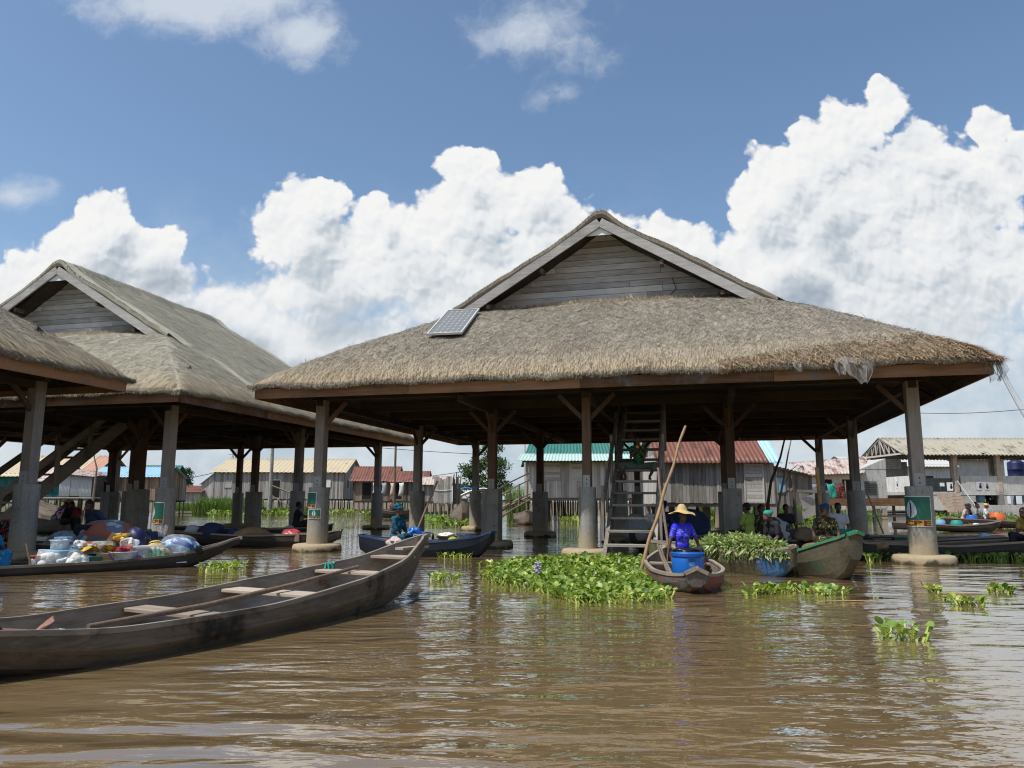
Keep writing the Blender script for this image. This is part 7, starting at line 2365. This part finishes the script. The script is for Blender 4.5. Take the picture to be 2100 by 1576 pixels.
def cowrie(par, cx, cz, w_, h_, R0, off):
    rows, slit = [], []
    for k in range(25):
        s = k / 24
        z = math.cos(PI * s)
        x = math.sin(PI * s) * (1 - 0.30 * z - 0.12 * z * z) * w_ / 2
        rows.append([bend((cx + x * j, cz + z * h_ / 2), R0, off) for j in np.linspace(-1, 1, 13)])
        q = 0.02 * w_ + 0.05 * w_ * math.sin(PI * s)
        c_ = cx - 0.07 * w_ + 0.09 * w_ * math.sin(3.4 * s)
        slit.append([bend((c_ + q * j, cz + z * h_ * 0.47), R0, off + 0.003) for j in (-1, 0, 1)])
    o = MB().grid(np.array(rows)).obj('cowrie_shell', M['poster_shell'], par)
    MB().grid(np.array(slit)).obj('shell_slit', M['poster_navy'], o)


def poster(label, u, v, R0, ang, z0, z1, half, shell_at, txt, zrot=0.0):
    t = thing('pier_poster', label, 'poster', UV(u, v), TH + ang, 'green cowrie shell posters on the piers')
    wrap(t, 'sheet', 'paper_white', [(-half, half, z0, z1)], R0, 0.006)
    b = 0.014
    zy = z0 + (z1 - z0) * 0.215
    wrap(t, 'green_field', 'poster_green', [(-half + b, half - b, zy, z1 - b * 1.2)], R0, 0.009)
    wrap(t, 'yellow_band', 'poster_yellow', [(-half + b, half - b, z0 + b, zy - 0.002)], R0, 0.009)
    if shell_at is not None:
        cowrie(t, shell_at, zy + (z1 - b - zy) * 0.47, (z1 - z0) * 0.36, (z1 - z0) * 0.58, R0, 0.012)
    text_on(t, txt, 'poster_red', -half + b * 1.6, half - b * 1.6, z0 + b * 1.3, zy - 0.008, R0, 0.013)
    return t


pr_ = UV(UR, 0)
ar = -math.atan2(pr_.x, pr_.y) - TH
poster('green poster with a big white cowrie shell on the right corner pier', UR, 0, 0.268, ar - 0.55, 0.745, 1.365, 0.36, -0.03, 'FCBE')
pl_ = UV(0, 0)
al = -math.atan2(pl_.x, pl_.y) - TH
poster('upper green poster wrapped half out of sight round the left front pier', 0, 0, 0.268, al - 1.12, 1.055, 1.445, 0.24, -0.10, 'FCBE')
poster('lower green poster with a small cowrie shell on the left front pier', 0, 0, 0.268, al - 0.42, 0.79, 1.035, 0.17, 0.0, 'FCBE')
p3_ = UV(UR + DU, 0)
a3 = -math.atan2(p3_.x, p3_.y) - TH
poster('green poster on the front pier of the left pavilion behind the loaded canoe', UR + DU, 0, 0.268, a3 - 0.95, 0.62, 1.18, 0.24, -0.12, 'FCBE')
ob_ = MB().box((0, 0, 0.24), (0.20, 0.03, 0.30)).obj('orange_poster', M['yellow_pack'])
ob_.location = UV(UR + DU - 0.05, VR - 0.27, 0.1)
ob_.rotation_euler = (0, 0, TH)
tag(ob_, 'scrap of an orange poster low on the rear corner pier of the left pavilion', 'poster')


# ------------------------------------------------------------------ plants
def hyacinth(m, C, h=0.16, size=0.05, t0=0.5, spread=1.0):
    """rosette leaves: C is an array of leaf root points on the water"""
    C = np.asarray(C, float)
    N = len(C)
    an = R.uniform(0, 2 * PI, N)
    hh = h * R.uniform(0.35, 1.25, N)
    ln = hh * R.uniform(0.2, 0.75, N) * spread
    tip = C + np.stack([np.cos(an) * ln, np.sin(an) * ln, hh], 1)
    sd = np.stack([-np.sin(an), np.cos(an), np.zeros(N)], 1)
    t = np.clip(R.normal(t0, 0.27, N), 0, 1)
    w0 = 0.006
    mid = (C + tip) / 2 + np.stack([np.cos(an), np.sin(an), np.zeros(N)], 1) * (0.10 * hh)[:, None]
    V = np.stack([C - sd * w0 * 1.6, C + sd * w0 * 1.6, mid + sd * w0 * 1.9, mid - sd * w0 * 1.9, tip + sd * w0, tip - sd * w0], 1)
    i = np.arange(N)[:, None] * 6
    m.raw(V.reshape(-1, 3), np.concatenate([i + np.array([[0, 1, 2, 3]]), i + np.array([[3, 2, 4, 5]])]), np.repeat(np.clip(t + 0.25, 0, 1), 6))
    s = size * R.uniform(0.45, 1.45, N)
    tilt = R.uniform(0.15, 1.15, N)
    d = np.stack([np.cos(an) * np.cos(tilt), np.sin(an) * np.cos(tilt), np.sin(tilt)], 1)
    nrm = np.cross(d, sd)
    K = 9
    ring = []
    for k in range(K):
        a = 2 * PI * k / K
        r = 1.0 - 0.12 * math.cos(a) 
        x = (math.cos(a) + 0.9) * 0.98
        y = math.sin(a) * r
        cup = 0.22 * (y * y) + 0.10 * (x - 0.9) ** 2
        ring.append(tip + d * (s * x)[:, None] + sd * (s * y)[:, None] - nrm * (-s * cup)[:, None])
    cen = tip + d * (s * 0.85)[:, None]
    V = np.stack([cen] + ring, 1)
    i = np.arange(N)[:, None] * (K + 1)
    F = np.concatenate([i + np.array([[0, 1 + k, 1 + (k + 1) % K]]) for k in range(K)])
    m.raw(V.reshape(-1, 3), F, np.repeat(t, K + 1))


def patch(poly, n, rng=R):
    poly = np.array(poly, float)
    lo, hi = poly.min(0), poly.max(0)
    out = []
    while len(out) < n:
        P = rng.uniform(lo, hi, (n, 2))
        x, y = P[:, 0], P[:, 1]
        ins = np.zeros(n, bool)
        j = len(poly) - 1
        for i in range(len(poly)):
            xi, yi, xj, yj = *poly[i], *poly[j]
            c = ((yi > y) != (yj > y)) & (x < (xj - xi) * (y - yi) / (yj - yi + 1e-12) + xi)
            ins ^= c
            j = i
        out += list(P[ins])
    out = np.array(out[:n])
    return np.concatenate([out, np.zeros((n, 1))], 1)


def pxpoly(pts):
    return [tuple(W(*p)[:2]) for p in pts]


m = MB()
main_poly = pxpoly([(985, 1190), (1040, 1205), (1130, 1222), (1180, 1240), (1290, 1240), (1345, 1236), (1385, 1232), (1340, 1200), (1318, 1150), (1225, 1146), (1100, 1150), (1030, 1160)])
C = patch(main_poly, 6200)
dens = np.sin(C[:, 0] * 3.1 + 1) * np.sin(C[:, 1] * 2.3) + R.normal(0, 0.5, len(C))
C = C[dens > -0.85]
gap = np.sin(C[:, 0] * 5.3 + 0.7) * np.sin(C[:, 1] * 4.1 + 2) + R.normal(0, 0.35, len(C))
C = C[gap > -0.62]
hyacinth(m, C, 0.085, 0.033, 0.5, 1.9)
edge = C[R.random(len(C)) < 0.25]
hyacinth(m, edge, 0.06, 0.030, 0.75, 2.0)
hb_ = m.obj('water_hyacinth_mat', M['hyacinth_leaf'], None, smooth=False)
tag(hb_, 'big mat of bright green water hyacinth in front of the staircase', 'water plants', kind='stuff')
fl = MB()
for k in range(3):
    c = W(1098 + k * 4, 1172, 0.24)
    for j in range(8):
        fl.ell((c.x + rnd.uniform(-.03, .03), c.y + rnd.uniform(-.03, .03), 0.22 + 0.02 * j), (0.018, 0.018, 0.012), 6)
tag(fl.obj('hyacinth_flower', M['flower']), 'pale lilac hyacinth flower spike in the big green mat', 'flower')
# floating stems over the mat
for k, (a, b) in enumerate([((1110, 1188), (1190, 1196)), ((1060, 1180), (1150, 1192)), ((1190, 1215), (1300, 1200))]):
    pass

for k, (px, py, n, w_, h_, lb) in enumerate([
        (455, 1168, 120, 0.42, 0.12, 'clump of water hyacinth floating off the bow of the loaded canoe'), (910, 1190, 60, 0.24, 0.10, 'small clump of water hyacinth between the big canoe\'s bow and the green mat'),
        (935, 1142, 230, 0.42, 0.12, 'strip of water hyacinth along the dark blue boat'), (1672, 1150, 40, 0.22, 0.22, 'straggling green plants between the leaf boat and the tall green-rimmed bow'),
        (1568, 1218, 70, 0.16, 0.13, 'upright clump of hyacinth, leftmost of the drifting row in front of the leaf boat'), (1625, 1213, 70, 0.26, 0.10, 'spreading tangle of hyacinth in the middle of the drifting row'), (1690, 1218, 90, 0.30, 0.11, 'low clump of hyacinth at the right end of the drifting row'),
        (1852, 1310, 44, 0.22, 0.17, 'lone clump of hyacinth with upright leaves nearest the camera on the right'), (1920, 1215, 34, 0.10, 0.10, 'small round tuft of hyacinth in the corner column\'s reflection'), (1985, 1240, 46, 0.20, 0.12, 'dark clump of hyacinth right of the column\'s reflection'),
        (2050, 1215, 44, 0.16, 0.12, 'sparse hyacinth clump nearest the right edge of the photo'), (1945, 1232, 16, 0.10, 0.05, 'few flat hyacinth leaves between two clumps on the right'), (1000, 1160, 24, 0.2, 0.07, 'few hyacinth leaves drifting left of the big green mat'),
        (1535, 1222, 12, 0.08, 0.08, 'tiny sprig of hyacinth left of the drifting row')]):
    c = W(px, py)
    m = MB()
    a = R.uniform(0, 2 * PI, n)
    rr = w_ * np.sqrt(R.random(n))
    C = np.stack([c.x + rr * np.cos(a), c.y + rr * np.sin(a) * 0.9, np.zeros(n)], 1)
    hyacinth(m, C, h_ * 0.62, 0.032, 0.58, 2.0)
    o = m.obj('hyacinth_clump', M['hyacinth_leaf'], None)
    tag(o, lb, 'water plant', 'drifting clumps of water hyacinth')
for k, (a, b, lb) in enumerate([((1690, 1208), (1560, 1205), 'long floating stem through the drifting hyacinth row'), ((1930, 1216), (2010, 1218), 'brown floating stem right of the round tuft'), ((1680, 1234), (1800, 1233), 'thin yellow stem floating right of the drifting row'), ((985, 1184), (1010, 1180), 'reddish stick poking out of the left end of the mat')]):
    p, q = W(*a, 0.012), W(*b, 0.012)
    o = MB().tube([p, p.lerp(q, 0.5) + Vector((0, 0.03, 0.004)), q], [0.008, 0.01, 0.006], 5).obj('floating_twig', M['bamboo'])
    tag(o, lb, 'stem', 'stems floating among the hyacinth')
# specks of duckweed and loose leaves
for k, (px, py) in enumerate([(1062, 1359), (1748, 1284), (1798, 1212), (560, 1160), (600, 1175)]):
    c = W(px, py, 0.006)
    m = MB().ell((0, 0, 0), (0.028, 0.016, 0.003), 8)
    o = m.obj('floating_leaf', M['hyacinth_leaf'])
    o.location = c
    tag(o, ['single yellow leaf floating in the open brown water', 'pale leaf floating below the drifting hyacinth row', 'yellow leaf floating left of the column\'s reflection', 'leaf speck floating left of the left front pier', 'leaf speck floating nearest the big canoe\'s far side'][k], 'leaf', 'single floating leaves')

# hyacinth at the foot of the right-hand canoes and along the far bank
m = MB()
for poly, n, h_, s_ in [([(1765, 1137), (1858, 1137), (1850, 1150), (1780, 1154)], 420, 0.11, 0.042), ([(1930, 1139), (2100, 1141), (2110, 1153), (1945, 1152)], 620, 0.11, 0.042)]:
    hyacinth(m, patch(pxpoly(poly), n), h_, s_, 0.42)
tag(m.obj('hyacinth_strip', M['hyacinth_leaf']), 'shaded strip of hyacinth along the black canoe on the right', 'water plants', kind='stuff')
m = MB()
for poly, n, h_, s_ in [([(870, 1066), (960, 1066), (985, 1086), (880, 1082)], 700, 0.22, 0.08), ([(1150, 1066), (1215, 1068), (1215, 1078), (1150, 1076)], 260, 0.22, 0.08), ([(420, 1052), (745, 1052), (745, 1056), (430, 1062)], 1100, 0.26, 0.11),
                        ([(745, 1054), (850, 1054), (850, 1060), (745, 1060)], 380, 0.24, 0.10), ([(1910, 1052), (2110, 1056), (2110, 1078), (1960, 1088), (1905, 1062)], 1100, 0.2, 0.075), ([(1600, 1066), (1680, 1066), (1690, 1084), (1610, 1084)], 800, 0.30, 0.08),
                        ([(1380, 1062), (1470, 1062), (1475, 1076), (1385, 1078)], 400, 0.3, 0.08), ([(90, 1056), (140, 1056), (140, 1066), (80, 1066)], 300, 0.3, 0.10)]:
    hyacinth(m, patch(pxpoly(poly), n), h_, s_, 0.42)
tag(m.obj('far_hyacinth', M['hyacinth_leaf']), 'hyacinth growing along the far bank among the stilts', 'water plants', kind='stuff')


def reeds(label, boxes, hgt, mat='reed_leaf'):
    m = MB()
    for (x0, x1, y0, y1, n, hh) in boxes:
        b = np.stack([R.uniform(x0, x1, n), R.uniform(y0, y1, n), np.full(n, -0.1)], 1)
        an = R.uniform(0, 2 * PI, n)
        L = hh * R.uniform(0.5, 1.1, n)
        bd = L * R.uniform(0.05, 0.4, n)
        d = np.stack([np.cos(an), np.sin(an), np.zeros(n)], 1)
        mid = b + d * (bd * 0.25)[:, None] + np.stack([0 * L, 0 * L, L * 0.6], 1)
        tip = b + d * bd[:, None] + np.stack([0 * L, 0 * L, L], 1)
        sd = np.stack([-np.sin(an), np.cos(an), 0 * an], 1) * 0.022
        V = np.stack([b - sd, b + sd, mid + sd, mid - sd, tip], 1)
        i = np.arange(n)[:, None] * 5
        nb = m.n
        m.raw(V.reshape(-1, 3), i + np.array([[0, 1, 2, 3]]), np.repeat(np.clip(R.normal(.5, .22, n), 0, 1), 5))
        m.F.append(i + np.array([[3, 2, 4]]) + nb)
    return tag(m.obj('reeds', M[mat]), label, 'reeds', kind='stuff')


def RB(px0, px1, D, dd, n, h):
    return (Y(px0, 1030, D).x, Y(px1, 1030, D).x, D, D + dd, n, h)


reeds('tall green reeds along the far bank under and between the houses', [RB(393, 470, 63, 3, 2000, 1.6), RB(470, 520, 62, 3, 1200, 1.5), RB(520, 620, 64, 3, 1200, 0.8), RB(0, 120, 52, 4, 900, 1.2), RB(330, 395, 72, 4, 700, 1.2), RB(1040, 1085, 50, 4, 700, 2.4), RB(745, 870, 60, 3, 700, 0.8),
                                                                          RB(1440, 1480, 42, 6, 700, 1.4), RB(1590, 1720, 48, 6, 2200, 1.3), RB(1690, 1810, 50, 4, 900, 0.9), RB(945, 1000, 62, 3, 700, 1.6), RB(1990, 2090, 48, 3, 600, 0.8)], 1.0)


def tree(label, X, D, H, Wd, n, seed, tilt=0.0):
    rr = np.random.default_rng(seed)
    t = thing('tree', label, 'tree', (X, D, 0), 0, 'trees beyond the houses')
    m = MB()
    m.tube([(0, 0, -0.2), (0.1, 0, H * 0.25), (0.05 + tilt, 0.1, H * 0.5), (0.1 + tilt, 0, H * 0.85)], [0.22, 0.17, 0.12, 0.04], 8)
    cl = []
    for k in range(26):
        a = rr.uniform(0, 6.28)
        z = H * rr.uniform(0.22, 0.98)
        rad = Wd * 0.5 * (1 - 0.55 * abs(z / H - 0.42)) * rr.uniform(0.35, 1.0)
        c = np.array([rad * math.cos(a) + tilt * z / H, rad * math.sin(a), z])
        cl.append((c, Wd * rr.uniform(0.09, 0.2)))
        z0 = max(0.2, z - rad * 0.7)
        m.tube([(tilt * z0 / H + 0.05, 0, z0 * 0.9), tuple(c * [0.6, 0.6, 0.97]), tuple(c)], [0.06, 0.035, 0.012], 5)
    m.obj('trunk', M['stick_wood'], t)
    P, T_ = [], []
    for (c, r) in cl:
        k = int(n / len(cl))
        q = rr.normal(0, 1, (k, 3))
        q /= np.linalg.norm(q, axis=1)[:, None]
        P.append(c + q * (r * rr.random(k) ** 0.45)[:, None] * [1.15, 1.15, 0.9])
        T_.append(np.clip(rr.normal(0.5, 0.2, k) + rr.normal(0, 0.12), 0, 1))
    P, T_ = np.concatenate(P), np.concatenate(T_)
    N = len(P)
    d = rr.normal(0, 1, (N, 3))
    d[:, 2] -= 0.5
    d /= np.linalg.norm(d, axis=1)[:, None]
    s = np.cross(d, rr.normal(0, 1, (N, 3)))
    s /= np.linalg.norm(s, axis=1)[:, None]
    L = rr.uniform(0.16, 0.34, N)[:, None]
    V = np.stack([P, P + d * L * 0.5 + s * L * 0.22, P + d * L, P + d * L * 0.5 - s * L * 0.22], 1)
    i = np.arange(N)[:, None] * 4
    f = MB().raw(V.reshape(-1, 3), i + np.array([[0, 1, 2, 3]]), np.repeat(T_, 4))
    f.obj('crown', M['tree_leaf'], t)
    return t


tree('leafy tree with a ragged crown left of the green-roofed house', Y(1003, 1020, 74).x, 74, 6.6, 4.4, 5200, 3)
tree('lower bushy tree in front of the ragged one, seen left of the inner columns', Y(968, 1020, 73).x, 73, 4.6, 3.0, 3000, 5)
tree('small round tree between the left pavilion columns', Y(372, 1020, 84).x, 84, 4.9, 2.6, 2600, 7)


# the heap of fresh leaves in the boat
def leaf_heap():
    m = MB()
    N = 8200
    q = R.uniform(0.03, 0.62, N)
    y = R.uniform(-1, 1, N)
    hb = np.array([greenb.hb(a) for a in q])
    prof = np.sin(np.clip((q - 0.0) / 0.62, 0, 1) * PI) ** 0.55
    top = 0.36 + 0.26 * prof * np.sqrt(np.clip(1 - (y * 0.95) ** 2, 0, 1)) + 0.05 * np.sin(q * 40) * np.cos(y * 5)
    z = 0.28 + (top - 0.28) * R.random(N) ** 0.35
    ax = greenb.bow[:2]
    d = -np.array(greenb.d[:2])
    nv = np.array(greenb.nv[:2])
    wid = hb * 1.04
    xy = np.array(ax) + d * (q * greenb.L)[:, None] + nv * (y * wid)[:, None]
    P = np.concatenate([xy, z[:, None]], 1)
    an = R.uniform(0, 2 * PI, N)
    el = R.normal(0.15, 0.5, N)
    dr = np.stack([np.cos(an) * np.cos(el), np.sin(an) * np.cos(el), np.sin(el)], 1)
    over = np.abs(y) > 0.9
    dr[over, 2] -= 0.6
    L = R.uniform(0.07, 0.16, N)[:, None]
    s = np.cross(dr, R.normal(0, 1, (N, 3)) + [0, 0, 1.2])
    s /= np.linalg.norm(s, axis=1)[:, None]
    V = np.stack([P, P + dr * L * 0.45 + s * L * 0.17, P + dr * L - np.array([0, 0, 0.02]), P + dr * L * 0.45 - s * L * 0.17], 1)
    i = np.arange(N)[:, None] * 4
    t = np.clip(R.normal(0.5, 0.25, N), 0, 1)
    m.raw(V.reshape(-1, 3), i + np.array([[0, 1, 2, 3]]), np.repeat(t, 4))
    core = MB()
    o = m.obj('leaf_heap', M['greens_leaf'])
    return tag(o, 'high heap of fresh green leaves filling the boat with the blue tip', 'leaves')


leaf_heap()
